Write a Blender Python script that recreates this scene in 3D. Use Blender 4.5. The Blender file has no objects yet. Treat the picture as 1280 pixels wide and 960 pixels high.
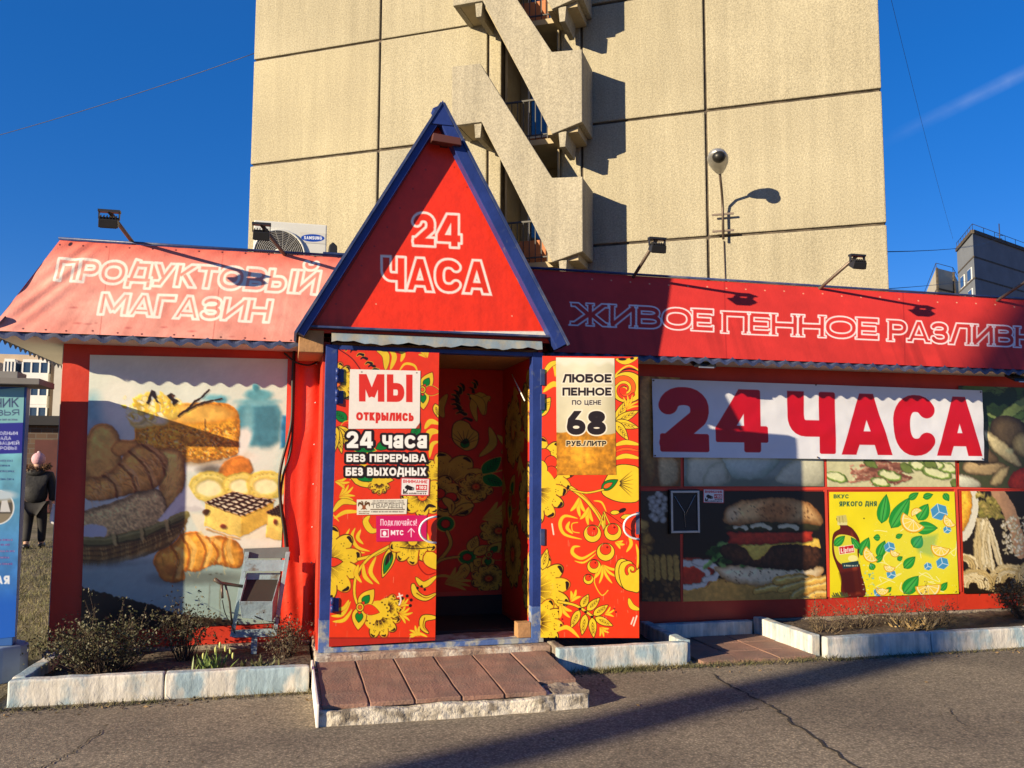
import bpy, bmesh, math, random
import numpy as np
from mathutils import Vector, Matrix
R_ = math.radians
SC = bpy.context.scene
COL = SC.collection
rng = np.random.default_rng(7)
random.seed(7)

# ------------------------------------------------------------------ camera
F = 1080.0                                   # focal length in pixels of a 1280 x 960 frame
YAW, PITCH, ROLL = R_(14.5), R_(5.4), R_(0.2)
CAM = np.array([0.0, 0.0, 1.55])
fw = np.array([math.sin(YAW)*math.cos(PITCH), math.cos(YAW)*math.cos(PITCH), math.sin(PITCH)])
_r = np.array([math.cos(YAW), -math.sin(YAW), 0.0]); _u = np.cross(_r, fw)
rt = _r*math.cos(ROLL)+_u*math.sin(ROLL); up = np.cross(rt, fw)
cd = bpy.data.cameras.new('camera'); cam = bpy.data.objects.new('camera', cd); COL.objects.link(cam)
cam.matrix_world = Matrix(((rt[0], up[0], -fw[0], CAM[0]), (rt[1], up[1], -fw[1], CAM[1]), (rt[2], up[2], -fw[2], CAM[2]), (0, 0, 0, 1)))
cd.sensor_width = 36; cd.lens = 36*F/1280; cd.clip_start = 0.05; cd.clip_end = 2000
SC.camera = cam

# ------------------------------------------------------------------ sky, sun, exposure
SUN_AZ, SUN_EL = R_(67.5), R_(16.2)          # the light travels towards +X +Y
sun_to = Vector((math.sin(SUN_AZ)*math.cos(SUN_EL), math.cos(SUN_AZ)*math.cos(SUN_EL), -math.sin(SUN_EL)))
world = bpy.data.worlds.new('World'); SC.world = world; world.use_nodes = True
wn, wl = world.node_tree.nodes, world.node_tree.links
bg = wn['Background']; sky = wn.new('ShaderNodeTexSky'); sky.sky_type = 'NISHITA'; sky.sun_disc = False
sky.sun_elevation = SUN_EL; sky.sun_rotation = R_(180)+SUN_AZ
sky.altitude = 300; sky.air_density = 1.0; sky.dust_density = 0.0; sky.ozone_density = 4.0
# a faint contrail high in the sky: a band between two directions
tc = wn.new('ShaderNodeTexCoord')
def _dir(x, y):
    d = rt*(x-640)/F-up*(y-480)/F+fw
    return d/np.linalg.norm(d)
_a, _b = _dir(1095, 182), _dir(1290, 86)
_n = np.cross(_a, _b); _n /= np.linalg.norm(_n); _m = (_b-_a)/np.linalg.norm(_b-_a)
def _wm(op, a, b=None, c=None):
    n = wn.new('ShaderNodeMath'); n.operation = op
    for i, v in enumerate((a, b, c)):
        if v is None: continue
        if isinstance(v, (int, float)): n.inputs[i].default_value = v
        else: wl.new(v, n.inputs[i])
    return n.outputs[0]
def _wdot(vec):
    n = wn.new('ShaderNodeVectorMath'); n.operation = 'DOT_PRODUCT'
    wl.new(tc.outputs['Generated'], n.inputs[0]); n.inputs[1].default_value = vec
    return n.outputs['Value']
nz = wn.new('ShaderNodeTexNoise'); nz.inputs['Scale'].default_value = 60; nz.inputs['Detail'].default_value = 5
wl.new(tc.outputs['Generated'], nz.inputs['Vector'])
across = _wm('ABSOLUTE', _wdot(tuple(_n)))
band = _wm('SUBTRACT', 1.0, _wm('DIVIDE', across, 0.0085)); band = _wm('MAXIMUM', band, 0.0)
along = _wm('SUBTRACT', _wdot(tuple(_m)), float(_a@_m)); along = _wm('MULTIPLY', along, 8.0)
along = _wm('MINIMUM', _wm('MAXIMUM', along, 0.0), 1.0)
trail = _wm('MULTIPLY', _wm('MULTIPLY', band, along), _wm('MULTIPLY', nz.outputs['Fac'], 0.16))
hsv = wn.new('ShaderNodeHueSaturation'); hsv.inputs['Saturation'].default_value = 1.32; hsv.inputs['Value'].default_value = 0.74
wl.new(sky.outputs[0], hsv.inputs['Color'])
mx = wn.new('ShaderNodeMix'); mx.data_type = 'RGBA'
tint = wn.new('ShaderNodeMix'); tint.data_type = 'RGBA'; tint.blend_type = 'MULTIPLY'; tint.inputs['Factor'].default_value = 1
wl.new(hsv.outputs[0], tint.inputs['A']); tint.inputs['B'].default_value = (1.45, 1.3, 1.8, 1)
even = wn.new('ShaderNodeMix'); even.data_type = 'RGBA'; even.inputs['Factor'].default_value = .30
wl.new(tint.outputs['Result'], even.inputs['A']); even.inputs['B'].default_value = (.40, 1.7, 5.2, 1)
wl.new(trail, mx.inputs['Factor']); wl.new(even.outputs['Result'], mx.inputs['A']); mx.inputs['B'].default_value = (9, 9.5, 10.5, 1)
wl.new(mx.outputs['Result'], bg.inputs['Color']); bg.inputs['Strength'].default_value = 0.055
sl = bpy.data.lights.new('sun', 'SUN'); sl.energy = 5.0; sl.angle = R_(0.53); sl.color = (1.0, 0.83, 0.565)
so = bpy.data.objects.new('sun', sl); COL.objects.link(so); so.rotation_euler = sun_to.to_track_quat('-Z', 'Y').to_euler(); so.location = (-20, -10, 20)
vs = SC.view_settings; vs.view_transform = 'Standard'; vs.look = 'None'; vs.gamma = 1; vs.use_curve_mapping = False; vs.exposure = 1.05
SC.cycles.max_bounces = 6; SC.cycles.use_denoising = True

# ------------------------------------------------------------------ measuring: a point of the photo on a known plane
def ray(x, y): return rt*(x-640)/F-up*(y-480)/F+fw
def aty(x, y, Y): d = ray(x, y); return CAM+d*(Y-CAM[1])/d[1]
def atz(x, y, Z): d = ray(x, y); return CAM+d*(Z-CAM[2])/d[2]
def pr(P):
    v = np.asarray(P, float)-CAM; z = v@fw
    return np.array([640+F*(v@rt)/z, 480-F*(v@up)/z])
YW, YD = 7.46, 6.75                          # shop wall, porch front

# ------------------------------------------------------------------ objects
def obj(name, me, m=None, parent=None):
    o = bpy.data.objects.new(name, me); COL.objects.link(o)
    if m is not None and me is not None:
        if not isinstance(m, (list, tuple)): m = [m]
        if len(me.materials) == 0:
            for k in m: me.materials.append(k)
    if parent is not None:
        o.parent = parent
        if parent.type == 'EMPTY' and not parent.get('turned'): o.matrix_parent_inverse = Matrix.Translation(-parent.location)
    return o
def tag(o, label, cat, group=None, kind=None):
    if label: o['label'] = label
    if cat: o['category'] = cat
    if group: o['group'] = group
    if kind: o['kind'] = kind
    return o
def thing(name, label, cat, loc=(0, 0, 0), group=None, rotz=None):
    o = bpy.data.objects.new(name, None); COL.objects.link(o); o.location = loc; o.empty_display_size = .2
    if rotz is not None: o.rotation_euler = (0, 0, rotz); o['turned'] = 1
    return tag(o, label, cat, group)
def struct(name, me, m, parent=None):
    o = obj(name, me, m, parent); o['kind'] = 'structure'; return o

class MB:
    """collects boxes, prisms, tubes ... and builds one mesh"""
    def __init__(s): s.v = []; s.f = []; s.mi = []; s.sm = []
    def add(s, vs_, fs, mi=0, smooth=False):
        b = len(s.v); s.v += [tuple(map(float, p)) for p in vs_]
        for f in fs: s.f.append([b+i for i in f]); s.mi.append(mi); s.sm.append(smooth)
        return s
    def box(s, x0, x1, y0, y1, z0, z1, mi=0):
        return s.add([(x0,y0,z0),(x1,y0,z0),(x1,y1,z0),(x0,y1,z0),(x0,y0,z1),(x1,y0,z1),(x1,y1,z1),(x0,y1,z1)],
                     [(0,3,2,1),(4,5,6,7),(0,1,5,4),(1,2,6,5),(2,3,7,6),(3,0,4,7)], mi)
    def prism(s, poly, d, mi=0):
        """poly: 3-D points of a planar outline, extruded by vector d"""
        n = len(poly); P = [np.array(p, float) for p in poly]; d = np.array(d, float)
        nn = sum((np.cross(P[i]-P[0], P[(i+1) % n]-P[0]) for i in range(n)), np.zeros(3))
        if nn@d > 0: P = P[::-1]
        return s.add(P+[p+d for p in P], [list(range(n)), list(range(2*n-1, n-1, -1))]+[(i, i+n, (i+1) % n+n, (i+1) % n) for i in range(n)], mi)
    def tube(s, pts, r, n=8, mi=0, cap=True):
        pts = [np.array(p, float) for p in pts]; rs = r if isinstance(r, (list, tuple)) else [r]*len(pts)
        rings = []; ref = None
        for i, p in enumerate(pts):
            t = pts[min(i+1, len(pts)-1)]-pts[max(i-1, 0)]; t = t/(np.linalg.norm(t)+1e-9)
            if ref is None:
                ref = np.array([0, 0, 1.0]) if abs(t[2]) < .9 else np.array([1.0, 0, 0])
            a = np.cross(t, ref); a /= np.linalg.norm(a)+1e-9; b = np.cross(a, t); ref = b
            rings.append([p+rs[i]*(a*math.cos(2*math.pi*k/n)+b*math.sin(2*math.pi*k/n)) for k in range(n)])
        vs_ = [q for rg in rings for q in rg]; fs = []
        for i in range(len(pts)-1):
            for k in range(n): fs.append((i*n+k, (i+1)*n+k, (i+1)*n+(k+1) % n, i*n+(k+1) % n))
        if cap: fs += [list(range(n)), list(range((len(pts)-1)*n+n-1, (len(pts)-1)*n-1, -1))]
        return s.add(vs_, fs, mi, True)
    def ball(s, c, r, nu=12, nv=8, mi=0):
        r = (r, r, r) if isinstance(r, (int, float)) else r
        vs_ = []
        for j in range(nv+1):
            th = math.pi*j/nv
            for i in range(nu):
                ph = 2*math.pi*i/nu
                vs_.append((c[0]+r[0]*math.sin(th)*math.cos(ph), c[1]+r[1]*math.sin(th)*math.sin(ph), c[2]+r[2]*math.cos(th)))
        return s.add(vs_, [(j*nu+i, (j+1)*nu+i, (j+1)*nu+(i+1) % nu, j*nu+(i+1) % nu) for j in range(nv) for i in range(nu)], mi, True)
    def mesh(s, name='mesh', bevel=0, seg=2):
        me = bpy.data.meshes.new(name); me.from_pydata(s.v, [], s.f)
        me.polygons.foreach_set('material_index', s.mi); me.polygons.foreach_set('use_smooth', s.sm)
        bm = bmesh.new(); bm.from_mesh(me)
        if bevel:
            es = [e for e in bm.edges if len(e.link_faces) == 2 and e.calc_face_angle(0) > .6 and not (e.link_faces[0].smooth and e.link_faces[1].smooth)]
            bmesh.ops.bevel(bm, geom=es, offset=bevel, segments=seg, affect='EDGES', profile=.6, clamp_overlap=True)
        bmesh.ops.recalc_face_normals(bm, faces=bm.faces)
        bm.to_mesh(me); bm.free(); me.update()
        return me
    def build(s, name, m, parent=None, bevel=0, seg=2):
        return obj(name, s.mesh(name, bevel, seg), m, parent)
def rough(me, amp, scale, cuts=0, seed=0):
    """knock the vertices about with smooth noise so that edges are not ruler straight"""
    from mathutils import noise
    if cuts:
        bm = bmesh.new(); bm.from_mesh(me)
        for _ in range(cuts):
            es = [e for e in bm.edges if e.calc_length() > scale*.6]
            if es: bmesh.ops.subdivide_edges(bm, edges=es, cuts=1, use_grid_fill=True)
        bm.to_mesh(me); bm.free()
    for v in me.vertices:
        n = noise.noise_vector(v.co/scale+Vector((seed*7.1, seed*3.3, 0)))+.5*noise.noise_vector(v.co*2.3/scale)
        v.co += n*amp
    me.update()
    return me

# ------------------------------------------------------------------ materials
def lin(c):
    c = np.asarray(c, float)/255
    return np.where(c <= .04045, c/12.92, ((c+.055)/1.055)**2.4)
def mat(name, col, rough=.7, var=.0, vscale=4.0, col2=None, c2amt=.5, c2scale=3.0, bump=0.0, bscale=40.0, metal=0.0, spec=.4, c2sharp=.12, detail=6, stretch=None):
    """Principled with: a second colour in noise patches (wear, dirt), a fine value variation and a bump"""
    m = bpy.data.materials.new(name); m.use_nodes = True
    n, l = m.node_tree.nodes, m.node_tree.links; p = n['Principled BSDF']
    p.inputs['Roughness'].default_value = rough; p.inputs['Metallic'].default_value = metal; p.inputs['Specular IOR Level'].default_value = spec
    tcn = n.new('ShaderNodeTexCoord'); vec = tcn.outputs['Object']
    if stretch:
        mp = n.new('ShaderNodeMapping'); mp.inputs['Scale'].default_value = stretch; l.new(vec, mp.inputs['Vector']); vec = mp.outputs[0]
    def noise(sc, det=detail, ro=.6):
        t = n.new('ShaderNodeTexNoise'); t.inputs['Scale'].default_value = sc; t.inputs['Detail'].default_value = det; t.inputs['Roughness'].default_value = ro
        l.new(vec, t.inputs['Vector']); return t.outputs['Fac']
    c = (*col, 1); out = None
    if col2 is not None:
        rp = n.new('ShaderNodeValToRGB'); e = rp.color_ramp.elements
        e[0].position = max(0, .5-c2sharp-(c2amt-.5)*.5); e[1].position = min(1, .5+c2sharp-(c2amt-.5)*.5); e[0].color = c; e[1].color = (*col2, 1)
        l.new(noise(c2scale), rp.inputs['Fac']); out = rp.outputs['Color']
    if var:
        mr = n.new('ShaderNodeMapRange'); mr.inputs['From Min'].default_value = .25; mr.inputs['From Max'].default_value = .75
        mr.inputs['To Min'].default_value = 1-var; mr.inputs['To Max'].default_value = 1+var; l.new(noise(vscale), mr.inputs['Value'])
        mm = n.new('ShaderNodeMix'); mm.data_type = 'RGBA'; mm.blend_type = 'MULTIPLY'; mm.inputs['Factor'].default_value = 1
        if out is None: mm.inputs['A'].default_value = c
        else: l.new(out, mm.inputs['A'])
        l.new(mr.outputs[0], mm.inputs['B']); out = mm.outputs['Result']
    if out is None: p.inputs['Base Color'].default_value = c
    else: l.new(out, p.inputs['Base Color'])
    if bump:
        b = n.new('ShaderNodeBump'); b.inputs['Strength'].default_value = 1; b.inputs['Distance'].default_value = bump
        l.new(noise(bscale, 4), b.inputs['Height']); l.new(b.outputs[0], p.inputs['Normal'])
    return m
def print_mat(name, rough=.45, bump=.0, bscale=30, spec=.4, fade=None):
    """printed surface: the ink lives in the colour attribute painted by Cv"""
    m = bpy.data.materials.new(name); m.use_nodes = True
    n, l = m.node_tree.nodes, m.node_tree.links; p = n['Principled BSDF']
    p.inputs['Roughness'].default_value = rough; p.inputs['Specular IOR Level'].default_value = spec
    a = n.new('ShaderNodeAttribute'); a.attribute_name = 'ink'; l.new(a.outputs['Color'], p.inputs['Base Color'])
    if bump:
        tcn = n.new('ShaderNodeTexCoord'); t = n.new('ShaderNodeTexNoise'); t.inputs['Scale'].default_value = bscale; t.inputs['Detail'].default_value = 3
        l.new(tcn.outputs['Object'], t.inputs['Vector'])
        b = n.new('ShaderNodeBump'); b.inputs['Distance'].default_value = bump; l.new(t.outputs['Fac'], b.inputs['Height']); l.new(b.outputs[0], p.inputs['Normal'])
    return m
M = {}
M['red_wall'] = mat('red painted wall', (.53,.036,.014), .5, .12, 2.5, (.38,.024,.012), .3, 1.3, .004, 9)
M['red_tarp'] = mat('red tarpaulin', (.60,.036,.014), .42, .1, 5, None, bump=.01, bscale=5)
M['blue'] = mat('worn blue paint', (.017,.036,.17), .45, .25, 6, (.08,.10,.16), .1, 9, .002, 30, c2sharp=.06)
M['blue_low'] = mat('scuffed blue paint', (.06,.11,.28), .6, .2, 8, (.30,.30,.27), .48, 12, .003, 30, c2sharp=.08)
M['blue_sheet'] = mat('dark blue sheet metal', (.028,.045,.13), .4, .2, 3, (.09,.10,.14), .3, 6, .002, 20)
M['drip'] = mat('grey blue flashing', (.20,.26,.31), .4, .2, 5, (.32,.29,.22), .4, 8, .002, 25)
M['soffit'] = mat('white soffit', (.62,.58,.50), .7, .1, 2)
M['white_trim'] = mat('white trim', (.78,.74,.68), .5, .1, 12)
M['wood'] = mat('raw wood', (.36,.19,.08), .7, .25, 14, bump=.003, bscale=40, stretch=(1, 6, 1))
M['dark'] = mat('dark interior', (.03,.022,.018), .8, .2, 3)
M['concrete'] = mat('rough concrete', (.27,.22,.17), .9, .25, 6, (.14,.115,.09), .4, 4, .012, 30)
M['lime'] = mat('limewashed concrete', (.62,.56,.46), .9, .2, 8, (.20,.165,.125), .42, 7, .016, 28, c2sharp=.07)
M['tile'] = mat('reddish paving slab', (.27,.145,.105), .85, .22, 5, (.20,.13,.10), .45, 3, .006, 60)
M['kerb'] = mat('white kerb paint over blue', (.62,.58,.51), .8, .2, 9, (.30,.40,.45), .46, 5, .006, 26, c2sharp=.07, stretch=(1, 1, .6))
M['kerb_top'] = M['kerb']
M['soil'] = mat('garden soil', (.065,.048,.034), .95, .4, 9, (.11,.08,.055), .4, 5, .03, 18)
M['black'] = mat('black plastic', (.016,.016,.018), .45, .2, 10)
M['steel'] = mat('rusty steel tube', (.13,.10,.08), .5, .3, 20, metal=.6)
M['galv'] = mat('galvanised steel', (.42,.42,.41), .4, .15, 10, metal=.7)
M['glass_lamp'] = mat('lamp glass', (.10,.11,.12), .1, spec=.8)
M['ac'] = mat('off white enamel', (.60,.60,.55), .4, .06, 3)
M['urn'] = mat('pale blue paint', (.25,.33,.37), .5, .2, 12, (.13,.09,.06), .25, 9, .003, 30, c2sharp=.06)
M['cable'] = mat('black cable', (.013,.011,.010), .5)
M['pebble'] = mat('pebble dashed panel', (.340,.305,.215), .92, .36, 27.0, (.295,.262,.182), .5, .35, .014, 48, detail=8)
M['parapet'] = mat('pebble dashed parapet', (.330,.297,.222), .92, .36, 27, (.29,.262,.20), .5, .7, .014, 48, detail=8)
def streaks(m, amt=.22, sx=1.1):
    """rain streaks: noise stretched downwards, darkens the render a little"""
    n, l = m.node_tree.nodes, m.node_tree.links; p = n['Principled BSDF']; src = p.inputs['Base Color'].links[0].from_socket
    t = n.new('ShaderNodeTexCoord'); mp = n.new('ShaderNodeMapping'); mp.inputs['Scale'].default_value = (sx*2.2, sx*2.2, sx*.16); l.new(t.outputs['Object'], mp.inputs['Vector'])
    z = n.new('ShaderNodeTexNoise'); z.inputs['Scale'].default_value = 1.6; z.inputs['Detail'].default_value = 8; z.inputs['Roughness'].default_value = .65; l.new(mp.outputs[0], z.inputs['Vector'])
    r = n.new('ShaderNodeMapRange'); r.inputs['From Min'].default_value = .38; r.inputs['From Max'].default_value = .66; r.inputs['To Min'].default_value = 1.05; r.inputs['To Max'].default_value = 1-amt; l.new(z.outputs['Fac'], r.inputs['Value'])
    x = n.new('ShaderNodeMix'); x.data_type = 'RGBA'; x.blend_type = 'MULTIPLY'; x.inputs['Factor'].default_value = 1; l.new(src, x.inputs['A']); l.new(r.outputs[0], x.inputs['B']); l.new(x.outputs['Result'], p.inputs['Base Color'])
    return m
streaks(M['pebble'], .10); streaks(M['parapet'], .18); streaks(M['kerb'], .40, 4.5); streaks(M['lime'], .3, 4)
M['pebble2'] = streaks(mat('pebble dashed panel, greyer batch', (.325,.296,.218), .92, .36, 27.0, (.29,.268,.202), .5, .35, .014, 48), .12)
M['pebble3'] = streaks(mat('pebble dashed panel, warmer batch', (.352,.312,.21), .92, .36, 27.0, (.315,.278,.19), .5, .35, .014, 48), .10)
M['mortar'] = mat('tarred joint', (.10,.08,.058), .9, .45, 5, (.045,.036,.028), .5, 3, .01, 20)
M['smooth_conc'] = mat('smooth concrete', (.34,.28,.175), .9, .15, 3, bump=.006, bscale=20)
M['rail'] = mat('dark railing', (.03,.028,.026), .5)
M['orange'] = mat('orange board', (.35,.13,.05), .7, .2, 5)
g = mat('window glass', (.03,.05,.08), .05, spec=1.0); M['glass'] = g
M['frame_white'] = mat('white window frame', (.62,.62,.60), .5)
# ------------------------------------------------------------------ printing: ink painted on a grid of vertices
def vnoise(ny, nx, cells, seed):
    r = np.random.default_rng(seed); cy = max(2, int(cells*ny/max(nx, ny))+2); cx = max(2, int(cells*nx/max(nx, ny))+2)
    gq = r.random((cy+1, cx+1)); y = np.linspace(0, cy-1e-6, ny); x = np.linspace(0, cx-1e-6, nx)
    yi = y.astype(int); xi = x.astype(int); fy = (y-yi)[:, None]; fx = (x-xi)[None]; fy = fy*fy*(3-2*fy); fx = fx*fx*(3-2*fx)
    yi = np.minimum(yi, cy-1); xi = np.minimum(xi, cx-1)
    A = gq[np.ix_(yi, xi)]; B = gq[np.ix_(yi, xi+1)]; Cc = gq[np.ix_(yi+1, xi)]; D = gq[np.ix_(yi+1, xi+1)]
    return (A*(1-fx)+B*fx)*(1-fy)+(Cc*(1-fx)+D*fx)*fy
def fbm(ny, nx, cells, seed, octs=4):
    o = np.zeros((ny, nx)); a = 1; t = 0
    for k in range(octs):
        o += a*vnoise(ny, nx, cells*2**k, seed+k); t += a; a *= .55
    return o/t
def seg_d(X, Y, x0, y0, x1, y1):
    dx, dy = x1-x0, y1-y0; L = dx*dx+dy*dy+1e-12
    t = np.clip(((X-x0)*dx+(Y-y0)*dy)/L, 0, 1)
    return np.hypot(X-x0-t*dx, Y-y0-t*dy), t
def poly_sd(X, Y, pts):
    n = len(pts); d = np.full(X.shape, 1e9); ins = np.zeros(X.shape, bool)
    for i in range(n):
        x0, y0 = pts[i]; x1, y1 = pts[(i+1) % n]
        d = np.minimum(d, seg_d(X, Y, x0, y0, x1, y1)[0])
        if y0 != y1:
            c = (y0 > Y) != (y1 > Y)
            ins ^= c & (X < (x1-x0)*(Y-y0)/(y1-y0)+x0)
    return np.where(ins, -d, d)
def smooth(pts, closed=False, k=5):
    """Catmull-Rom through the points"""
    P = [np.array(p, float) for p in pts]; n = len(P); out = []
    if n < 3: return [tuple(p) for p in P]
    for i in range(n if closed else n-1):
        p0 = P[(i-1) % n] if closed or i > 0 else P[0]; p1 = P[i]; p2 = P[(i+1) % n]; p3 = P[(i+2) % n] if closed or i+2 < n else P[-1]
        for j in range(k):
            t = j/k; out.append(tuple(.5*((2*p1)+(-p0+p2)*t+(2*p0-5*p1+4*p2-p3)*t*t+(-p0+3*p1-3*p2+p3)*t**3)))
    if not closed: out.append(tuple(P[-1]))
    return out
class Cv:
    """a printed sheet between four world corners (tl, tr, br, bl); drawing units are those of the quad `units` (4 x 2-D points)"""
    def __init__(s, corners, res, base, units=None, disp=None):
        c = [np.array(p, float) for p in corners]; s.c = c
        exact = units is None
        if units is None: units = [pr(p) for p in c]
        q = [np.array(p, float) for p in units]
        w = max(np.linalg.norm(c[1]-c[0]), np.linalg.norm(c[2]-c[3])); h = max(np.linalg.norm(c[3]-c[0]), np.linalg.norm(c[2]-c[1]))
        s.nx = max(2, int(round(w/res))+1); s.ny = max(2, int(round(h/res))+1)
        u = np.linspace(0, 1, s.nx)[None]; v = np.linspace(0, 1, s.ny)[:, None]; s.u, s.v = u, v
        bl = lambda P, k: (P[0][k]*(1-u)+P[1][k]*u)*(1-v)+(P[3][k]*(1-u)+P[2][k]*u)*v
        s.X, s.Y = bl(q, 0), bl(q, 1); s.P = [bl(c, k) for k in range(3)]
        if exact:                                   # drawing units: pixels of the photo, measured through its perspective
            V = np.stack(s.P, -1)-CAM; zz = V@fw; s.X = 640+F*(V@rt)/zz; s.Y = 480-F*(V@up)/zz
        s.d = np.linalg.norm(q[1]-q[0])/(s.nx-1); s.img = np.empty((s.ny, s.nx, 3)); s.img[:] = base
        if disp is not None:
            n = np.cross(c[1]-c[0], c[3]-c[0]); n /= np.linalg.norm(n); n = -n if n[1] > 0 else n
            dd = disp(u, v)
            for k in range(3): s.P[k] = s.P[k]+dd*n[k]
    def win(s, x0, x1, y0, y1):
        m = (s.X > x0) & (s.X < x1) & (s.Y > y0) & (s.Y < y1)
        r = np.flatnonzero(m.any(1)); q = np.flatnonzero(m.any(0))
        if not len(r): return None
        return slice(r[0], r[-1]+1), slice(q[0], q[-1]+1)
    def put(s, w, sd, col, alpha=1, soft=1.0):
        a = np.clip(.5-sd/(s.d*soft), 0, 1)*alpha
        if callable(col): col = col(s.X[w], s.Y[w], sd)
        s.img[w] = s.img[w]*(1-a[..., None])+np.asarray(col, float)*a[..., None]
    def poly(s, pts, col, alpha=1, soft=1.0, out=None, sm=False, blur=0):
        if sm: pts = smooth(pts, True)
        xs = [p[0] for p in pts]; ys = [p[1] for p in pts]; e = 3+blur+(out[0] if out else 0)
        w = s.win(min(xs)-e, max(xs)+e, min(ys)-e, max(ys)+e)
        if w is None: return
        sd = poly_sd(s.X[w], s.Y[w], pts)
        if out: s.put(w, sd-out[0], out[1], 1, soft)
        s.put(w, sd, col, alpha, soft+blur/s.d)
    def ell(s, cx, cy, rx, ry, col, rot=0, alpha=1, soft=1.0, out=None, blur=0):
        e = max(rx, ry)+3+blur; w = s.win(cx-e, cx+e, cy-e, cy+e)
        if w is None: return
        c_, s_ = math.cos(rot), math.sin(rot); X = (s.X[w]-cx)*c_+(s.Y[w]-cy)*s_; Y = -(s.X[w]-cx)*s_+(s.Y[w]-cy)*c_
        sd = (np.hypot(X/rx, Y/ry)-1)*min(rx, ry)
        if out: s.put(w, sd-out[0], out[1], 1, soft)
        s.put(w, sd, col, alpha, soft+blur/s.d)
    def line(s, pts, w0, col, w1=None, alpha=1, taper=None, sm=True, soft=1.0, out=None):
        """stroke of half width w0 -> w1; taper 'mid' swells in the middle, 'end' runs out to a point"""
        if sm: pts = smooth(pts)
        w1 = w0 if w1 is None else w1; n = len(pts)-1
        xs = [p[0] for p in pts]; ys = [p[1] for p in pts]; e = max(w0, w1)+3+(out[0] if out else 0)
        w = s.win(min(xs)-e, max(xs)+e, min(ys)-e, max(ys)+e)
        if w is None: return
        sd = np.full(s.X[w].shape, 1e9)
        for i in range(n):
            d, t = seg_d(s.X[w], s.Y[w], *pts[i], *pts[i+1]); t = (i+t)/n
            if taper == 'mid': hw = w0*np.sin(np.pi*np.clip(t*.94+.03, 0, 1))**.8
            elif taper == 'end': hw = w0*(1-t)**.7
            elif taper == 'start': hw = w0*np.sqrt(np.maximum(np.minimum(t*3.0, 1)*np.maximum(1.12-t*1.1, 0.0), 0))
            else: hw = w0+(w1-w0)*t
            sd = np.minimum(sd, d-hw)
        if out: s.put(w, sd-out[0], out[1], alpha, soft)
        s.put(w, sd, col, alpha, soft)
    def rect(s, x0, y0, x1, y1, col, **k): s.poly([(x0, y0), (x1, y0), (x1, y1), (x0, y1)], col, **k)
    def grain(s, amt, cells, seed, w=None, octs=3):
        n = (fbm(s.ny, s.nx, cells, seed, octs)-.5)*2*amt
        s.img *= (1+n[..., None])
    def lightgrad(s, f): s.img = s.img*f[..., None]
    def photo(s, seed, warp=1.6, tex=.16, relief=1.1, k=1):
        """make painted shapes read as a printed photograph: ragged outlines, crumb texture, slight softness"""
        ny, nx = s.ny, s.nx; im = s.img; p = warp/s.d
        dy = (fbm(ny, nx, 26, seed, 3)-.5)*2*p+(fbm(ny, nx, 70, seed+1, 2)-.5)*p; dx = (fbm(ny, nx, 26, seed+2, 3)-.5)*2*p+(fbm(ny, nx, 70, seed+3, 2)-.5)*p
        yy = np.clip(np.arange(ny)[:, None]+dy, 0, ny-1).astype(int); xx = np.clip(np.arange(nx)[None]+dx, 0, nx-1).astype(int); im = im[yy, xx]
        for _ in range(k):
            q = np.pad(im, ((1, 1), (1, 1), (0, 0)), 'edge'); im = (q[1:-1, 1:-1]*2+q[:-2, 1:-1]+q[2:, 1:-1]+q[1:-1, :-2]+q[1:-1, 2:])/6
        n = fbm(ny, nx, 44, seed+4, 4); lum = im.mean(-1)/255+.22*n
        em = (lum-np.roll(np.roll(lum, 2, 0), 2, 1)); em[:2] = 0; em[:, :2] = 0
        sat = (im.max(-1)-im.min(-1))/(im.max(-1)+20)                       # crumb on the warm food, hardly any on white cloth
        s.img = np.clip(im*(1-relief*np.clip(em, -.25, .25)*(.25+sat))[..., None]*(1+tex*(n-.5)*2*sat)[..., None], 0, 250)
    def mesh(s, name):
        ny, nx = s.ny, s.nx; me = bpy.data.meshes.new(name); nv = ny*nx; nf = (ny-1)*(nx-1)
        co = np.stack(s.P, -1).reshape(-1, 3).astype(np.float32)
        me.vertices.add(nv); me.vertices.foreach_set('co', co.ravel())
        i = (np.arange(ny-1)[:, None]*nx+np.arange(nx-1)[None]).ravel()
        q = np.stack([i, i+nx, i+nx+1, i+1], 1).astype(np.int32)
        me.loops.add(nf*4); me.polygons.add(nf); me.loops.foreach_set('vertex_index', q.ravel())
        me.polygons.foreach_set('loop_start', np.arange(0, nf*4, 4, dtype=np.int32)); me.polygons.foreach_set('loop_total', np.full(nf, 4, np.int32))
        me.update(calc_edges=True)
        a = me.color_attributes.new('ink', 'FLOAT_COLOR', 'POINT')
        rgb = lin(np.clip(s.img, 0, 245)).reshape(-1, 3)*.86; al = np.ones((nv, 4), np.float32); al[:, :3] = rgb
        a.data.foreach_set('color', al.ravel()); me.polygons.foreach_set('use_smooth', np.ones(nf, bool))
        me.validate()
        return me
    def build(s, name, m, parent=None): return obj(name, s.mesh(name), m, parent)

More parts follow.
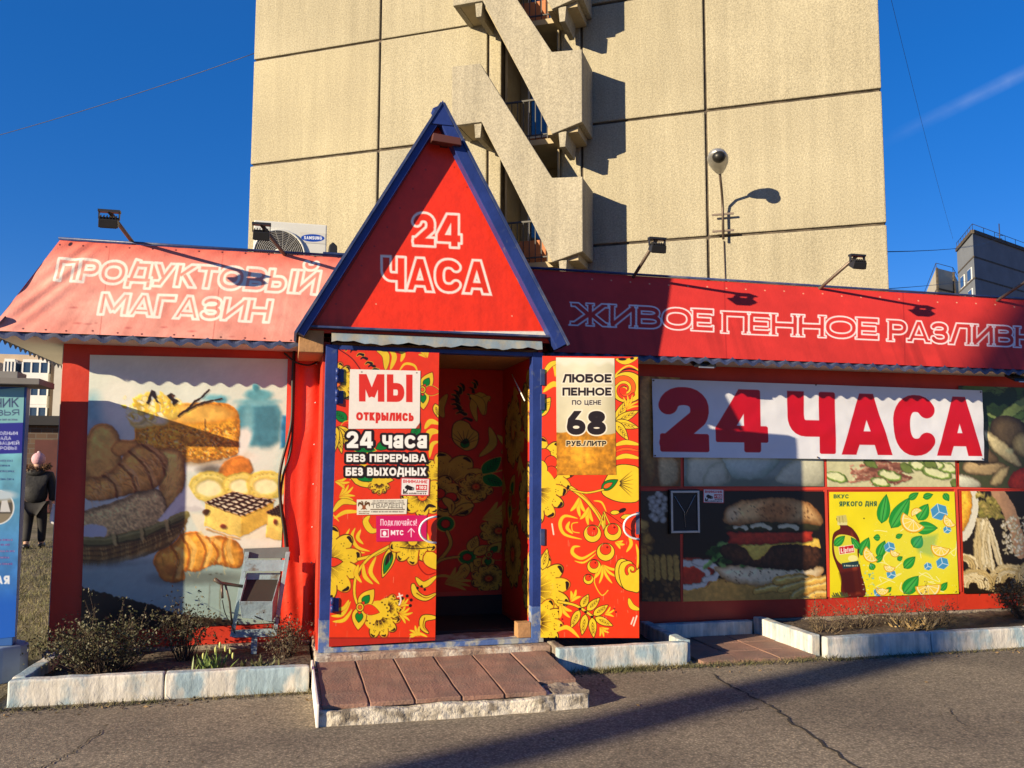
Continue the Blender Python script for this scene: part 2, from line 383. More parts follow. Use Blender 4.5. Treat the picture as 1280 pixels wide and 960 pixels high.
# ------------------------------------------------------------------ lettering: glyphs as strokes, height 1
def _el(cx, cy, rx, ry, a0, a1, n=14, p=2.3):
    o = []
    for i in range(n+1):
        a = R_(a0+(a1-a0)*i/n); c_, s_ = math.cos(a), math.sin(a)
        o.append((cx+rx*math.copysign(abs(c_)**(2/p), c_), cy+ry*math.copysign(abs(s_)**(2/p), s_)))
    return o
WID = {'А':.72,'Б':.62,'В':.64,'Г':.52,'Д':.76,'Е':.54,'Ж':.98,'З':.58,'И':.68,'Й':.68,'К':.64,'Л':.70,'М':.82,'Н':.66,'О':.78,'П':.66,'Р':.60,'С':.70,'Т':.60,'У':.66,'Х':.68,
       'Ц':.70,'Ч':.60,'Ы':.84,'Ь':.58,'Ю':.98,'Я':.62,'2':.56,'4':.62,'6':.58,'8':.58,'1':.34,'0':.58,' ':.30,'.':.16,'/':.40,'!':.16,'"':.3,'а':.56,'р':.58,'S':.58,'U':.62,'N':.66,'G':.7,
       'L':.5,'i':.16,'p':.56,'t':.36,'o':.56,'n':.52,'A':.72,'M':.82}
def glyph(ch, w, h, serif=0):
    """-> list of ('s',x0,y0,x1,y1) butt segments and ('c',[pts]) round strokes, in a box w x 1"""
    S = []; E = .3
    def V(x, y0=0, y1=1):
        S.append(('s', x, y0, x, y1))
        if serif:
            if y0 == 0: S.append(('s', x-h-serif, h*.42, x+h+serif, h*.42, h*.42))
            if y1 == 1: S.append(('s', x-h-serif, 1-h*.42, x+h+serif, 1-h*.42, h*.42))
    def Hh(y, x0, x1): S.append(('s', x0, y, x1, y))
    def D(x0, y0, x1, y1, e0=0, e1=0):
        dx, dy = x1-x0, y1-y0; S.append(('s', x0-dx*e0, y0-dy*e0, x1+dx*e1, y1+dy*e1))
    def C(pts): S.append(('c', pts))
    m = w/2; t, b = 1-h, h
    if ch in 'АA':
        S.append(('s', h*.95-.05*m, -.1, m+.1*m*.0+.0, 1.0, h*.86)); S.append(('s', w-h*.95+.05*m, -.1, m, 1.0, h*.86)); S.append(('s', m-h*.5, 1-h*.45, m+h*.5, 1-h*.45, h*.9)); S.append(('s', w*.22, .255, w*.78, .255, h*.78))
        if serif: Hh(h*.42, -serif*.6, h*2.2); Hh(h*.42, w-h*2.2, w+serif*.6)
    elif ch == 'Б': V(h); Hh(t, h, w*.92); C([(h, .58)]+_el(w-.29-h+.02, .29+h*.5, .29-h*.02, .29-h*.5, 90, -90, 10, 2.4)+[(h, b)]) if False else C([(h, .57)]+_el(w*.55, (.57+b)/2, w*.45-h, (.57-b)/2, 90, -90, 10)+[(h, b)])
    elif ch == 'В': V(h); C([(h, t)]+_el(w*.5, (t+.53)/2, w*.44-h, (t-.53)/2, 90, -90, 10)+[(h, .53)]); C([(h, .53)]+_el(w*.55, (.53+b)/2, w*.45-h, (.53-b)/2, 90, -90, 10)+[(h, b)])
    elif ch == 'Г': V(h); Hh(t, h, w)
    elif ch == 'Д': Hh(b+.12, 0, w); D(w*.16, .12, w*.34, 1, 0, .1); V(w*.80, .12) if not serif else V(w*.8); Hh(t, w*.3, w*.8+h); S.append(('s', h*.9, -.12, h*.9, .22)); S.append(('s', w-h*.9, -.12, w-h*.9, .22))
    elif ch == 'Е': V(h); Hh(t, h, w); Hh(.5, h, w*.88); Hh(b, h, w); (S.append(('s', w-h*.4, .74, w-h*.4, 1, h*.4)), S.append(('s', w-h*.3, 0, w-h*.3, .28, h*.4))) if serif else None
    elif ch == 'Ж':
        V(m); D(w*.03+h*.9, 1, m-h*.6, .5, .2, .1); D(m-h*.6, .5, h*.9, 0, .1, .2); D(w-h*.9-w*.03, 1, m+h*.6, .5, .2, .1); D(m+h*.6, .5, w-h*.9, 0, .1, .2)
        if serif: Hh(h*.42, -serif*.5, h*2.3); Hh(h*.42, w-h*2.3, w+serif*.5); Hh(1-h*.42, 0, h*2); Hh(1-h*.42, w-h*2, w)
    elif ch == 'З': C(_el(w*.47, (t+.53)/2, w*.47-h, (t-.53)/2, 160, -90, 12)+[(w*.3, .53)]); C([(w*.3, .53)]+_el(w*.5, (.53+b)/2, w*.5-h, (.53-b)/2, 90, -160, 12))
    elif ch in 'ИЙ':
        V(h); V(w-h); D(h, .10, w-h, .90, 0.02, 0.02)
        if ch == 'Й': C(_el(m, 1.26, w*.2, .13, 180, 360, 8))
    elif ch == 'N': V(h); V(w-h); D(h, .95, w-h, .05)
    elif ch == 'К': V(h); D(h*1.2, .46, w-h*1.1, 1, 0, .15); D(w*.36, .58, w-h*1.05, 0, 0, .15); (Hh(h*.42, w-h*2.2, w+serif*.5)) if serif else None
    elif ch == 'Л':
        D(h*1.05, 0, w*.42, 1, .1, .05); V(w-h); Hh(t, w*.40, w-h)
        if serif: Hh(h*.42, -serif*.6, h*2.2)
    elif ch in 'МM': V(h); V(w-h); D(h*1.2, 1, m, .20, .05, .02); D(w-h*1.2, 1, m, .20, .05, .02)
    elif ch == 'Н': V(h); V(w-h); Hh(.5, h, w-h)
    elif ch in 'Оo0': C(_el(m, .5, m-h, .5-h, 0, 360, 26, 2.25))
    elif ch == 'П': V(h); V(w-h); Hh(t, h, w-h)
    elif ch in 'Р': V(h); C([(h, t)]+_el(w*.53, (t+.44)/2, w*.47-h, (t-.44)/2, 90, -90, 10)+[(h, .44)])
    elif ch in 'рp': S += [('s', h, -.32, h, 1)]; C(_el(m, .5, m-h, .5-h, 0, 360, 22, 2.3))
    elif ch == 'С': C(_el(m+.01, .5, m-h, .5-h, 42, 318, 22, 2.4))
    elif ch == 'G': C(_el(m+.01, .5, m-h, .5-h, 42, 345, 22, 2.4)); Hh(.46, m, w)
    elif ch == 'Т': V(m); Hh(t, 0, w)
    elif ch == 't': V(m, 0, 1.3); Hh(t, 0, w)
    elif ch == 'У': D(h*1.05, 1, m, .36, .1, 0); D(w-h*1.05, 1, w*.30, 0, .1, .06); S.append(('s', w*.06, b, w*.36, b))
    elif ch == 'Х': D(h*1.1, 0, w-h*1.1, 1, .1, .1); D(h*1.1, 1, w-h*1.1, 0, .1, .1)
    elif ch == 'Ц': V(h); V(w*.88-h); Hh(b, h, w*.9); S.append(('s', w-h, -.18, w-h, 2*h))
    elif ch == 'Ч': V(w-h); C([(h, 1.05), (h, .60)]+_el(h+.17, .62, .17, .62-.40, 180, 270, 6)+[(w-h, .40)])
    elif ch in 'ЫЬ':
        ww = w if ch == 'Ь' else w*.68; V(h); C([(h, .57)]+_el(ww*.55, (.57+b)/2, ww*.45-h, (.57-b)/2, 90, -90, 10)+[(h, b)])
        if ch == 'Ы': V(w-h)
    elif ch == 'Ю': V(h); Hh(.5, h, w*.36); C(_el(w*.64, .5, w*.36-h, .5-h, 0, 360, 24, 2.25))
    elif ch == 'Я': V(w-h); C([(w-h, t)]+_el(w*.47, (t+.46)/2, w*.47-h, (t-.46)/2, 90, 270, 10)+[(w-h, .46)]); D(w*.6, .46, h*1.1, 0, 0, .1)
    elif ch == '2': C(_el(m, 1-h-(.5-h)*.60, m-h, (.5-h)*.60, 165, -20, 12)+[(w*.80, .52), (h*1.1, b)]); Hh(b, h*.2, w)
    elif ch == '4': D(w*.62, 1, h*.9, .30, .04, 0); Hh(.27, h*.1, w); S.append(('s', w*.72, 0, w*.72, .66)); S.append(('s', w*.66, .5, w*.66, 1)) if False else S.append(('s', w*.72, 0, w*.72, 1))
    elif ch == '6': C(_el(m, .32, m-h, .32-h, 0, 360, 20, 2.2)); C([(h, .34), (w*.22, .62), (w*.62, 1.02)])
    elif ch == '8': C(_el(m, .29, m-h, .29-h, 0, 360, 18, 2.2)); C(_el(m, .745, m*.9-h, .255-h, 0, 360, 18, 2.2))
    elif ch == '1': V(w-h); D(w-h, .95, 0, .72)
    elif ch == '.': S.append(('s', m, 0, m, 2*h))
    elif ch == '!': S.append(('s', m, .3, m, 1)); S.append(('s', m, 0, m, 2*h*.9))
    elif ch == '/': D(h, 0, w-h, 1, .1, .1)
    elif ch == '"': S.append(('s', w*.25, .7, w*.25, 1)); S.append(('s', w*.75, .7, w*.75, 1))
    elif ch == 'а': V(w-h); h = h*.86; V(w-h*1.1); C(_el(m-.02, .285, m-h, .285-h, 0, 360, 20, 2.3)); C(_el(m, .60, m-h, .40-h, 160, 0, 8))
    elif ch == 'S': C(_el(m, .735, m-h, .265-h*.5-.02, 20, 265, 12)+_el(m, .265+.01, m-h, .265-h*.5, 85, -160, 12))
    elif ch == 'U': C([(h, 1.1), (h, .5)]+_el(m, m, m-h, m-h, 180, 360, 12)+[(w-h, .5), (w-h, 1.1)])
    elif ch == 'L': V(h); Hh(b, h, w)
    elif ch == 'i': V(m); S.append(('s', m, 1.2, m, 1.2+2.2*h))
    elif ch == 'n': V(h); C([(h, .55)]+_el(m, .55, m-h, .45-h, 180, 0, 10)+[(w-h, -.1)])
    return S
NOCLIP = set('ЙДЦt"iрp')
def glyph_sd(ch, X, Y, w, h, serif=0, rnd=0):
    if rnd:
        k = 1-2*rnd; return glyph_sd(ch, (X-rnd)/k, (Y-rnd)/k, (w-2*rnd)/k, (h-rnd)/k, serif)*k-rnd
    sd = np.full(X.shape, 1e9)
    for g_ in glyph(ch, w, h, serif):
        if g_[0] == 's':
            x0, y0, x1, y1 = g_[1:5]; hh = g_[5] if len(g_) > 5 else h
            L = math.hypot(x1-x0, y1-y0)+1e-9; c_, s_ = (x1-x0)/L, (y1-y0)/L
            a = abs((X-(x0+x1)/2)*c_+(Y-(y0+y1)/2)*s_)-L/2; b = abs(-(X-(x0+x1)/2)*s_+(Y-(y0+y1)/2)*c_)-hh
            sd = np.minimum(sd, np.maximum(np.minimum(np.maximum(a, b), 0)+np.hypot(np.maximum(a, 0), np.maximum(b, 0)), np.maximum(a, b)))
        else:
            p = g_[1]
            for i in range(len(p)-1): sd = np.minimum(sd, seg_d(X, Y, *p[i], *p[i+1])[0]-h)
    if ch not in NOCLIP: sd = np.maximum(sd, abs(Y-.5)-.5)
    return sd
def text(c, st, x0, x1, y0, H, h, col, k=0.0, H1=None, shear=0.0, gap=.10, serif=0, rnd=0, ring=None, halo=None, low=.74):
    """set st between x0 and x1 on a baseline that starts at y0 and falls k per unit; ring = half width of an outline drawn instead of a fill; halo = (width, colour) behind"""
    Hm = (H+(H1 or H))/2; nat = []
    for ch in st:
        lo = ch.islower() and ch not in 'ipton'; lx = ch in 'pton'
        key = ch if ch in WID else ch.upper()
        nat.append((key, (low if (lo or lx) else 1.0), WID.get(key, .6)))
    gp = gap; tot = sum(n[2]*n[1] for n in nat); avail = (x1-x0)/Hm-gp*(len(st)-1); wf = avail/tot
    for ps in ((0, 1) if halo else (1,)):
        x = 0.0
        for key, scl, wd in nat:
            w = wd*scl*wf; Hl = H+((H1 or H)-H)*(x*Hm/(x1-x0))
            ox = x0+x*Hm; e = Hl*.5; yb = y0+k*(ox-x0)
            if key != ' ':
                W_ = c.win(ox-e, ox+w*Hm+e+abs(shear)*Hl, yb-Hl*1.5-3, yb+Hl*.5+3)
                if W_ is not None:
                    yy = (y0+k*(c.X[W_]-x0)-c.Y[W_])/Hl; xx = (c.X[W_]-ox)/Hm-shear*yy
                    sd = glyph_sd(key, xx/scl, yy/scl, w/scl, h/scl*(.5+.5*scl), serif, rnd)*scl*Hl
                    if ps == 0: c.put(W_, sd-halo[0], halo[1])
                    elif ring: c.put(W_, abs(sd)-ring, col)
                    else: c.put(W_, sd, col)
            x += w+gp
# ================================================================== ground
def sheet(x0, x1, y0, y1, z, n=(1, 1), fn=None):
    me = bpy.data.meshes.new('sheet'); xs = np.linspace(x0, x1, n[0]+1); ys = np.linspace(y0, y1, n[1]+1)
    vs_ = [(x, y, z+(fn(x, y) if fn else 0)) for y in ys for x in xs]; w = n[0]+1
    me.from_pydata(vs_, [], [(j*w+i, j*w+i+1, (j+1)*w+i+1, (j+1)*w+i) for j in range(n[1]) for i in range(n[0])]); me.update(); return me
def asphalt():
    m = mat('old asphalt', (.262,.215,.152), .93, .42, 26.0, (.165,.134,.098), .5, .9, .004, 150, detail=10)
    n, l = m.node_tree.nodes, m.node_tree.links
    # pale stone chips and dark specks in the binder
    t = n.new('ShaderNodeTexVoronoi'); t.inputs['Scale'].default_value = 62
    tcn = n.new('ShaderNodeTexCoord'); l.new(tcn.outputs['Object'], t.inputs['Vector'])
    r = n.new('ShaderNodeValToRGB'); r.color_ramp.elements[0].position = .0; r.color_ramp.elements[0].color = (2.3,2.15,1.95,1); r.color_ramp.elements[1].position = .33; r.color_ramp.elements[1].color = (1,1,1,1)
    q = r.color_ramp.elements.new(.8); q.color = (.55,.55,.55,1)
    l.new(t.outputs['Distance'], r.inputs['Fac'])
    p = n['Principled BSDF']; src = p.inputs['Base Color'].links[0].from_socket
    x = n.new('ShaderNodeMix'); x.data_type = 'RGBA'; x.blend_type = 'MULTIPLY'; x.inputs['Factor'].default_value = .9
    l.new(src, x.inputs['A']); l.new(r.outputs[0], x.inputs['B']); l.new(x.outputs['Result'], p.inputs['Base Color'])
    return m
M['asphalt'] = asphalt()
M['crack'] = mat('crack filling', (.035,.028,.022), .95)
M['lawn'] = mat('winter lawn', (.085,.075,.033), .95, .5, 3, (.18,.145,.095), .5, .55, .04, 30)
M['far_ground'] = mat('dusty ground', (.13,.11,.075), .95, .3, .3)
bm_ = MB()
xs = np.concatenate([[-900, -60, -20], np.linspace(-8, 12, 81), [30, 90, 900]]); ys = np.concatenate([[-600, -40, -8], np.linspace(0, 12, 61), [30, 120, 1200]])
from mathutils import noise as _mn
gv = [(x, y, .018*_mn.noise(Vector((x*.55, y*.55, 3))) if -8 < x < 12 and 0 < y < 7 else -.01) for y in ys for x in xs]
W_ = len(xs)
bm_.add(gv, [(j*W_+i, j*W_+i+1, (j+1)*W_+i+1, (j+1)*W_+i) for j in range(len(ys)-1) for i in range(W_-1)], 0, True)
def gz(x, y): return .018*_mn.noise(Vector((x*.55, y*.55, 3))) if -8 < x < 12 and 0 < y < 7 else -.01
def crack(pxs, w):
    P = [atz(x, y, 0)[:2] for x, y in pxs]; P = smooth(P, k=9); L = []; Rr = []
    for i, p in enumerate(P):
        a = np.array(P[max(i-1, 0)]); b = np.array(P[min(i+1, len(P)-1)]); t = (b-a)/(np.linalg.norm(b-a)+1e-9); n = np.array([-t[1], t[0]])
        c = np.array(p)+n*random.uniform(-.018, .018); hw = w*random.uniform(.35, 1.0)*(1 if 0 < i < len(P)-1 else .2)
        for q, lst in ((c+n*hw, L), (c-n*hw, Rr)): lst.append((q[0], q[1], gz(*q)+.005))
    n = len(L); bm_.add(L+Rr, [(i, i+1, n+i+1, n+i) for i in range(n-1)], 1)
crack([(890, 843), (925, 866), (962, 884), (990, 905), (1040, 938), (1085, 965), (1130, 990)], .012)
crack([(126, 912), (108, 930), (84, 944), (55, 960), (30, 985)], .006)
crack([(962, 884), (925, 892), (880, 893)], .004)
crack([(1180, 880), (1205, 905), (1260, 918)], .003)
struct('ground', bm_.mesh('ground'), [M['asphalt'], M['crack']])
struct('lawn', sheet(-30, -1.78, 6.2, 60, .008, (60, 60), lambda x, y: .03*_mn.noise(Vector((x*.8, y*.8, 0)))), M['lawn'])


# ================================================================== main apartment building behind the shop
BY = R_(-32.5)
OX, OY = 11.87, 14.99
bU = np.array([math.cos(BY), math.sin(BY), 0]); bN = np.array([math.sin(BY), -math.cos(BY), 0])
def bpx(x, y, w=0.0):
    """pixel -> (s, z) on the facade plane moved out by w"""
    P0 = np.array([OX, OY, 0])+bN*w; d = ray(x, y); t = bN@(P0-CAM)/(bN@d); P = CAM+t*d
    return (P-P0)@bU, P[2]
apt = thing('apartment_building', 'tall cream pebble dashed panel block with zigzag stair balconies, towering behind the red shop', 'apartment building', (OX, OY, 0), rotz=BY)
JZ = [.8, 3.69, 6.57, 9.45, 12.34, 15.22, 18.1, 21.0, 23.9]
core = MB()
REC = (-8.42, -6.98)
core.box(-15.41, REC[0]-.02, .06, 13, 0, 24); core.box(REC[1]+.02, -.04, .06, 13, 0, 24); core.box(REC[0]-.02, REC[1]+.02, 1.5, 13, 0, 24)
core.build('joints', M['mortar'], apt)
wall = MB(); g_ = .028
for (s0, s1) in ((-15.45, -11.70), (-11.70, -8.78), (-8.78, REC[0]), (REC[1], -6.45), (-6.45, -3.62), (-3.62, 0)):
    for z0, z1 in zip(JZ[:-1], JZ[1:]):
        j = random.uniform(-.008, .008)
        wall.box(s0+(g_ if s0 > -15.4 else 0), s1-(g_ if s1 < 0 else 0), j, .2 if s1 < 0 else 13, z0+g_+random.uniform(-.006, .006), z1-g_+random.uniform(-.006, .006), random.choice((0, 0, 1, 2)))
for z0, z1 in zip(JZ[:-1], JZ[1:]): wall.box(-15.45, -15.2, .201, 13, z0+g_, z1-g_)
wm = wall.mesh('wall', .03, 2); obj('wall', wm, [M['pebble'], M['pebble2'], M['pebble3']], apt)
# loggia behind the stair: side cheeks, back wall, a glazed door and window per storey
for k in range(-1, 5):
    zf = 6.30+2.885*k
    lg = MB(); lg.box(REC[0], REC[1], 1.35, 1.49, zf-.2, zf+2.7); lg.box(REC[0]+.001, REC[0]+.06, .25, 1.35, zf, zf+2.69); lg.box(REC[1]-.06, REC[1]-.001, .25, 1.35, zf, zf+2.69)
    lgo = lg.build('loggia', M['smooth_conc'], apt)
    s0 = REC[0]+.28
    fr = MB(); fr.box(s0, s0+.05, 1.24, 1.34, zf+.05, zf+2.3); fr.box(s0+.78, s0+.84, 1.24, 1.34, zf+.05, zf+2.3); fr.box(s0+1.08, s0+1.12, 1.24, 1.34, zf+.6, zf+2.3); fr.box(s0, s0+1.12, 1.24, 1.34, zf+2.22, zf+2.3); fr.box(s0+.05, s0+1.1, 1.24, 1.34, zf+.6, zf+.68)
    wo = fr.build('window', M['frame_white'], apt)
    MB().box(s0+.05, s0+1.08, 1.28, 1.31, zf+.68, zf+2.22).build('pane', M['glass'], wo)
    MB().box(s0+.05, s0+.78, 1.27, 1.32, zf+.06, zf+.6).build('door_panel', M['orange'], wo)
# zigzag stair parapets, measured one metre ten in front of the wall
PW = 1.10
for k in range(-1, 4):
    dz = 2.90*k
    Z = [(-9.27, 10.78), (-8.58, 10.76), (-6.87, 7.88), (-6.18, 7.84), (-6.18, 6.18), (-6.87, 5.98), (-8.53, 9.36), (-9.27, 9.36)]
    mb = MB(); mb.prism([(s, -PW, z+dz) for s, z in Z], (0, .13, 0))
    mb.box(-6.18-.13, -6.181, -PW+.131, -.03, 6.18+dz, 7.83+dz)                       # right cheek
    mb.box(-9.269, -9.14, -PW+.131, -.03, 9.36+dz, 10.77+dz)                        # left cheek
    st = MB(); st.prism([(s, -PW+.132, z+dz) for s, z in ((-8.53, 9.52), (-6.87, 6.22), (-6.87, 6.0), (-8.53, 9.3))], (0, .86, 0))
    st.box(-7.0, -6.311, -PW+.132, -.03, 6.02+dz, 6.2+dz); st.box(-9.138, -8.4, -PW+.132, -.03, 9.38+dz, 9.56+dz)
    st.box(-8.4, -6.9, -.36, 1.3, 6.06+dz, 6.19+dz)                                # floor of the loggia
    po = obj('parapet', rough(mb.mesh('parapet', .02, 2), .006, .3), M['parapet'], apt)
    st.build('stair_flight', M['smooth_conc'], po)
    for s in (-6.66, -8.66): MB().prism([(s-.07, -PW+.05, (6.02 if s > -7 else 9.38)+dz), (s+.11, -PW+.05, (6.02 if s > -7 else 9.38)+dz), (s+.08, -PW+.05, (5.68 if s > -7 else 9.02)+dz), (s-.04, -PW+.05, (5.68 if s > -7 else 9.02)+dz)], (0, .9, 0)).build('bracket', M['parapet'], po)
    rl = MB()
    for i in range(11): s = -8.36+i*.145; rl.box(s, s+.018, -.33, -.31, 6.2+dz, 7.15+dz)
    rl.box(-8.4, -6.88, -.34, -.30, 7.15+dz, 7.19+dz); rl.box(-8.4, -6.88, -.335, -.305, 6.3+dz, 6.33+dz)
    rl.build('railing', M['rail'], apt)
    MB().box(-7.9, -7.2, -.2, -.15, 6.22+dz, 6.75+dz).build('balcony_board', M['orange'], apt) if k != 1 else None
    MB().tube([(-6.98, -.12, 8.0+dz), (-6.98, -.12, 8.9+dz)], .03).build('pipe', M['smooth_conc'], apt)
# ------------------------------------------------------------------ cobra-head lamp on the wall
lamp = thing('wall_street_lamp', 'grey cobra head street lamp on a bracket arm, fixed high on the cream wall', 'street lamp', (OX, OY, 0), rotz=BY)
sL = -3.28
mb = MB(); mb.tube([(sL, -.16, 6.45), (sL, -.16, 7.12), (sL, -.20, 7.28), (sL, -.40, 7.48), (sL, -.85, 7.72)], .028, 10)
mb.build('arm', M['steel'], lamp)
for z in (6.62, 6.99): MB().box(sL-.23, sL+.23, -.165, -.13, z, z+.04).build('bracket', M['steel'], lamp)
hd = []
mb = MB(); n = 18; prof = [(.80, .05, .05), (.86, .09, .07), (1.0, .15, .12), (1.15, .20, .15), (1.32, .215, .16), (1.45, .17, .13), (1.52, .08, .07), (1.54, .01, .01)]
vs_ = []
for w, rx, rz in prof:
    zc = 7.72+(w-.85)*.30
    for i in range(n): a = 2*math.pi*i/n; vs_.append((sL+rx*math.cos(a), -w, zc+rz*math.sin(a)*(1 if math.sin(a) > 0 else .55)))
mb.add(vs_, [(j*n+i, j*n+(i+1) % n, (j+1)*n+(i+1) % n, (j+1)*n+i) for j in range(len(prof)-1) for i in range(n)]+[list(range(n))], 0, True)
ho = mb.build('lamp_head', M['galv'], lamp)
MB().ball((sL+.035, -1.45, 7.835), (.135, .125, .125), 20, 14).build('lens', mat('smoky lamp glass', (.012,.012,.011), .4, spec=.3), ho)
MB().tube([(sL, -.03, 6.45), (sL+.01, -.03, 5.6), (sL+.02, -.03, 4.2)], .012, 5).build('feed_cable', M['steel'], lamp)

# ================================================================== far buildings
far = thing('far_tower_block', 'blue grey tower block in shade far off beyond the right end of the awning', 'apartment building', tuple(np.append(aty(1230, 400, 95)[:2], 0)))
def ftop(x, y, Y): return aty(x, y, Y)
fm = mat('panel toned for shade', (.15,.165,.185), .9, .15, .4, bump=.02, bscale=3)  # the shade on this tower is put into the panel colour
def block(pts, name, m, parent, z0=0):
    """pts: (pixel x, distance) corners of the visible front; top height from the first"""
    return None
ZT = 33.0
P = [aty(1200, 400, 104), aty(1221, 400, 95), aty(1310, 400, 104)]
poly = [(P[0][0], P[0][1], 0), (P[1][0], P[1][1], 0), (P[2][0], P[2][1], 0), (P[2][0]+26, P[2][1]+22, 0), (P[0][0]+24, P[0][1]+22, 0)]
def fasc(a, b, z0, z1, t=.12):
    a = np.array(a[:2]); b = np.array(b[:2]); d = (b-a)/np.linalg.norm(b-a); n = np.array([d[1], -d[0]])
    return [(*(a+n*t), z0), (*(b+n*t), z0), (*(b+n*t), z1), (*(a+n*t), z1)], (-n[0]*(t+.05), -n[1]*(t+.05), 0)
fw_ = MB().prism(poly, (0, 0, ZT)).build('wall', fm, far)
lines = MB()
for z in np.arange(ZT-3.3, 4, -2.9):
    for a, b in ((P[0], P[1]), (P[1], P[2])):
        q, d = fasc(a, b, z, z+.22, .04); lines.prism(q, d)
q, d = fasc(P[0], P[1], ZT, ZT+.5, .2); lines.prism(q, d); q, d = fasc(P[1], P[2], ZT, ZT+.5, .2); lines.prism(q, d)
lines.build('joints', M['mortar'], far)
for z in np.arange(ZT-6.0, 8, -2.9):
    for t0, t1 in ((.18, .42), (.62, .86)):
        a = P[0]+(P[1]-P[0])*t0; b = P[0]+(P[1]-P[0])*t1
        q, d = fasc(a, b, z, z+1.7, .08); wo = MB().prism(q, d).build('window', M['frame_white'], far)
        q, d = fasc(a+(b-a)*.1, b-(b-a)*.1, z+.12, z+1.58, .14); MB().prism(q, d).build('pane', M['glass'], wo)
rf = MB()
for a, b in ((P[0], P[1]), (P[1], P[2])):
    a = np.append(a[:2], ZT+1.3); b = np.append(b[:2], ZT+1.3); rf.tube([a, b], .04, 5)
    for t in np.linspace(0, 1, 8): c = a+(b-a)*t; rf.tube([c, c-[0, 0, .9]], .035, 5)
ant = aty(1262, 400, 99); rf.tube([(ant[0], ant[1]+1, ZT), (ant[0], ant[1]+1, ZT+3.4)], .07, 6); rf.tube([(ant[0]-.6, ant[1]+1, ZT+1.7), (ant[0]+.6, ant[1]+1, ZT+1.7)], .05, 5); rf.tube([(ant[0]-.4, ant[1]+1, ZT+1.2), (ant[0]+.4, ant[1]+1, ZT+1.2)], .05, 5)
rf.build('roof_railing', M['rail'], far)
wing = thing('far_lower_block', 'lower panel block with one sunlit end wall, left of the shaded tower block', 'apartment building', tuple(np.append(aty(1175, 400, 115)[:2], 0)))
A_ = [aty(1150, 400, 150), aty(1173, 400, 118), aty(1194, 400, 120), aty(1202, 400, 128)]; zt = aty(1173, 335, 118)[2]
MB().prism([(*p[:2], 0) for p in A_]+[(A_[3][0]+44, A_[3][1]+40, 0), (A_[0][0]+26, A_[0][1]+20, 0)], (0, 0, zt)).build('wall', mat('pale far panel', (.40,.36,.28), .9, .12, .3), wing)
ln = MB()
for z in np.arange(zt-3.6, 8, -3.0):
    for a, b in zip(A_[:-1], A_[1:]): q, d = fasc(a, b, z, z+.3, .05); ln.prism(q, d)
for p in A_[1:3]: ln.box(p[0]-.15, p[0]+.15, p[1]-.25, p[1], 0, zt)
ln.build('joints', M['mortar'], wing)
for z in np.arange(zt-7.2, 8, -3.0):
    for t0 in (.45, .72):
        a = A_[0]+(A_[1]-A_[0])*t0; b = A_[0]+(A_[1]-A_[0])*(t0+.14); q, d = fasc(a, b, z, z+1.8, .1); MB().prism(q, d).build('window', M['frame_white'], wing)
rf = MB()
for a, b in zip(A_[:-1], A_[1:]):
    a = np.append(a[:2], zt+.8); b = np.append(b[:2], zt+.8); rf.tube([a, b], .05, 5); rf.tube([a, a-[0, 0, .8]], .05, 5)
rf.build('roof_railing', M['rail'], wing)

# far block at the left, glazed balconies, seen between the stand and the shop
Yb = 120
bl_ = thing('far_balcony_block', 'distant apartment block with white glazed balconies, seen under the left awning corner', 'apartment building', (-33, Yb, 0))
xa, xb, xc, xd = (aty(x, 480, Yb)[0] for x in (-70, 31, 33, 63)); zt = aty(20, 443, Yb)[2]
MB().box(xa, xd+3, Yb, Yb+12, 0, zt).build('wall', mat('ochre far wall', (.48,.37,.26), .9, .1, .5), bl_)
MB().box(xd+.9, xd+6, Yb-2.2, Yb-.01, 0, zt-1).build('corner_wall', mat('pale far wall', (.55,.52,.44), .9, .1, .5), bl_)
hB = 2.82
for k in range(6):
    z = zt-.7-hB*(k+1)
    for (x0, x1) in ((xc-.2, xd), (aty(8, 480, Yb)[0], aty(21, 480, Yb)[0]), (aty(-30, 480, Yb)[0], aty(-14, 480, Yb)[0])):
        bo = MB().box(x0, x1, Yb-1.3, Yb-.01, z, z+1.15).build('balcony', mat('white balcony', (.74,.73,.68), .8, .08, 1) if k == 0 and x0 == xc-.2 else bpy.data.materials['white balcony'], bl_)
        MB().box(x0, x1, Yb-1.3, Yb-.01, z+2.45, z+hB-.02).build('lintel_band', bpy.data.materials['white balcony'], bo)
        MB().box(x0+.02, x1-.02, Yb-1.2, Yb-.02, z+1.15, z+2.45).build('glazing', M['glass'], bo)
        fr = MB(); nb = max(3, int((x1-x0)/.75))
        for i in range(nb+1): x = x0+(x1-x0)*i/nb; fr.box(x-.09, x+.09, Yb-1.29, Yb-1.18, z+1.152, z+2.448)
        fr.build('frame', bpy.data.materials['white balcony'], bo)
    wx = aty(27, 480, Yb)[0]
    wo = MB().box(wx-.8, wx+.8, Yb-.08, Yb-.01, z+.9, z+2.5).build('window', M['frame_white'], bl_)
    MB().box(wx-.65, wx+.65, Yb-.1, Yb-.07, z+1.05, z+2.35).build('pane', M['glass'], wo)

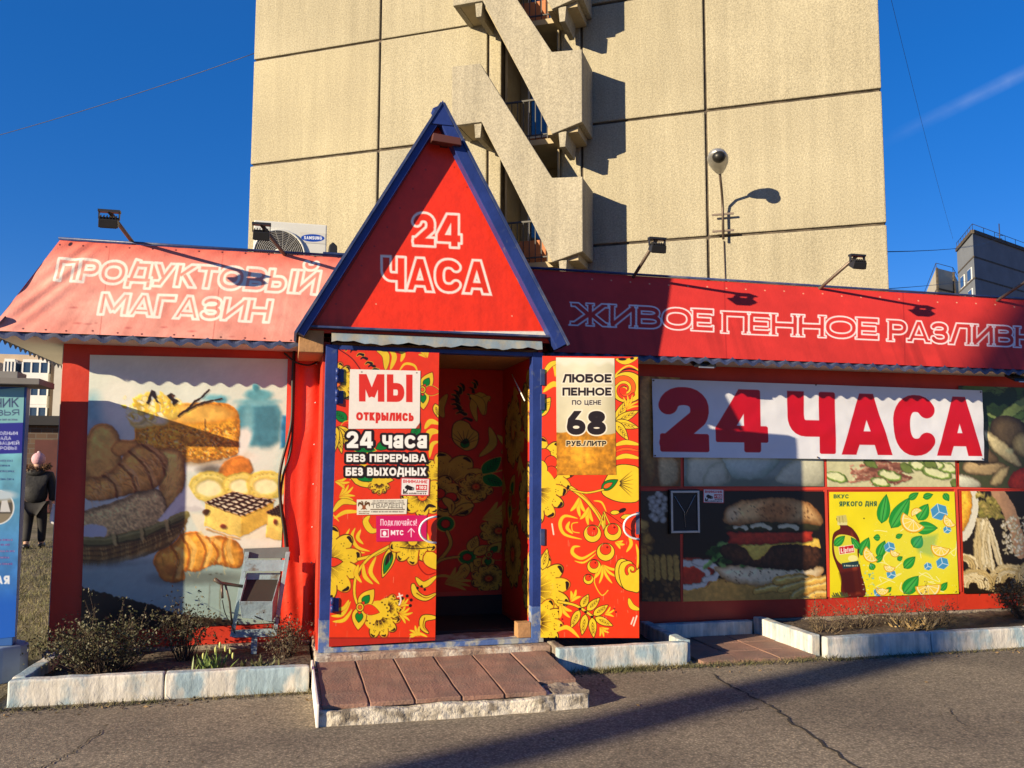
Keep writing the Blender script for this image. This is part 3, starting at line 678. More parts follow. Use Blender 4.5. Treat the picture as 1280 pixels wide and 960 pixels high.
# brick shed beyond the lawn
sh = thing('brick_shed', 'low dark brick shed with a flat black roof, beyond the lawn and the walking person', 'shed', (-8, 30, 0))
bmat = mat('dark brick', (.10,.060,.042), .9, .2, 4)
def bricks(m, sx):
    n, l = m.node_tree.nodes, m.node_tree.links; b = n.new('ShaderNodeTexBrick'); b.inputs['Scale'].default_value = sx
    b.inputs['Color1'].default_value = (.125,.078,.052,1); b.inputs['Color2'].default_value = (.085,.050,.036,1); b.inputs['Mortar'].default_value = (.12,.10,.085,1)
    t = n.new('ShaderNodeTexCoord'); mp = n.new('ShaderNodeMapping'); mp.inputs['Rotation'].default_value = (R_(90), 0, 0); l.new(t.outputs['Object'], mp.inputs['Vector']); l.new(mp.outputs[0], b.inputs['Vector'])
    l.new(b.outputs['Color'], n['Principled BSDF'].inputs['Base Color'])
bricks(bmat, 1.6)
MB().box(-16, -4.0, 30, 36, 0, 2.75).build('wall', bmat, sh)
MB().box(-16.3, -3.8, 29.7, 36.3, 2.76, 3.05).build('roof', mat('tar roof', (.022,.022,.026), .8, .2, 1), sh)
xg = aty(64, 560, 30)[0]
do = MB().box(xg-.45, xg+1.2, 29.93, 29.99, .05, 2.3).build('door', mat('brown gate', (.09,.025,.02), .6, .2, 3), sh)
MB().tube([(xg-.3, 29.88, 1.0), (xg-.3, 29.88, 1.25)], .02, 6).build('handle', M['steel'], do)

# wires across the sky
def wire(name, label, a, b, sag, r, seg=14):
    a = np.array(a); b = np.array(b); pts = [a+(b-a)*t+[0, 0, -4*sag*t*(1-t)] for t in np.linspace(0, 1, seg)]
    tag(MB().tube(pts, r, 5).build(name, M['cable'], None), label, 'wire', 'wires across the sky')
wire('overhead_wire', 'thin overhead wire rising to the cream block across the left sky', aty(-160, 208, 34), (np.array([OX, OY, 0])+bU*-15.46+bN*-1+[0, 0, bpx(316, 36)[1]]), .25, .010)
wire('overhead_wire', 'overhead wire falling steeply from the top edge to the shaded tower roof', aty(1085, -120, 40), (ant[0]-8, ant[1]+1, ZT+.6), .8, .014)
wire('overhead_wire', 'nearly level overhead wire leaving the cream block low above the right awning', aty(1095, 315, 21.5), (ant[0], ant[1]+1, ZT+1.5), .5, .016)
wire('overhead_wire', 'faint lowest overhead wire just above the right awning edge', aty(1095, 362, 21.5), aty(1230, 346, 105), .2, .012)
# ================================================================== the shop
shop = thing('grocery_shop', 'single storey red shop with cloth awnings, a blue gabled porch and flower patterned doors', 'shop', (1, YW, 0))
XL = -1.74; XR = 10.5; ZB = .12
mb = MB()
mb.box(XL, .24, YW, 11.5, ZB, 2.54); mb.box(2.03, XR, YW, 11.5, ZB, 2.54); mb.box(.2401, 2.0299, 8.05, 11.5, 0, 2.54); mb.box(.2401, 2.0299, YW, 8.049, 2.5, 2.54)
wm = mb.mesh('wall'); rough(wm, .004, .7, 4); obj('wall', wm, M['red_wall'], shop)
mb = MB(); mb.box(XL-.03, .22, YW-.035, 11.5, 0, ZB-.002); mb.box(2.05, XR, YW-.035, 11.5, 0, ZB-.002)
obj('plinth', rough(mb.mesh('plinth', .01), .008, .3, 3), M['concrete'], shop)
MB().box(XL, XR, YW+.03, 11.5, 2.542, 3.24).build('parapet', M['red_wall'], shop)
MB().box(XL-.05, XR, YW+.01, 11.5, 3.241, 3.30).build('roof', M['blue_sheet'], shop)
# thin bright red strips between the food prints are the wall itself, repainted
fr = MB(); fY = YW-.006
M['strip'] = mat('bright red strip', (.62,.055,.028), .5, .1, 6)
for x0, y0, x1, y1 in ((801, 607, 1290, 613), (850, 575, 854, 752), (1030, 575, 1036, 750), (1194, 575, 1199, 745)):
    a = aty(x0, (y0+y1)/2 if y1-y0 < 20 else y0, YW); b = aty(x1, (y0+y1)/2 if y1-y0 < 20 else y1, YW)
    if y1-y0 < 20: fr.box(a[0], b[0], fY-.001, fY+.004, 1.325, 1.352)
    else:
        xm = (aty((x0+x1)/2, (y0+y1)/2, YW))[0]; fr.box(xm-.018, xm+.018, fY, fY+.005, .30, 1.64)
fr.build('print_frame', M['strip'], shop)
# wrinkled tarpaulin right of the cake print
nx, ny = 60, 60; x0, x1 = -.02, .25; pts = []
for j in range(ny+1):
    for i in range(nx+1):
        u, v = i/nx, j/ny; x = x0+(x1-x0)*u
        y = YW-.022+.006*math.sin(u*13+2.2*math.sin(v*4.2)+v*2)*(.5+.5*math.sin(v*3+1))+.012*_mn.noise(Vector((u*3, v*5, 1)))
        pts.append((x, y, .15+2.33*v))
mb = MB(); mb.add(pts, [(j*(nx+1)+i, j*(nx+1)+i+1, (j+1)*(nx+1)+i+1, (j+1)*(nx+1)+i) for j in range(ny) for i in range(nx)], 0, True)
tp = mb.build('tarpaulin', M['red_tarp'], shop)
sc_ = MB()
for z in np.arange(.4, 2.4, .33): sc_.ball((.215, YW-.045, z+random.uniform(-.03, .03)), .008, 6, 4)
sc_.build('screw', M['galv'], tp)

# ---------------------------------------------------------------- awnings
YE, ZE, YT, ZT_ = 7.08, 2.53, YW+.0, 3.335
M['cloth'] = print_mat('banner cloth', .62, .0015, 60, .25)
def wrinkle(seed, amp):
    def f(u, v):
        n = fbm(v.shape[0], u.shape[1], 7, seed, 3)-.5; k = fbm(v.shape[0], u.shape[1], 22, seed+9, 2)-.5
        return amp*(n*1.6+k*.35)*np.sin(np.pi*np.clip(v, 0, 1))**.5
    return f
def wr_left(u, v):
    base = wrinkle(3, .014)(u, v)
    diag = np.sin((u*2.2+v*.35)*46)*np.exp(-((u-.05-.05*(1-v))/.05)**2)*.006+np.sin((u*9+v*2)*9)*np.exp(-(v/.10)**2)*.004
    return base+diag*np.sin(np.pi*v)**.3
LB, LT, XJ = aty(-13, 411, YE)[0], aty(75, 302, YT)[0], .62
cl = Cv([(LT, YT, ZT_), (XJ, YT, ZT_), (XJ, YE, ZE), (LB, YE, ZE)], .0052, (236, 150, 134), disp=wr_left)
ny_, nx_ = cl.ny, cl.nx
f1 = fbm(ny_, nx_, 5, 40, 4); vv = cl.v+0*cl.u
fade = np.clip((f1-.35)*1.6, 0, 1)*np.clip(vv*1.25, 0, 1)
cl.img = cl.img*(1-fade[..., None]*.9)+np.array((246, 196, 180))*fade[..., None]*.9
top = np.clip(1-vv*4.5, 0, 1); cl.img = cl.img*(1-top[..., None]*.7)+np.array((220, 92, 76))*top[..., None]*.7
cl.grain(.05, 60, 50, octs=2)
def dirt_runs(c, amt, n, seed):
    """dirt washed down the cloth, and stitched seams"""
    k = vnoise(3, c.nx, n, seed)[1][None]*(.4+.6*c.v)+.5*vnoise(3, c.nx, n*3, seed+1)[1][None]*(.3+.7*c.v); k = np.clip(k-.55, 0, 1)*fbm(c.ny, c.nx, 8, seed+2, 3)*2
    c.img = c.img*(1-amt*k[..., None])
dirt_runs(cl, .13, 40, 77)
for xs_ in (150, 292): cl.line([(xs_-12, 300+.045*(xs_-75)), (xs_-26, 424)], .5, (190, 96, 86), sm=False, alpha=.7)
WHT = (240, 228, 214)
text(cl, 'ПРОДУКТОВЫЙ', 68, 396, 351, 28.5, .125, WHT, k=.052, H1=29.5, shear=.20, gap=.03, ring=1.7)
text(cl, 'МАГАЗИН', 122, 336, 393, 28, .125, WHT, k=.047, H1=28.5, shear=.20, gap=.03, ring=1.7)
for (x, y) in ((92, 384), (97, 404), (110, 405), (120, 404), (290, 421), (240, 414), (160, 410), (205, 409)):
    cl.ell(x, y, random.uniform(1, 4), random.uniform(.6, 1.2), (160, 60, 60), alpha=.5, blur=1.5)
for i in range(14):
    x = -5+i*31; cl.ell(x+random.uniform(-6, 6), 409.5+.042*x+random.uniform(-1, 1), 1.3, .9, (70, 30, 40)); cl.ell(75+i*29, 306+.045*i*29, 1.2, .9, (80, 30, 40))
for (x, y) in ((56, 321), (21, 357), (88, 305)): cl.ell(x, y, 3, 1.8, (60, 35, 50), -.6)
awl = cl.build('awning', M['cloth'], shop)
awl['label'] = 'sun faded pink awning cloth with outlined lettering, left of the porch'
RB0 = 1.75
cr = Cv([(RB0, YT, ZT_), (10.0, YT, ZT_), (10.0, YE, ZE), (RB0, YE, ZE)], .0062, (206, 54, 48), disp=wrinkle(8, .012))
f1 = fbm(cr.ny, cr.nx, 9, 61, 4); cr.img = cr.img*(.93+.14*f1[..., None]); cr.grain(.04, 90, 62, octs=2)
dirt_runs(cr, .16, 90, 87)
for xs_ in (905, 1128): cr.line([(xs_, 340), (xs_+4, 470)], .5, (150, 34, 34), sm=False, alpha=.7)
OUT = (242, 224, 222)
kk = .047
text(cr, 'ЖИВОЕ', 714, 892, 406, 28, .115, OUT, k=kk, H1=28, shear=.0, gap=.02, serif=.07, ring=.9)
text(cr, 'ПЕННОЕ', 903, 1098, 416, 27.5, .115, OUT, k=kk, H1=27, gap=.02, serif=.07, ring=.9)
text(cr, 'РАЗЛИВНОЕ', 1110, 1348, 426.5, 27, .115, OUT, k=kk, H1=26, gap=.02, serif=.07, ring=.9)
for i in range(26): x = 740+i*24; cr.ell(x, 350+.062*(x-740)+random.uniform(-1, 1), .9, .7, (235, 190, 150)); cr.ell(x, 446+.036*(x-800), 1, .8, (120, 40, 60))
awr = cr.build('awning', M['cloth'], shop)
awr['label'] = 'deep red awning cloth with thin outlined lettering, right of the porch'
# side hip of the left awning, the soffit board below and the corrugated sheet edges
MB().add([(LT, YT, ZT_), (LB, YE, ZE), (LB, 11.8, ZE), (LT, 11.8, ZT_)], [(0, 1, 2, 3)]).build('awning_side', M['red_tarp'], shop)
sf = MB(); sf.box(LB+.02, XL-.003, YE+.02, 11.5, 2.5, 2.52); sf.box(XL-.003, .2, YE+.02, YW-.003, 2.5, 2.52); sf.box(2.1, XR-.3, YE+.02, YW-.003, 2.5, 2.52)
sf.build('soffit', M['soffit'], shop)
MB().box(XL-.012, XL-.001, YW+.03, 11.49, ZB+.01, 2.495).build('bounce_cladding', mat('pale bounce cladding', (.50,.48,.42), .7, .1, 2), shop)  # unseen facing, added to bounce cream light onto the soffit
def wavy(a, b, inward, drop=.045, wl=.135, rise=.02):
    """corrugated sheet edge from a to b: a waved strip that runs up under the cloth"""
    a = np.array(a); b = np.array(b); L = np.linalg.norm(b-a); n = int(L/wl*8); rows = []
    for k, (off, dz) in enumerate(((0.0, -drop), (0.002, -drop*.4), (.09, .10))):
        rows.append([a+(b-a)*i/n+np.array(inward)*off+np.array([0, 0, dz+(.016*math.sin(2*math.pi*i/8)+.004*math.sin(i*.37))*(1 if k < 2 else 1)]) for i in range(n+1)])
    m = n+1; mb = MB(); mb.add([p for r in rows for p in r], [(r*m+i, r*m+i+1, (r+1)*m+i+1, (r+1)*m+i) for r in range(2) for i in range(n)], 0, False)
    return mb
M['corr'] = mat('slate blue corrugated sheet', (.034,.045,.105), .5, .25, 5, (.075,.08,.11), .35, 7, .002, 30)
for a, b, inw in (((LB, YE-.004, ZE), (.10, YE-.004, ZE), (0, 1, 0)), ((2.12, YE-.004, ZE), (10.0, YE-.004, ZE), (0, 1, 0)), ((LB, YE, ZE), (LB, 11.5, ZE), (1, 0, 0))):
    wavy(a, b, inw).build('corrugated_edge', M['corr'], shop)
for x0_, x1_ in ((LT-.01, .5), (2.0, 10)): MB().tube([(x0_, YT-.005, ZT_+.012), (x1_, YT-.005, ZT_+.012)], .012, 6).build('top_rail', M['blue_sheet'], shop)

# ---------------------------------------------------------------- porch
PX0, PX1 = .245, 2.015
mb = MB(); mb.box(PX0, .255+.06, YD+.05, 8.04, .165, 2.5); mb.box(1.965, PX1, YD+.05, 8.04, .165, 2.5); mb.box(.316, 1.964, 7.94, 8.04, .165, 2.5)
mb.build('porch_wall', M['red_wall'], shop)
MB().box(.30, 1.98, YD+.05, 7.94, 2.455, 2.5).build('porch_ceiling', M['wood'], shop)
fl = MB().box(.235, 2.03, 6.60, 7.94, 0.0, .16).mesh('porch_floor', .012)
obj('porch_floor', rough(fl, .012, .22, 4), mat('worn threshold', (.29,.20,.15), .9, .25, 7, (.55,.50,.42), .42, 5, .01, 30, c2sharp=.06), shop)
f_ = MB(); f_.box(.262, .352, YD-.045, YD+.05, .165, 2.47); f_.box(1.905, 1.995, YD-.045, YD+.05, .165, 2.47); f_.box(.3521, 1.9049, YD-.04, YD+.05, 2.435, 2.468)
fo = f_.build('door_frame', M['blue'], shop, .004)
MB().box(.30, 1.96, YD-.05, YD+.04, .1605, .198).build('threshold', M['blue_low'], shop, .005)
for x0_, x1_, z_ in ((.2595, .3535, .40), (1.903, 1.997, .44)): MB().box(x0_, x1_, YD-.048, YD+.05, .1651, z_).build('frame_foot', M['blue_low'], fo)
for z in (.92, 2.0, 2.2): MB().box(1.97, 2.0, YD-.075, YD-.046, z, z+.13).build('hinge', M['blue_sheet'], fo)
MB().box(.06, .245, 6.70, 7.3, 2.405, 2.575).build('beam_end', M['wood'], shop, .006)
# drip flashing under the gable sign
mb = MB(); n = 40
for r, (y, z) in enumerate(((YD-.06, 2.565), (YD-.13, 2.535), (YD-.135, 2.475))): pass
rows = [(YD-.02, 2.57), (YD-.10, 2.55), (YD-.118, 2.482)]
pts = [(.30+1.67*i/n, y+.006*math.sin(i*1.1+k)*(k == 2), z+(.010*math.sin(i*.55)+.006*math.sin(i*1.9))*(k == 2)) for k, (y, z) in enumerate(rows) for i in range(n+1)]
mb.add(pts, [(k*(n+1)+i, k*(n+1)+i+1, (k+1)*(n+1)+i+1, (k+1)*(n+1)+i) for k in range(2) for i in range(n)], 0, True)
mb.build('flashing', M['drip'], shop)
# gable: sign panel, barge boards, roof sheets
YG = 6.60; AX, AZ = aty(553, 130, YG)[[0, 2]]; GL = aty(372, 415, YG)[[0, 2]]; GR = aty(708, 430, YG)[[0, 2]]
YP = YD-.045
def sg(px, py): p = aty(px, py, YP); return np.array([p[0], YP, p[2]])
cs = Cv([(.0, YP, 4.35), (2.25, YP, 4.35), (2.25, YP, 2.585), (.0, YP, 2.585)], .0055, (238, 54, 24))
cs.grain(.05, 30, 5, octs=3); cs.grain(.02, 120, 6, octs=2)
dirt_runs(cs, .07, 30, 97)
for x_, z_ in [(400+i*42, 409.5+i*.9) for i in range(8)]+[(420+i*16, 380-i*24) for i in range(8)]+[(680-i*16, 384-i*25) for i in range(8)]: cs.ell(x_, z_, .9, .9, (150, 40, 30))
SW = (246, 230, 222)
text(cs, '24', 515, 577, 307, 42, .135, SW, k=.05, H1=42, gap=.02, ring=1.6)
text(cs, 'ЧАСА', 477, 614, 362, 42, .135, SW, k=.045, H1=42, gap=.0, ring=1.6)
cs.rect(380, 414, 720, 424, (226, 220, 210))
for (x, y) in ((585, 216), (620, 284), (653, 347), (470, 380), (640, 395)): cs.ell(x, y, .8, .8, (240, 190, 160))
sme = cs.mesh('gable_sign')
# trim the rectangle of the print to the gable triangle
bm = bmesh.new(); bm.from_mesh(sme)
for (p0, p1) in (((GL[0]+.09, GL[1]), (AX, AZ-.12)), ((AX, AZ-.12), (GR[0]-.09, GR[1]))):
    d = np.array([p1[0]-p0[0], 0, p1[1]-p0[1]]); nrm = np.cross(d, [0, 1, 0]); nrm = nrm if nrm[2] > 0 else -nrm
    bmesh.ops.bisect_plane(bm, geom=bm.verts[:]+bm.edges[:]+bm.faces[:], plane_co=(p0[0], YP, p0[1]), plane_no=tuple(nrm), clear_outer=True)
bm.to_mesh(sme); bm.free()
obj('gable_sign', sme, print_mat('painted sign board', .4, .002, 25), shop)
MB().prism([(GL[0]+.06, YP+.005, GL[1]+.02), (AX, YP+.005, AZ-.1), (GR[0]-.06, YP+.005, GR[1]+.02)], (0, .04, 0)).build('gable_board', M['red_wall'], shop)
def barge(p0, p1, w, y0, y1, inward):
    p0 = np.array(p0); p1 = np.array(p1); d = (p1-p0)/np.linalg.norm(p1-p0); n = np.array([-d[1], d[0]])*inward
    q = [p0, p1, p1+n*w+d*0, p0+n*w]
    return [(a[0], y0, a[1]) for a in q], (0, y1-y0, 0)
bb = MB()
q, d = barge(GL, (AX, AZ), .055, YG, YP-.002, -1); bb.prism(q, d)
q, d = barge(GR, (AX, AZ), .088, YG-.004, YP-.002, 1); bb.prism(q, d)
bb.prism([(AX-.09, YG-.012, AZ-.175), (AX+.09, YG-.012, AZ-.175), (AX+.002, YG-.012, AZ+.03)], (0, .06, 0))
bo = bb.build('barge_board', M['blue'], shop, .004)
rs = MB(); t = .02
for (g0, sgn) in ((GL, -1), (GR, 1)):
    d = np.array([AX-g0[0], AZ-g0[1]]); d /= np.linalg.norm(d); nn = np.array([d[1], -d[0]])*(1 if sgn > 0 else -1)
    e0 = np.array(g0)-d*.015; e1 = np.array([AX, AZ])
    rs.prism([(*e0[:1], YG-.02, e0[1]), (e1[0], YG-.02, e1[1]), (e1[0]+nn[0]*t, YG-.02, e1[1]+nn[1]*t), (e0[0]+nn[0]*t, YG-.02, e0[1]+nn[1]*t)], (0, 2.0, 0))
rs.build('gable_roof', M['blue_sheet'], shop)
MB().prism([(GL[0]+.1, 8.4, GL[1]), (AX, 8.4, AZ-.05), (GR[0]-.1, 8.4, GR[1])], (0, .03, 0)).build('gable_back', M['blue_sheet'], shop)
MB().box(GL[0]+.03, GR[0]-.03, YG+.02, YW, 2.585, 2.60).build('gable_soffit', M['blue_sheet'], shop)
cab = MB(); cab.tube(smooth([(-.05, YW-.06, 2.48), (.05, YW-.09, 2.40), (.16, YW-.1, 2.38), (.25, YW-.06, 2.44)]), .008, 6)
cab.tube(smooth([tuple(aty(x, y, YW-.05)) for x, y in ((368, 432), (366, 470), (365, 520), (361, 545), (352, 580), (349, 605), (352, 640), (356, 668), (358, 690))]), .0125, 7)
cab.tube(smooth([tuple(aty(x, y, YW-.04)) for x, y in ((368, 440), (367, 500), (364, 560), (354, 595), (351, 625), (357, 660), (361, 700))]), .010, 7)
cab.build('wall_cable', M['cable'], shop)
# ================================================================== doors with a folk flower print
KR, KY, KB, KG, KO = (226, 56, 20), (230, 192, 40), (34, 18, 12), (8, 122, 44), (236, 96, 22)
def leaf(c, x0, y0, x1, y1, w, col=None, out=KB, eye=None, vein=True, ow=.8, sh=.45):
    """pointed leaf from base (x0,y0) to tip (x1,y1)"""
    col = KY if col is None else col
    d = np.array([x1-x0, y1-y0], float); L = np.linalg.norm(d); d /= L; n = np.array([-d[1], d[0]]); pts = []
    for s in (1, -1):
        for t in (np.linspace(0, 1, 9) if s > 0 else np.linspace(1, 0, 9)[1:-1]):
            prof = (math.sin(math.pi*t**(.75 if sh < .5 else 1.2)))**.85
            pts.append(tuple(np.array([x0, y0])+d*L*t+n*s*w*prof))
    c.poly(pts, col, out=(ow, out))
    if eye: leaf(c, *(np.array([x0, y0])+d*L*.12), *(np.array([x0, y0])+d*L*.68), w*.5, eye, KB, None, False, .6)
    if vein:
        for t in (.35, .5, .65, .8):
            for s in (1, -1):
                a = np.array([x0, y0])+d*L*(t-.1); b = np.array([x0, y0])+d*L*(t+.12)+n*s*w*.55
                c.line([tuple(a), tuple(b)], .35, KB, taper='end', sm=False)
def curl(c, pts, w, col=None, out=None, taper='mid'): c.line(pts, w, col or KY, taper=taper, out=out)
def fan(c, x, y, ang, L, n, spread, w=1.6, col=None, bend=.35):
    col = col or KY
    for i in range(n):
        a = R_(ang+(i-(n-1)/2)*spread); l = L*(1-.25*abs(i-(n-1)/2)/max(1, n/2)); b = a+bend*(1 if i >= n/2 else -1)
        c.line([(x, y), (x+math.cos(a)*l*.55, y+math.sin(a)*l*.55), (x+math.cos(a)*l*.62+math.cos(b)*l*.4, y+math.sin(a)*l*.62+math.sin(b)*l*.4)], w, col, taper='mid', out=(.25, (190, 60, 14)))
def flower(c, cx, cy, R, n, a0=0, a1=360, tip=True, core=True, eye=KR):
    step = (a1-a0)/n
    c.ell(cx, cy, R*.72, R*.72, KY)
    for i in range(n):
        a = R_(a0+step*(i+.5)); px, py = cx+math.cos(a)*R*.70, cy+math.sin(a)*R*.70; pw = R*.72*math.tan(R_(min(step, 60)/2))*1.12
        c.ell(px, py, R*.36+1.4, pw+1.3, KB, a); c.ell(px, py, R*.36+.8, pw+.8, KO if i % 2 else KY, a); c.ell(px, py, R*.36, pw, KY, a, out=(.45, KB if i % 2 else (200, 70, 10)))
    c.ell(cx, cy, R*.74, R*.74, KY)
    for i in range(n):
        a = R_(a0+step*(i+.5)); px, py = cx+math.cos(a)*R*1.0, cy+math.sin(a)*R*1.0; pw = R*.72*math.tan(R_(min(step, 60)/2))
        if tip:
            b = a+math.pi/2; q = max(R*.12, pw*.5)
            c.line([(px+math.cos(b)*q*1.25-math.cos(a)*2.2, py+math.sin(b)*q*1.25-math.sin(a)*2.2), (px, py), (px-math.cos(b)*q*.5-math.cos(a)*1.5, py-math.sin(b)*q*.5-math.sin(a)*1.5)], R*.048, KB, taper='mid')
        for k in range(-3, 4):
            aa = a+R_(step*k/8); r0 = R*.22; r1 = R*(.48+.14*random.random())
            c.line([(cx+math.cos(aa)*r0, cy+math.sin(aa)*r0), (cx+math.cos(aa)*r1, cy+math.sin(aa)*r1)], .32, (70, 40, 10), taper='end', sm=False)
        for k in (-1, 0, 1):
            aa = a+R_(step*k/9); r = R*(.72+(.07 if k == 0 else 0)); c.ell(cx+math.cos(aa)*r, cy+math.sin(aa)*r, .55, .55, KB)
    if core:
        c.ell(cx, cy, R*.24, R*.24, KO, out=(.6, KB)); c.ell(cx, cy, R*.12, R*.12, eye, out=(.5, KY))
def berry(c, x, y, r):
    c.ell(x, y, r, r, KY, out=(.8, KB)); c.ell(x, y-r*.32, r*.62, r*.62, KR, out=(.55, KB)); c.ell(x+r*.2, y-r*.55, r*.13, r*.13, (120, 10, 10))
def swirl(c, x, y, r, a0, turns, w, col=KY):
    pts = [(x+r*(1-t*.82)*math.cos(R_(a0)+t*turns*2*math.pi), y+r*(1-t*.82)*math.sin(R_(a0)+t*turns*2*math.pi)) for t in np.linspace(0, 1, 15)]
    c.line(pts, w, col, taper='end', out=(.5, KB))
def comma(c, pts, w): c.line(pts, w, KY, taper='start', out=(.9, KB)); c.line([(p[0]+w*.2, p[1]-w*.12) for p in pts[1:]], w*.16, (120, 60, 5), taper='end')
def feather(c, pts, n, L, side, col=KB):
    P = smooth(pts, k=6); idx = np.linspace(0, len(P)-2, n).astype(int)
    for j, i in enumerate(idx):
        a = np.array(P[i]); t = np.array(P[i+1])-a; t /= np.linalg.norm(t)+1e-9; nn = np.array([-t[1], t[0]])*side
        e = a+nn*L*.8+t*L*.7; c.line([tuple(a), tuple(a+nn*L*.5+t*L*.1), tuple(e)], L*.06+.2, col, L*.26, out=(.5, KY) if j % 2 else None)
def butterfly(c, x, y, s=1.0, rot=0):
    def T(a, r): a = R_(a+rot); return x+math.cos(a)*r*s, y+math.sin(a)*r*s
    for a, e in ((-52, KG), (95, KG)):
        leaf(c, x, y, *T(a, 27), 8.5*s, KY, (140, 30, 10), None, False, 1.0)
        leaf(c, *T(a, 6), *T(a, 18), 4.3*s, KG, KB, None, False, .7); leaf(c, *T(a, 2), *T(a, 8.5), 2.2*s, KR, KB, None, False, .5)
    leaf(c, *T(15, 3), *T(15, 24), 6.2*s, KR, KY, None, False, 1.0); leaf(c, *T(15, 3), *T(15, 24), 6.2*s, KR, KB, None, False, .35)
    c.ell(x, y, 4.2*s, 4.6*s, KY, out=(.8, KB)); c.ell(x, y, 2.2*s, 2.4*s, KO, out=(.5, KB))

YL = YD-.052
dl = [aty(x, y, YL) for x, y in ((423, 437), (549, 441), (544, 800.5), (411, 808.5))]
cL = Cv(dl, .0031, KR)
# --- upper part
feather(cL, [(428, 437), (444, 443), (457, 455), (466, 464)], 8, 7, -1); cL.line([(424, 437), (440, 448), (452, 464)], .5, KB)
curl(cL, [(470, 436), (482, 444), (482, 462)], 4.5, out=(.4, KB)); curl(cL, [(487, 436), (493, 446), (488, 462)], 3.2)
curl(cL, [(497, 436), (504, 442), (501, 452)], 2.8); curl(cL, [(498, 466), (506, 455), (518, 457), (522, 466)], 1.6)
fan(cL, 534, 447, -120, 14, 4, 22)
butterfly(cL, 528, 487, .92, -8); leaf(cL, 544, 505, 548, 522, 4, KY, KB)
flower(cL, 420, 478, 24, 7, -90, 90); leaf(cL, 433, 526, 418, 514, 6, KG, KB); leaf(cL, 440, 528, 424, 541, 6.5, KR, KY)
for a in (20, 48, 75, 100): leaf(cL, 421, 534, 421+24*math.cos(R_(a)), 534+34*math.sin(R_(a)), 4.6, KY, KB)
leaf(cL, 470, 561, 502, 545, 6, KG, KB); leaf(cL, 438, 556, 470, 563, 7, KG, KY); leaf(cL, 516, 548, 525, 527, 5.5, KG, KB)
curl(cL, [(549, 530), (538, 527), (531, 536)], 3.4); curl(cL, [(549, 540), (537, 541), (532, 560)], 4.2); curl(cL, [(548, 552), (540, 556), (537, 572)], 2.6)
flower(cL, 556, 594, 26, 5, 90, 270)
for p in (((438, 592), (452, 582), (470, 585)), ((437, 600), (452, 590), (468, 594))): curl(cL, p, 1.6)
leaf(cL, 438, 597, 492, 600, 11, KY, KB); leaf(cL, 446, 597, 474, 599, 4, KG, KB, None, False)
flower(cL, 474, 604, 13, 5, 10, 170, core=False)
fan(cL, 424, 622, -30, 22, 5, 16); fan(cL, 419, 602, 10, 18, 3, 20); curl(cL, [(416, 640), (428, 627), (446, 630)], 3.6, out=(.4, KB)); curl(cL, [(418, 648), (432, 640), (452, 640)], 2.5)
flower(cL, 528, 620, 25, 6, -60, 200); cL.line([(530, 640), (536, 632), (545, 634)], 2.0, KB, taper='mid')
curl(cL, [(462, 645), (457, 652), (464, 663), (474, 662)], 4, out=(.4, KB))
# --- lower part, traced
for p in (((437, 661), (432, 674), (440, 688), (456, 691)), ((444, 660), (440, 671), (447, 684), (462, 689)), ((451, 662), (447, 672), (454, 680))): curl(cL, p, 2.3, out=(.25, (190, 60, 14)))
curl(cL, [(416, 643), (424, 652)], 1)
flower(cL, 405, 703, 44, 6, -90, 95); leaf(cL, 408, 703, 428, 702, 5.5, KR, KB, None, False)
cL.line([(448, 699), (470, 693), (492, 680)], 1.8, KY, out=(.45, KB))
cL.line([(486, 683), (462, 697), (446, 718), (443, 742), (448, 758)], 1.5, KY, out=(.5, KB))
leaf(cL, 492, 683, 478, 722, 7, KY, KB, None, False); leaf(cL, 489, 690, 480, 717, 4.6, KG, KB, None, False); leaf(cL, 489, 690, 482, 706, 2, KB, KB, None, False)
for p in (((454, 704), (456, 720), (466, 730)), ((470, 696), (463, 715), (474, 730)), ((448, 706), (445, 718), (452, 728))): curl(cL, p, 2.6, out=(.3, (190, 60, 14)))
flower(cL, 516, 676, 28, 5, 0, 180, core=False); cL.line([(500, 684), (520, 686), (541, 684)], .6, KB)
leaf(cL, 533, 690, 546, 712, 9, KY, (150, 20, 8), None, False, 1.2); cL.line([(524, 688), (523, 706), (533, 718), (544, 716)], .7, (150, 20, 8))
comma(cL, [(516, 730), (520, 742), (532, 748), (545, 742)], 4.6); curl(cL, [(520, 722), (530, 731), (546, 720)], 3.6, out=(.6, KB))
for x, y in ((522, 735), (527, 733), (531, 737)): cL.ell(x, y, 1.7, 1.7, KB)
flower(cL, 473, 770, 26, 6, -70, 120, core=False); flower(cL, 484, 760, 17, 4, -80, 60, core=False)
butterfly(cL, 450, 759, 1.05)
for i in range(12): a = R_(-60+i*18); cL.ell(470+15*math.cos(a), 766+15*math.sin(a), 1.0, 1.0, KB); 
fan(cL, 499, 768, 0, 17, 5, 24, 1.5); fan(cL, 500, 758, -35, 14, 3, 20, 1.3)
for x, y in ((509, 745), (514, 750), (513, 757), (503, 748)): cL.ell(x, y, 2.0, 2.0, KB)
for p in (((416, 777), (430, 775), (440, 762)), ((414, 770), (428, 768), (438, 752)), ((419, 762), (430, 760), (436, 750))): curl(cL, p, 2.3, out=(.25, (190, 60, 14)))
comma(cL, [(545, 772), (530, 773), (528, 784), (535, 791)], 4.5); fan(cL, 524, 795, -130, 15, 4, 22); curl(cL, [(509, 800), (522, 792), (534, 796)], 2)
cL.rect(405, 797.5, 548, 812, (176, 40, 26)); cL.rect(405, 796.8, 548, 798.0, (120, 30, 20))
for _ in range(46):
    x, y = random.uniform(414, 540), random.uniform(640, 806); cL.line([(x, y), (x+random.uniform(-.7, .7), y+random.uniform(1.5, 9))], .28, (246, 190, 160), alpha=random.uniform(.2, .6), sm=False)
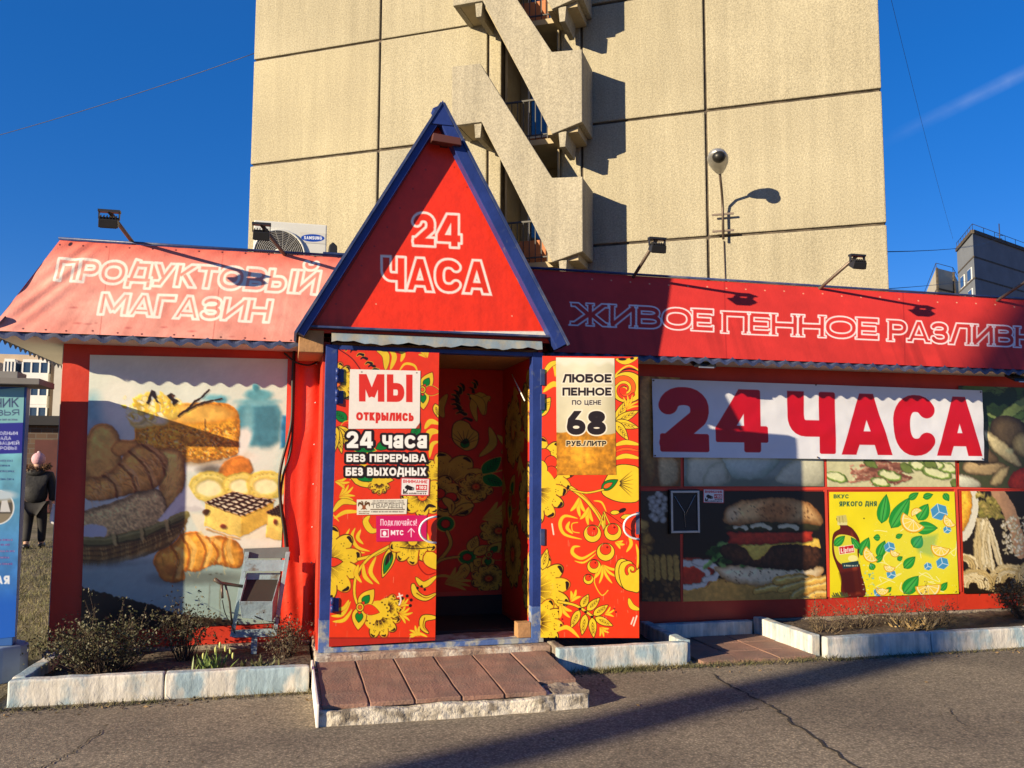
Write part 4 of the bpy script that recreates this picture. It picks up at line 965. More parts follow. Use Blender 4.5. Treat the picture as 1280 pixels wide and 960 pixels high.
cL.line([(499, 742), (501, 750), (499, 756)], 1.0, (238, 226, 210)); cL.line([(497, 746), (503, 744)], .8, (238, 226, 210))
cL.line([(404, 640), (406, 700)], .3, (250, 220, 190))
cL.grain(.04, 40, 11, octs=3)
M['door_print'] = print_mat('glossy door film', .32, .0012, 14, .5)
def door_leaf(name_label, cvs, back):
    me = cvs.mesh('door'); o = obj('door', me, M['door_print'], shop); o['label'] = name_label
    c = cvs.c; bk = np.array(back, float)
    tl, tr_, br_, bl_ = [p+bk*.0015 for p in c]
    MB().prism([tl, tr_, br_, bl_], bk*.04).build('door_panel', M['blue_sheet'], o)
    return o
dL = door_leaf('closed left door leaf with pasted notices', cL, (0, 1, 0))

HX, HY, OX_, OY_ = 2.006, YD-.065, 2.798, 6.59
dv = np.array([OX_-HX, OY_-HY, 0.]); dv /= np.linalg.norm(dv); dn = np.array([-dv[1], dv[0], 0.])   # dn points to the back
def onR(px, py, off=0.0):
    """pixel on the plane of the open right leaf"""
    P0 = np.array([HX, HY, 0])-dn*off; d = ray(px, py); t = dn@(P0-CAM)/(dn@d); return CAM+t*d
dr = [onR(x, y) for x, y in ((678, 445), (797.5, 446), (799, 797.5), (675.5, 797))]
cR = Cv(dr, .0031, KR)
fan(cR, 690, 452, 40, 24, 5, 15); curl(cR, [(678, 470), (688, 456), (700, 452)], 3, out=(.4, KB)); curl(cR, [(679, 490), (692, 480), (704, 486)], 3.4)
curl(cR, [(770, 449), (782, 452), (797, 447)], 3.5, out=(.4, KB)); cR.ell(778, 449, 5, 1.8, KB); cR.ell(790, 448, 2.5, 1.6, KB)
cR.ell(784, 484, 21, 19, KY, out=(1.0, KB)); swirl(cR, 781, 486, 15, -150, 1.25, 3.2, KO); swirl(cR, 781, 487, 12, 30, 1.1, 2.0, KR); cR.ell(779, 489, 4.5, 4.5, KR)
for r in (24, 28): cR.line([(764, 478), (772, 466), (786, 461+24-r), (800, 464)], 1.0, KY if r == 28 else KB)
leaf(cR, 671, 520, 688, 497, 8, KY, KB, KG)
for a, L in ((-155, 0), (-60, 32), (-25, 32), (15, 30), (55, 28)): 
    if L: leaf(cR, 769, 527, 769+L*math.cos(R_(a)), 527+L*math.sin(R_(a)), 5.2, KY, KB)
fan(cR, 783, 512, -60, 20, 5, 18, 1.1)
for i, y in enumerate((554, 562, 571)): curl(cR, [(768, y+3), (782, y-1), (800, y+2)], 3.0 if i != 1 else 1.6, KY if i != 1 else KO, out=(.3, KB))
flower(cR, 674, 590, 41, 7, -100, 100); 
for a in (-70, -25, 20, 65): cR.ell(676+14*math.cos(R_(a)), 585+17*math.sin(R_(a)), 7.5, 8, KR, out=(.7, KB))
cR.ell(674, 586, 10, 11, KY, out=(.7, KB))
cR.poly([(752, 612), (768, 584), (790, 582), (800, 590), (800, 622), (786, 628), (764, 624)], KY, out=(.9, KB), sm=True)
leaf(cR, 752, 611, 772, 600, 5.5, KG, KB, KO, False)
for a in range(-50, 75, 18): cR.line([(773+3*math.cos(R_(a)), 604+3*math.sin(R_(a))), (786+6*math.cos(R_(a)), 604+20*math.sin(R_(a)))], .5, KB, taper='end', sm=False)
cR.line([(714, 610), (732, 624), (748, 644), (757, 662)], 2.3, KY, out=(.6, KB)); cR.line([(718, 612), (738, 628), (752, 650)], .5, KR); cR.line([(714, 612), (733, 616), (754, 612)], 1.0, KY, out=(.5, KB))
fan(cR, 724, 622, 95, 24, 3, 20, 2.2); fan(cR, 736, 634, 100, 22, 3, 18, 2.2); curl(cR, [(742, 626), (752, 628), (758, 640)], 1.2)
flower(cR, 666, 612, 40, 4, -10, 90, core=False)
for p in (((722, 648), (706, 645), (700, 655), (706, 668), (727, 674)), ((712, 652), (709, 660), (716, 667))): curl(cR, p, 2.2, out=(.3, (190, 60, 14)))
cR.line([(722, 653), (715, 655), (716, 664), (724, 666)], .6, KY)
for t in ((750, 655), (756, 652), (762, 655)): cR.line([(755, 640), t, (t[0]+(t[0]-756)*1.2, 668)], .7, KY, out=(.4, KB))
for b in ((740.5, 667, 10.5), (766, 665, 10.5), (757, 690, 10.8), (742.5, 708, 8.3), (735.5, 724, 6)): berry(cR, *b)
leaf(cR, 763, 641, 776, 640, 2.5, KY, KB, None, False); cR.ell(778, 638, 5, 2.6, KB, -.4); leaf(cR, 776, 647, 792, 644, 2.6, KY, KB, None, False)
cR.line([(757, 640), (790, 664)], .5, (120, 10, 8), sm=False)
curl(cR, [(745, 688), (728, 698), (716, 692), (717, 684), (725, 683)], 2.2, out=(.3, (190, 60, 14))); curl(cR, [(745, 692), (730, 703), (718, 701)], 1.1)
fan(cR, 769, 678, 20, 12, 3, 24, 1.6); curl(cR, [(786, 670), (789, 680), (783, 690)], 2.2); curl(cR, [(795, 680), (798, 695), (796, 712)], 1.8)
fan(cR, 753, 706, 70, 26, 5, 22, 1.6); cR.line([(746, 714), (743, 728), (752, 744), (760, 738)], .6, KY)
comma(cR, [(785, 704), (776, 704), (774, 722), (784, 734), (799, 734)], 5.6); cR.poly([(774, 716), (777, 704), (788, 702), (796, 712), (799, 712), (799, 738), (790, 739), (779, 734)], KY, sm=True, out=(.9, KB)); swirl(cR, 790, 712, 8, 140, 1.1, 1.6, KR)
curl(cR, [(786, 748), (790, 758), (800, 762)], 3.2, out=(.4, KB))
flower(cR, 664, 738, 46, 6, -80, 88, core=True); leaf(cR, 678, 712, 684, 686, 5, KY, KB)
flower(cR, 670, 778, 32, 5, -70, 85, core=False)
cR.line([(698, 752), (720, 757), (740, 770)], 1.4, KY, out=(.6, KB)); 
for (bx, by, a, L) in ((727, 759, -62, 18), (734, 763, -45, 22), (742, 769, -35, 22), (744, 772, 25, 24), (740, 772, 85, 25), (732, 768, 100, 26), (724, 763, 115, 24)): leaf(cR, bx, by, bx+L*math.cos(R_(a)), by+L*math.sin(R_(a)), 4.6, KY, KB)
for x, y in ((725, 761), (732, 765), (740, 771)): cR.ell(x, y, 2, 1.6, KB)
fan(cR, 714, 752, -60, 16, 3, 24, 1.8); fan(cR, 700, 756, 60, 20, 3, 24, 2.0); fan(cR, 756, 768, -20, 14, 3, 26, 1.2); curl(cR, [(690, 792), (708, 784), (724, 797)], 2.6); fan(cR, 750, 784, 50, 14, 4, 22, 1.3)
for x, y in ((703, 774), (704, 779), (702, 782), (768, 761), (770, 765)): cR.ell(x, y, 1.2, 1.2, (130, 10, 20))
for _ in range(60):
    x, y = random.uniform(679, 797), random.uniform(640, 796); cR.line([(x, y), (x+random.uniform(-.7, .7), y+random.uniform(1.5, 8))], .28, (246, 190, 160), alpha=random.uniform(.2, .6), sm=False)
for p in (((792, 772), (789, 780)), ((796, 770), (792, 782)), ((690, 655), (692, 668))): cR.line(list(p), .9, (232, 214, 196), sm=False)
cR.grain(.04, 40, 12, octs=3)
dR = door_leaf('right door leaf swung fully open to the front', cR, tuple(dn))
# handles, hinges
M['chrome'] = mat('white enamel handle', (.74,.73,.71), .25, spec=.6)
def handle(parent, c, ax, outv, side):
    """C shaped pull: c centre of its two feet, ax along the door towards the free edge, outv away from the door"""
    c = np.array(c); pts = []
    for a in np.linspace(-88, 88, 15): pts.append(c+np.array(ax)*(-side)*.135*math.cos(R_(a))+np.array([0, 0, .10*math.sin(R_(a))])+np.array(outv)*(.052-.03*abs(a)/88))
    pts = [pts[0]-np.array(outv)*.03]+pts+[pts[-1]-np.array(outv)*.03]
    MB().tube(pts, .0085, 10).build('handle', M['chrome'], parent)
handle(dL, aty(545, 662, YL), (1, 0, 0), (0, -1, 0), 1)
handle(dR, onR(798, 658, 0), tuple(dv), tuple(-dn), 1)
MB().prism([onR(795, 640, .002), onR(799.5, 640, .002), onR(799.5, 668, .002), onR(795, 668, .002)], dn*.05).build('lock_plate', M['blue_sheet'], dR)
for z in (aty(418, 470, YD)[2], aty(418, 497, YD)[2], aty(404, 755, YD)[2]):
    hg = MB(); hg.tube([(.352, YL-.014, z-.055), (.352, YL-.014, z-.003)], .014, 10).tube([(.352, YL-.014, z+.003), (.352, YL-.014, z+.055)], .014, 10); hg.box(.353, .40, YL-.006, YL-.0005, z-.05, z+.05); hg.build('hinge', M['blue'], dL)

# ---------------------------------------------------------------- papered inside of the porch
YI = 7.935
ci = [(.32, YI, 2.45), (1.962, YI, 2.45), (1.962, YI, .40), (.32, YI, .40)]
KY_, KR_ = KY, KR; KY, KR, KO = (206, 164, 56), (212, 44, 20), (206, 84, 26)  # darker inks for the lining: porch shade put into the colours
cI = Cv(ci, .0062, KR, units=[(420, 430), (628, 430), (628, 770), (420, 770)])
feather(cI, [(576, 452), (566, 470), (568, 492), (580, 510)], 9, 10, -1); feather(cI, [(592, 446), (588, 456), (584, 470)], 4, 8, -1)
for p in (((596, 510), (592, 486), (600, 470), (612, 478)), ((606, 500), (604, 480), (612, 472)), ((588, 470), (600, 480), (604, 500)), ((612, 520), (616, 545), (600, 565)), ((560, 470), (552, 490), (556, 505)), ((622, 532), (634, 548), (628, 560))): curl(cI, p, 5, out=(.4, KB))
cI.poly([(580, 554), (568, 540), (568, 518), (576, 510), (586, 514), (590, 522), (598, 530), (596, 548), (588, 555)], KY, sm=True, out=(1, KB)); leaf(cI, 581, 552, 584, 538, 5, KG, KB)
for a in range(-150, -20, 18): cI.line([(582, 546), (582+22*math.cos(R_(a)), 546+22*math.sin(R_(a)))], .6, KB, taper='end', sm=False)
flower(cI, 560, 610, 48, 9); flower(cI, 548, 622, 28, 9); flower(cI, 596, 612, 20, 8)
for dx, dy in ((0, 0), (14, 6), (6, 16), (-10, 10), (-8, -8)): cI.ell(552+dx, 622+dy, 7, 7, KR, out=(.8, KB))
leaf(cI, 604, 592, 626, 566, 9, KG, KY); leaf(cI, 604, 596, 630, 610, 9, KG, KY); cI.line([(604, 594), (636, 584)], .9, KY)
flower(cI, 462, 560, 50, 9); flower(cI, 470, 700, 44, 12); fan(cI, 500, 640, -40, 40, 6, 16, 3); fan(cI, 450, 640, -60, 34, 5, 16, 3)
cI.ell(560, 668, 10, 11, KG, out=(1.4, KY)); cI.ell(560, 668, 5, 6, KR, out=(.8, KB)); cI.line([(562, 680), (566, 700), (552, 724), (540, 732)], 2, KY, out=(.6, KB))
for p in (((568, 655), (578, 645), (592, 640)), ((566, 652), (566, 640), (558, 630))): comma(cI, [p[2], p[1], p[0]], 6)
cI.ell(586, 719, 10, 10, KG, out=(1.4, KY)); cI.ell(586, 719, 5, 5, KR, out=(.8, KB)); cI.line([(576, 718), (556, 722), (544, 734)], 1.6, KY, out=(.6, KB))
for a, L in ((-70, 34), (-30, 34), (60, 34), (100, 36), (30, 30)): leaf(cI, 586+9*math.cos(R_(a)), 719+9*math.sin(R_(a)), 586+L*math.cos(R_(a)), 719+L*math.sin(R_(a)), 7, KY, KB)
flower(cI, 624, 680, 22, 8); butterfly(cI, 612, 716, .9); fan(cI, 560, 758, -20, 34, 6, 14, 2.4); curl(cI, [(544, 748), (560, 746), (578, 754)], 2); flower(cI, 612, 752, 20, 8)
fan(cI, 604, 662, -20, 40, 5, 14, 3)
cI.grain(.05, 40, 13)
M['paper'] = print_mat('shade toned lining film', .6, .001, 14, .3)  # carries the lining inks with the shade in them
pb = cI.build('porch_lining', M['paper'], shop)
XS_ = 1.9605
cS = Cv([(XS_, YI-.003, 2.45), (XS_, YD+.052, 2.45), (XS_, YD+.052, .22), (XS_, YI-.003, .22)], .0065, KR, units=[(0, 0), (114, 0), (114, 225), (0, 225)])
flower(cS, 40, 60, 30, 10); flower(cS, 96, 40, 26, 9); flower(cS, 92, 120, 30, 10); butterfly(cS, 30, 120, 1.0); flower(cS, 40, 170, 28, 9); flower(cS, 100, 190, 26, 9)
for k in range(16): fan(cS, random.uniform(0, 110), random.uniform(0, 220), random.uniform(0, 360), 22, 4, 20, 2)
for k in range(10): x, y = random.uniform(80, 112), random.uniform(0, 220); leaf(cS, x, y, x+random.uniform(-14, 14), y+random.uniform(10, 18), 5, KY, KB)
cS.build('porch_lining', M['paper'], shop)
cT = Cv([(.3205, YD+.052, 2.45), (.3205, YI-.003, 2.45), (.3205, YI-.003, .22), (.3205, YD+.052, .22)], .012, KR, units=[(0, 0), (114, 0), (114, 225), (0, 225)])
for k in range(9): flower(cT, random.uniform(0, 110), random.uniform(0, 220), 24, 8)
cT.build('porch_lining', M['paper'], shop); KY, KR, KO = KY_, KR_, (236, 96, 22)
MB().box(.322, 1.958, YI-.02, YI-.004, .165, .36).build('skirting', M['dark'], shop)
MB().box(.322, 1.958, 7.2, YI-.022, .161, .19).build('door_mat', M['dark'], shop)
p0, p1 = aty(640, 468, 7.3), aty(656, 501, 6.9)
MB().tube([p0, p1], .006, 6).build('door_stay', M['white_trim'], shop)
wb = aty(655, 795, YD-.02)
me = MB().box(wb[0]-.055, wb[0]+.055, YD-.03, YD+.08, .2, .315).mesh('b', .006); bo_ = obj('wooden_block', rough(me, .004, .08, 1), M['wood'], None); tag(bo_, 'short raw wooden block wedged on the porch threshold beside the open door', 'wooden block')
# ================================================================== notices on the doors
M['paper_flat'] = print_mat('paper notice', .55)
M['vinyl'] = print_mat('vinyl sticker', .35, spec=.5)
def tiny(c, x0, x1, y, h, col, seed=0):
    """a line of lettering too small to read in the photo"""
    r = random.Random(seed); x = x0
    while x < x1-h*.3:
        w = h*r.uniform(.35, .8); c.rect(x, y-h*r.uniform(.75, 1), min(x+w, x1), y, col, alpha=.85)
        if r.random() < .6: c.rect(x+w*.3, y-h*.6, x+w*.65, y-h*.3, (235, 230, 225), alpha=.7)
        x += w+h*(.22 if r.random() < .8 else .6)
def onL(px, py, off=.003): return aty(px, py, YL-off)
# white opening notice
c = Cv([onL(437.5, 461.5), onL(525.5, 463.5), onL(524.5, 535.5), onL(435.5, 536)], .0028, (236, 228, 220), units=[(437.5, 461.5), (525.5, 463.5), (524.5, 535.5), (435.5, 536)])
RD = (216, 44, 34)
text(c, 'МЫ', 448.5, 515.5, 502, 34.5, .118, RD, k=.012, gap=.09)
text(c, 'открылись', 445, 517, 525.5, 13.2, .125, RD, k=.016, gap=.055, low=.78)
c.poly([(519, 536), (525, 528), (526, 537)], (176, 60, 40)); c.grain(.02, 20, 3)
c.ell(452, 465, 1.2, .8, (120, 110, 100)); c.ell(521, 466, 1.0, .8, (120, 110, 100))
tag(c.build('opening_notice', M['paper_flat'], None), 'white paper notice with large red letters on the closed door leaf', 'notice')
# cut-out hours lettering: black with white letters
q = [(429, 536.5), (536, 537.5), (535.5, 599.5), (427.5, 599)]
c = Cv([onL(*p, .0025) for p in q], .0027, KB); WH = (246, 244, 238)
base = np.full(c.X.shape, 1e9)
text(c, '24 часа', 433, 533.5, 560, 21, .12, WH, k=.004, gap=.09, low=.78)
text(c, 'БЕЗ ПЕРЕРЫВА', 433, 533, 577.5, 10, .12, WH, k=.0, gap=.075)
text(c, 'БЕЗ ВЫХОДНЫХ', 432, 533, 594.8, 10.4, .12, WH, k=.0, gap=.075)
# keep only a narrow black margin around the letters
a = (c.img.mean(-1) > 60); mg = a.copy()
r_ = int(round(2.6/c.d))
for dy in range(-r_, r_+1):
    for dx in range(-r_, r_+1):
        if dx*dx+dy*dy <= r_*r_: mg |= np.roll(np.roll(a, dy, 0), dx, 1)
me = c.mesh('hours_decal'); bm = bmesh.new(); bm.from_mesh(me); fl_ = mg.reshape(-1); bm.verts.ensure_lookup_table()
bmesh.ops.delete(bm, geom=[f for f in bm.faces if not any(fl_[v.index] for v in f.verts)], context='FACES'); bm.to_mesh(me); bm.free()
tag(obj('hours_decal', me, M['vinyl']), 'black and white cut out lettering with opening hours, below the white notice', 'decal')
def camera_sticker(name, fn, q, label, parent=None, res=.0022):
    c = Cv([fn(*p) for p in q], res, (236, 232, 228), units=[(0, 0), (36, 0), (36, 23), (0, 23)])
    rd = (206, 34, 40)
    for r in ((0, 0, 36, 1.2), (0, 21.8, 36, 23), (0, 0, 1.2, 23), (34.8, 0, 36, 23)): c.rect(*r, rd)
    text(c, 'ВНИМАНИЕ', 3, 33, 6.6, 4.0, .10, rd, gap=.12)
    c.poly([(5, 12), (8, 9), (17, 12.5), (15.5, 16), (12, 16.3), (6, 14)], KB); c.line([(9, 14), (7, 18), (4, 18)], .8, KB); c.rect(3.2, 15, 4.6, 19.5, KB); c.ell(15.5, 14.2, 1.6, 2, (120, 120, 120))
    c.rect(19, 8.6, 33, 15.5, rd); text(c, '102', 23, 32, 14.3, 4.6, .14, (240, 230, 225)); c.ell(20.8, 12, 1.0, 1.6, (240, 230, 225))
    tiny(c, 20, 33, 18, 1.7, KB, 1); tiny(c, 3, 33, 20.9, 2.0, KB, 2)
    return tag(c.build(name, M['vinyl'], None), label, 'sticker')
camera_sticker('camera_sticker', onL, [(501, 597), (537.5, 598), (536.5, 620), (500.5, 619.5)], 'small white and red camera warning sticker on the closed door leaf')
q = [(446, 624.5), (509, 623.5), (508, 642.5), (446, 643.5)]
c = Cv([onL(*p) for p in q], .0023, (232, 226, 208))
BR = (96, 60, 30)
for s in (-1, 1):   # a spread eagle emblem: two heads, wings, shield
    c.line([(455, 634), (455+s*3, 630), (455+s*6, 629), (455+s*7, 633)], 1.4, BR, taper='mid'); c.line([(455+s*1.2, 632), (455+s*1.6, 628), (455+s*3, 627)], .7, BR); c.line([(455, 635), (455+s*4, 637)], 1.2, BR, taper='end')
c.poly([(452.8, 631.5), (457.2, 631.5), (457, 635.5), (455, 637.5), (453, 635.5)], (150, 80, 40))
for i, y in enumerate((640, 642.4)): tiny(c, 448.5, 462, y, 1.5, BR, 20+i)
for i, y in enumerate((626.8, 629.2)): tiny(c, 466+i*-1, 505, y, 1.4, (70, 60, 54), 30+i)
text(c, '"ГВАРДЕЕЦ"', 464, 506, 635, 5.4, .062, (60, 52, 46), gap=.10)
c.rect(463, 636.2, 506, 637.4, (110, 90, 70)); tiny(c, 464, 505, 640.4, 1.7, (60, 52, 46), 41)
tag(c.build('security_plate', M['vinyl'], None), 'narrow cream guard service plate with a brown eagle emblem, above the pink sticker', 'plate')
q = [(470, 644.8), (533.5, 644), (533, 676.5), (470.5, 677)]
c = Cv([onL(*p, .0032) for p in q], .0024, (204, 22, 96))
text(c, 'Подключайся!', 475.5, 521, 657, 8.2, .066, (246, 214, 226), gap=.09, low=.76)
c.rect(475.5, 661.5, 486, 671.5, (246, 240, 240)); c.rect(476.5, 662.5, 485, 670.5, (204, 22, 96)); c.ell(480.7, 666.8, 2.3, 3.1, (250, 244, 244))
text(c, 'МТС', 488.5, 504.5, 669, 6.2, .115, (250, 244, 244), gap=.10)
c.line([(514, 671), (514, 661)], .55, (246, 214, 226), sm=False); c.line([(510, 665), (514, 660.5), (518, 665)], .55, (246, 214, 226), sm=False)
tag(c.build('pink_sticker', M['vinyl'], None), 'crimson pink sticker with white lettering and an arrow, beside the door pull', 'sticker')
# beer price poster on the open leaf
q = [(695, 446.8), (768, 447.8), (770, 593.5), (696, 593.8)]
c = Cv([onR(*p, .003) for p in q], .0026, (214, 206, 180))
X, Y = c.X, c.Y; t = np.clip((Y-447)/147, 0, 1)[..., None]; sx = np.clip((X-695)/75, 0, 1)[..., None]
c.img = np.array((206, 200, 172))*(1-t)+np.array((190, 178, 140))*t+(1-abs(sx-.35)*1.6)*26-(sx > .8)*(sx-.8)*90
c.img *= (1+.10*(fbm(c.ny, c.nx, 6, 70, 4)-.5)[..., None]); c.put((slice(0, c.ny), slice(0, c.nx)), (Y-455+2*np.sin(X*.3)), (232, 228, 212), .7, 12)
be = np.clip((Y-(537+3*np.sin(X*.11)+(X-695)*.04))/1.5, 0, 1)[..., None]
nb = fbm(c.ny, c.nx, 26, 71, 4)[..., None]; amber = np.array((178, 118, 24))*(.65+.75*nb)+np.array((60, 50, 20))*np.exp(-((sx-.42)/.22)**2-((t-.82)/.12)**2)
c.img = c.img*(1-be)+amber*be
DK = (38, 28, 24); HL = (1.3, (236, 226, 206))
text(c, 'ЛЮБОЕ', 703, 764.5, 478.3, 10.8, .128, DK, gap=.07, halo=HL); text(c, 'ПЕННОЕ', 703, 764.5, 494.6, 10.2, .128, DK, gap=.075, halo=HL)
text(c, 'ПО ЦЕНЕ', 715, 751.5, 506, 5.8, .105, DK, gap=.12, halo=(.6, (230, 222, 204))); text(c, '68', 708.5, 757.5, 543.6, 30, .128, DK, gap=.07, halo=(1.6, (236, 226, 206)))
text(c, 'РУБ./ЛИТР', 708, 758, 557.6, 6.6, .12, DK, gap=.09, halo=(1.0, (226, 206, 160)))
tag(c.build('price_poster', M['vinyl'], None), 'tall beer price poster of pale foam over amber, on the open right door leaf', 'poster')
# ================================================================== food prints on the wall (photographs printed on film)
M['film'] = print_mat('printed wall film', .38, .0015, 6, .45)
YF = YW-.012
def onW(x, y, Y=YF): return aty(x, y, Y)
def vol(base, lightdir=(-.5, -.7), amp=.5, cells=30, seed=0, gr=.18, edge=6.0, dark=(140, 84, 36)):
    """rounded, grained filling for one printed food shape: lighter inside, browner towards its outline"""
    base = np.array(base, float); dk = np.array(dark, float)
    def f(X, Y, sd):
        t = np.clip(-sd/edge, 0, 1)[..., None]; t = t**.6
        x0, x1, y0, y1 = X.min(), X.max(), Y.min(), Y.max()
        g = ((X-(x0+x1)/2)/(x1-x0+1e-6)*lightdir[0]+(Y-(y0+y1)/2)/(y1-y0+1e-6)*lightdir[1])[..., None]*amp
        n = (fbm(X.shape[0], X.shape[1], cells, seed, 4)-.5)[..., None]*2*gr
        return np.clip((dk*(1-t)+base*t)*(1+g+n), 0, 250)
    return f
def sheet_print(name, q, bgc, label, res=.0042, off=YF):
    c = Cv([onW(*p, off) for p in q], res, bgc); return c
def done(c, name, label):
    """a sheet of film with a real edge"""
    o = tag(c.build(name, M['film'], None), label, 'food print', 'food prints on the shop wall'); return o
# ------------------------------------------------------------------ cakes and croissants, left of the porch
q = [(112.5, 443.5), (363, 449), (347, 778.5), (100.5, 790)]
c = sheet_print('food_print', q, (222, 226, 214), '', .0038)
X, Y = c.X, c.Y; n1 = fbm(c.ny, c.nx, 6, 100, 4)[..., None]
c.img = np.array((216, 222, 210))*(.93+.14*n1); t = np.clip((X-240)/90, 0, 1)[..., None]; c.img = c.img*(1-t*.25)+np.array((186, 212, 206))*t*.25
c.rect(90, 590, 370, 800, (206, 214, 202), blur=30)
# blurred crockery
TL = (92, 150, 164)
c.ell(118, 512, 14, 20, (150, 196, 206), blur=12); c.ell(122, 545, 22, 16, (150, 170, 190), blur=14); c.ell(150, 500, 26, 30, (232, 232, 220), blur=18)
c.poly([(298, 506), (346, 506), (350, 545), (340, 556), (308, 557), (298, 545)], (84, 146, 162), sm=True, blur=5); c.poly([(318, 508), (344, 508), (346, 552), (322, 556)], (58, 112, 132), sm=True, blur=8, alpha=.6)
c.ell(322, 502, 25, 5, (112, 172, 184), blur=3); c.ell(323, 493, 17, 7, (92, 158, 172), blur=3); c.ell(320, 484, 4, 5, (70, 136, 152), blur=2); c.ell(310, 525, 6, 16, (132, 188, 198), blur=6, alpha=.7)
c.poly([(352, 520), (366, 518), (364, 560), (350, 560)], (50, 118, 160), blur=3); c.ell(268, 497, 15, 4.5, (120, 182, 192), blur=4); c.ell(276, 500, 7, 6, (96, 160, 176), blur=3)
# plate and cake
c.ell(236, 572, 84, 16, (228, 226, 216), blur=3); c.ell(236, 569, 74, 12, (206, 196, 176), blur=3); c.ell(300, 552, 12, 20, (226, 226, 218), .5, blur=4)
c.poly([(168, 548), (172, 522), (200, 512), (260, 503), (296, 512), (298, 560), (284, 572), (240, 578), (200, 572), (172, 566)], vol((226, 158, 44), amp=.35, cells=60, seed=101, gr=.55, edge=10, dark=(170, 96, 20)), sm=True, blur=.8)
c.ell(240, 517, 57, 13, vol((240, 186, 84), amp=.3, cells=14, seed=102, gr=.14, edge=5, dark=(206, 130, 36)), blur=1.5)
for _ in range(420):
    x, y = random.uniform(174, 296), random.uniform(534, 574)
    if (abs(x-236)/62)**2.4+max(0, (y-560)/16)**2 < 1: c.ell(x, y, random.uniform(.7, 1.9), random.uniform(.6, 1.4), random.choice([(250, 204, 110), (186, 104, 22), (236, 166, 50), (140, 74, 14), (255, 224, 150)]), random.uniform(0, 3), alpha=.8)
for x, y, rx, ry, cc in ((186, 520, 26, 13, (246, 224, 150)), (176, 505, 7, 12, (238, 206, 92)), (202, 506, 12, 13, (240, 210, 104)), (214, 514, 11, 10, (232, 196, 84)), (182, 498, 5, 9, (244, 216, 120)), (170, 522, 11, 8, (250, 238, 200)), (196, 524, 16, 8, (252, 238, 196))):
    c.ell(x, y, rx, ry, vol(cc, amp=.4, cells=8, seed=int(x), gr=.10, edge=4, dark=(206, 168, 60)), random.uniform(-.5, .5), blur=1)
for _ in range(90):
    x, y = random.gauss(192, 17), random.gauss(512, 8); a_ = random.uniform(-2.6, -.5); l_ = random.uniform(6, 13)
    leaf(c, x, y, x+l_*math.cos(a_), y+l_*math.sin(a_)*.8, random.uniform(1.6, 3.4), random.choice([(250, 236, 168), (240, 212, 96), (252, 244, 206), (226, 186, 60)]), (206, 160, 54), None, False, .25)
c.poly([(183, 504), (186, 496), (190, 487), (194, 489), (197, 500), (201, 504), (196, 502), (191, 494), (187, 505)], (38, 26, 26)); c.poly([(208, 494), (213, 491), (219, 493), (217, 497), (223, 501), (218, 507), (213, 500)], (40, 26, 20)); c.poly([(214, 493), (219, 494), (216, 498)], (110, 70, 50))
c.line([(223, 520), (262, 487)], 1.3, (36, 20, 14), sm=False); c.line([(227, 516), (250, 505), (277, 498)], 1.2, (44, 26, 16)); c.line([(256, 523), (255.5, 538)], .5, (60, 40, 20))
c.ell(236, 577, 62, 4, (150, 120, 80), alpha=.5, blur=5)
# buns and croissants, upper left
BRN = (176, 104, 46)
c.poly([(104, 590), (108, 545), (122, 530), (140, 533), (150, 552), (148, 590), (120, 604)], vol((248, 182, 88), amp=.5, seed=103, gr=.14, edge=9), sm=True, blur=1)
c.poly([(196, 592), (194, 566), (206, 560), (222, 562), (229, 572), (230, 604), (222, 628), (204, 632)], vol((250, 198, 100), amp=.5, seed=104, gr=.12, edge=8), sm=True, blur=1)
c.poly([(137, 563), (143, 552), (160, 549), (172, 552), (172, 562), (150, 570)], vol((240, 164, 74), amp=.5, seed=112, gr=.12, edge=5), sm=True, blur=1)
c.poly([(102, 608), (108, 597), (128, 594), (148, 578), (160, 562), (178, 554), (196, 560), (208, 574), (204, 598), (190, 612), (170, 616), (146, 622), (120, 626), (104, 620)], vol((250, 178, 82), amp=.55, seed=105, gr=.20, edge=9), sm=True, blur=.8)
for a, b in (((128, 594), (146, 622)), ((148, 580), (170, 616)), ((160, 564), (190, 608)), ((178, 556), (206, 592))):
    c.line([a, ((a[0]+b[0])/2+5, (a[1]+b[1])/2-4), b], 1.6, (110, 56, 22), alpha=.75); c.line([(a[0]+5, a[1]-2), ((a[0]+b[0])/2+10, (a[1]+b[1])/2-4), (b[0]+4, b[1]-4)], 1.8, (224, 166, 100), alpha=.6)
for i in range(120):   # flaky streaks on the crusts
    u_ = random.random(); x0 = 106+u_*96; y0 = 612-u_*38+random.uniform(-14, 12)
    c.line([(x0, y0), (x0+random.uniform(2, 7), y0+random.uniform(-1, 5)), (x0+random.uniform(6, 11), y0+random.uniform(4, 12))], random.uniform(.35, .8), random.choice([(246, 196, 130), (150, 88, 40), (238, 182, 110)]), alpha=random.uniform(.25, .6))
for i in range(60): x0, y0 = random.uniform(196, 226), random.uniform(566, 622); c.line([(x0, y0), (x0-2, y0+6)], .5, random.choice([(246, 196, 130), (166, 100, 46)]), alpha=.4)
c.poly([(268, 600), (276, 582), (292, 570), (308, 572), (316, 586), (308, 596), (280, 602)], vol((214, 128, 44), amp=.5, seed=106, gr=.14, edge=7), sm=True, blur=2)
c.ell(262, 586, 14, 5, (60, 50, 40), blur=5, alpha=.7)
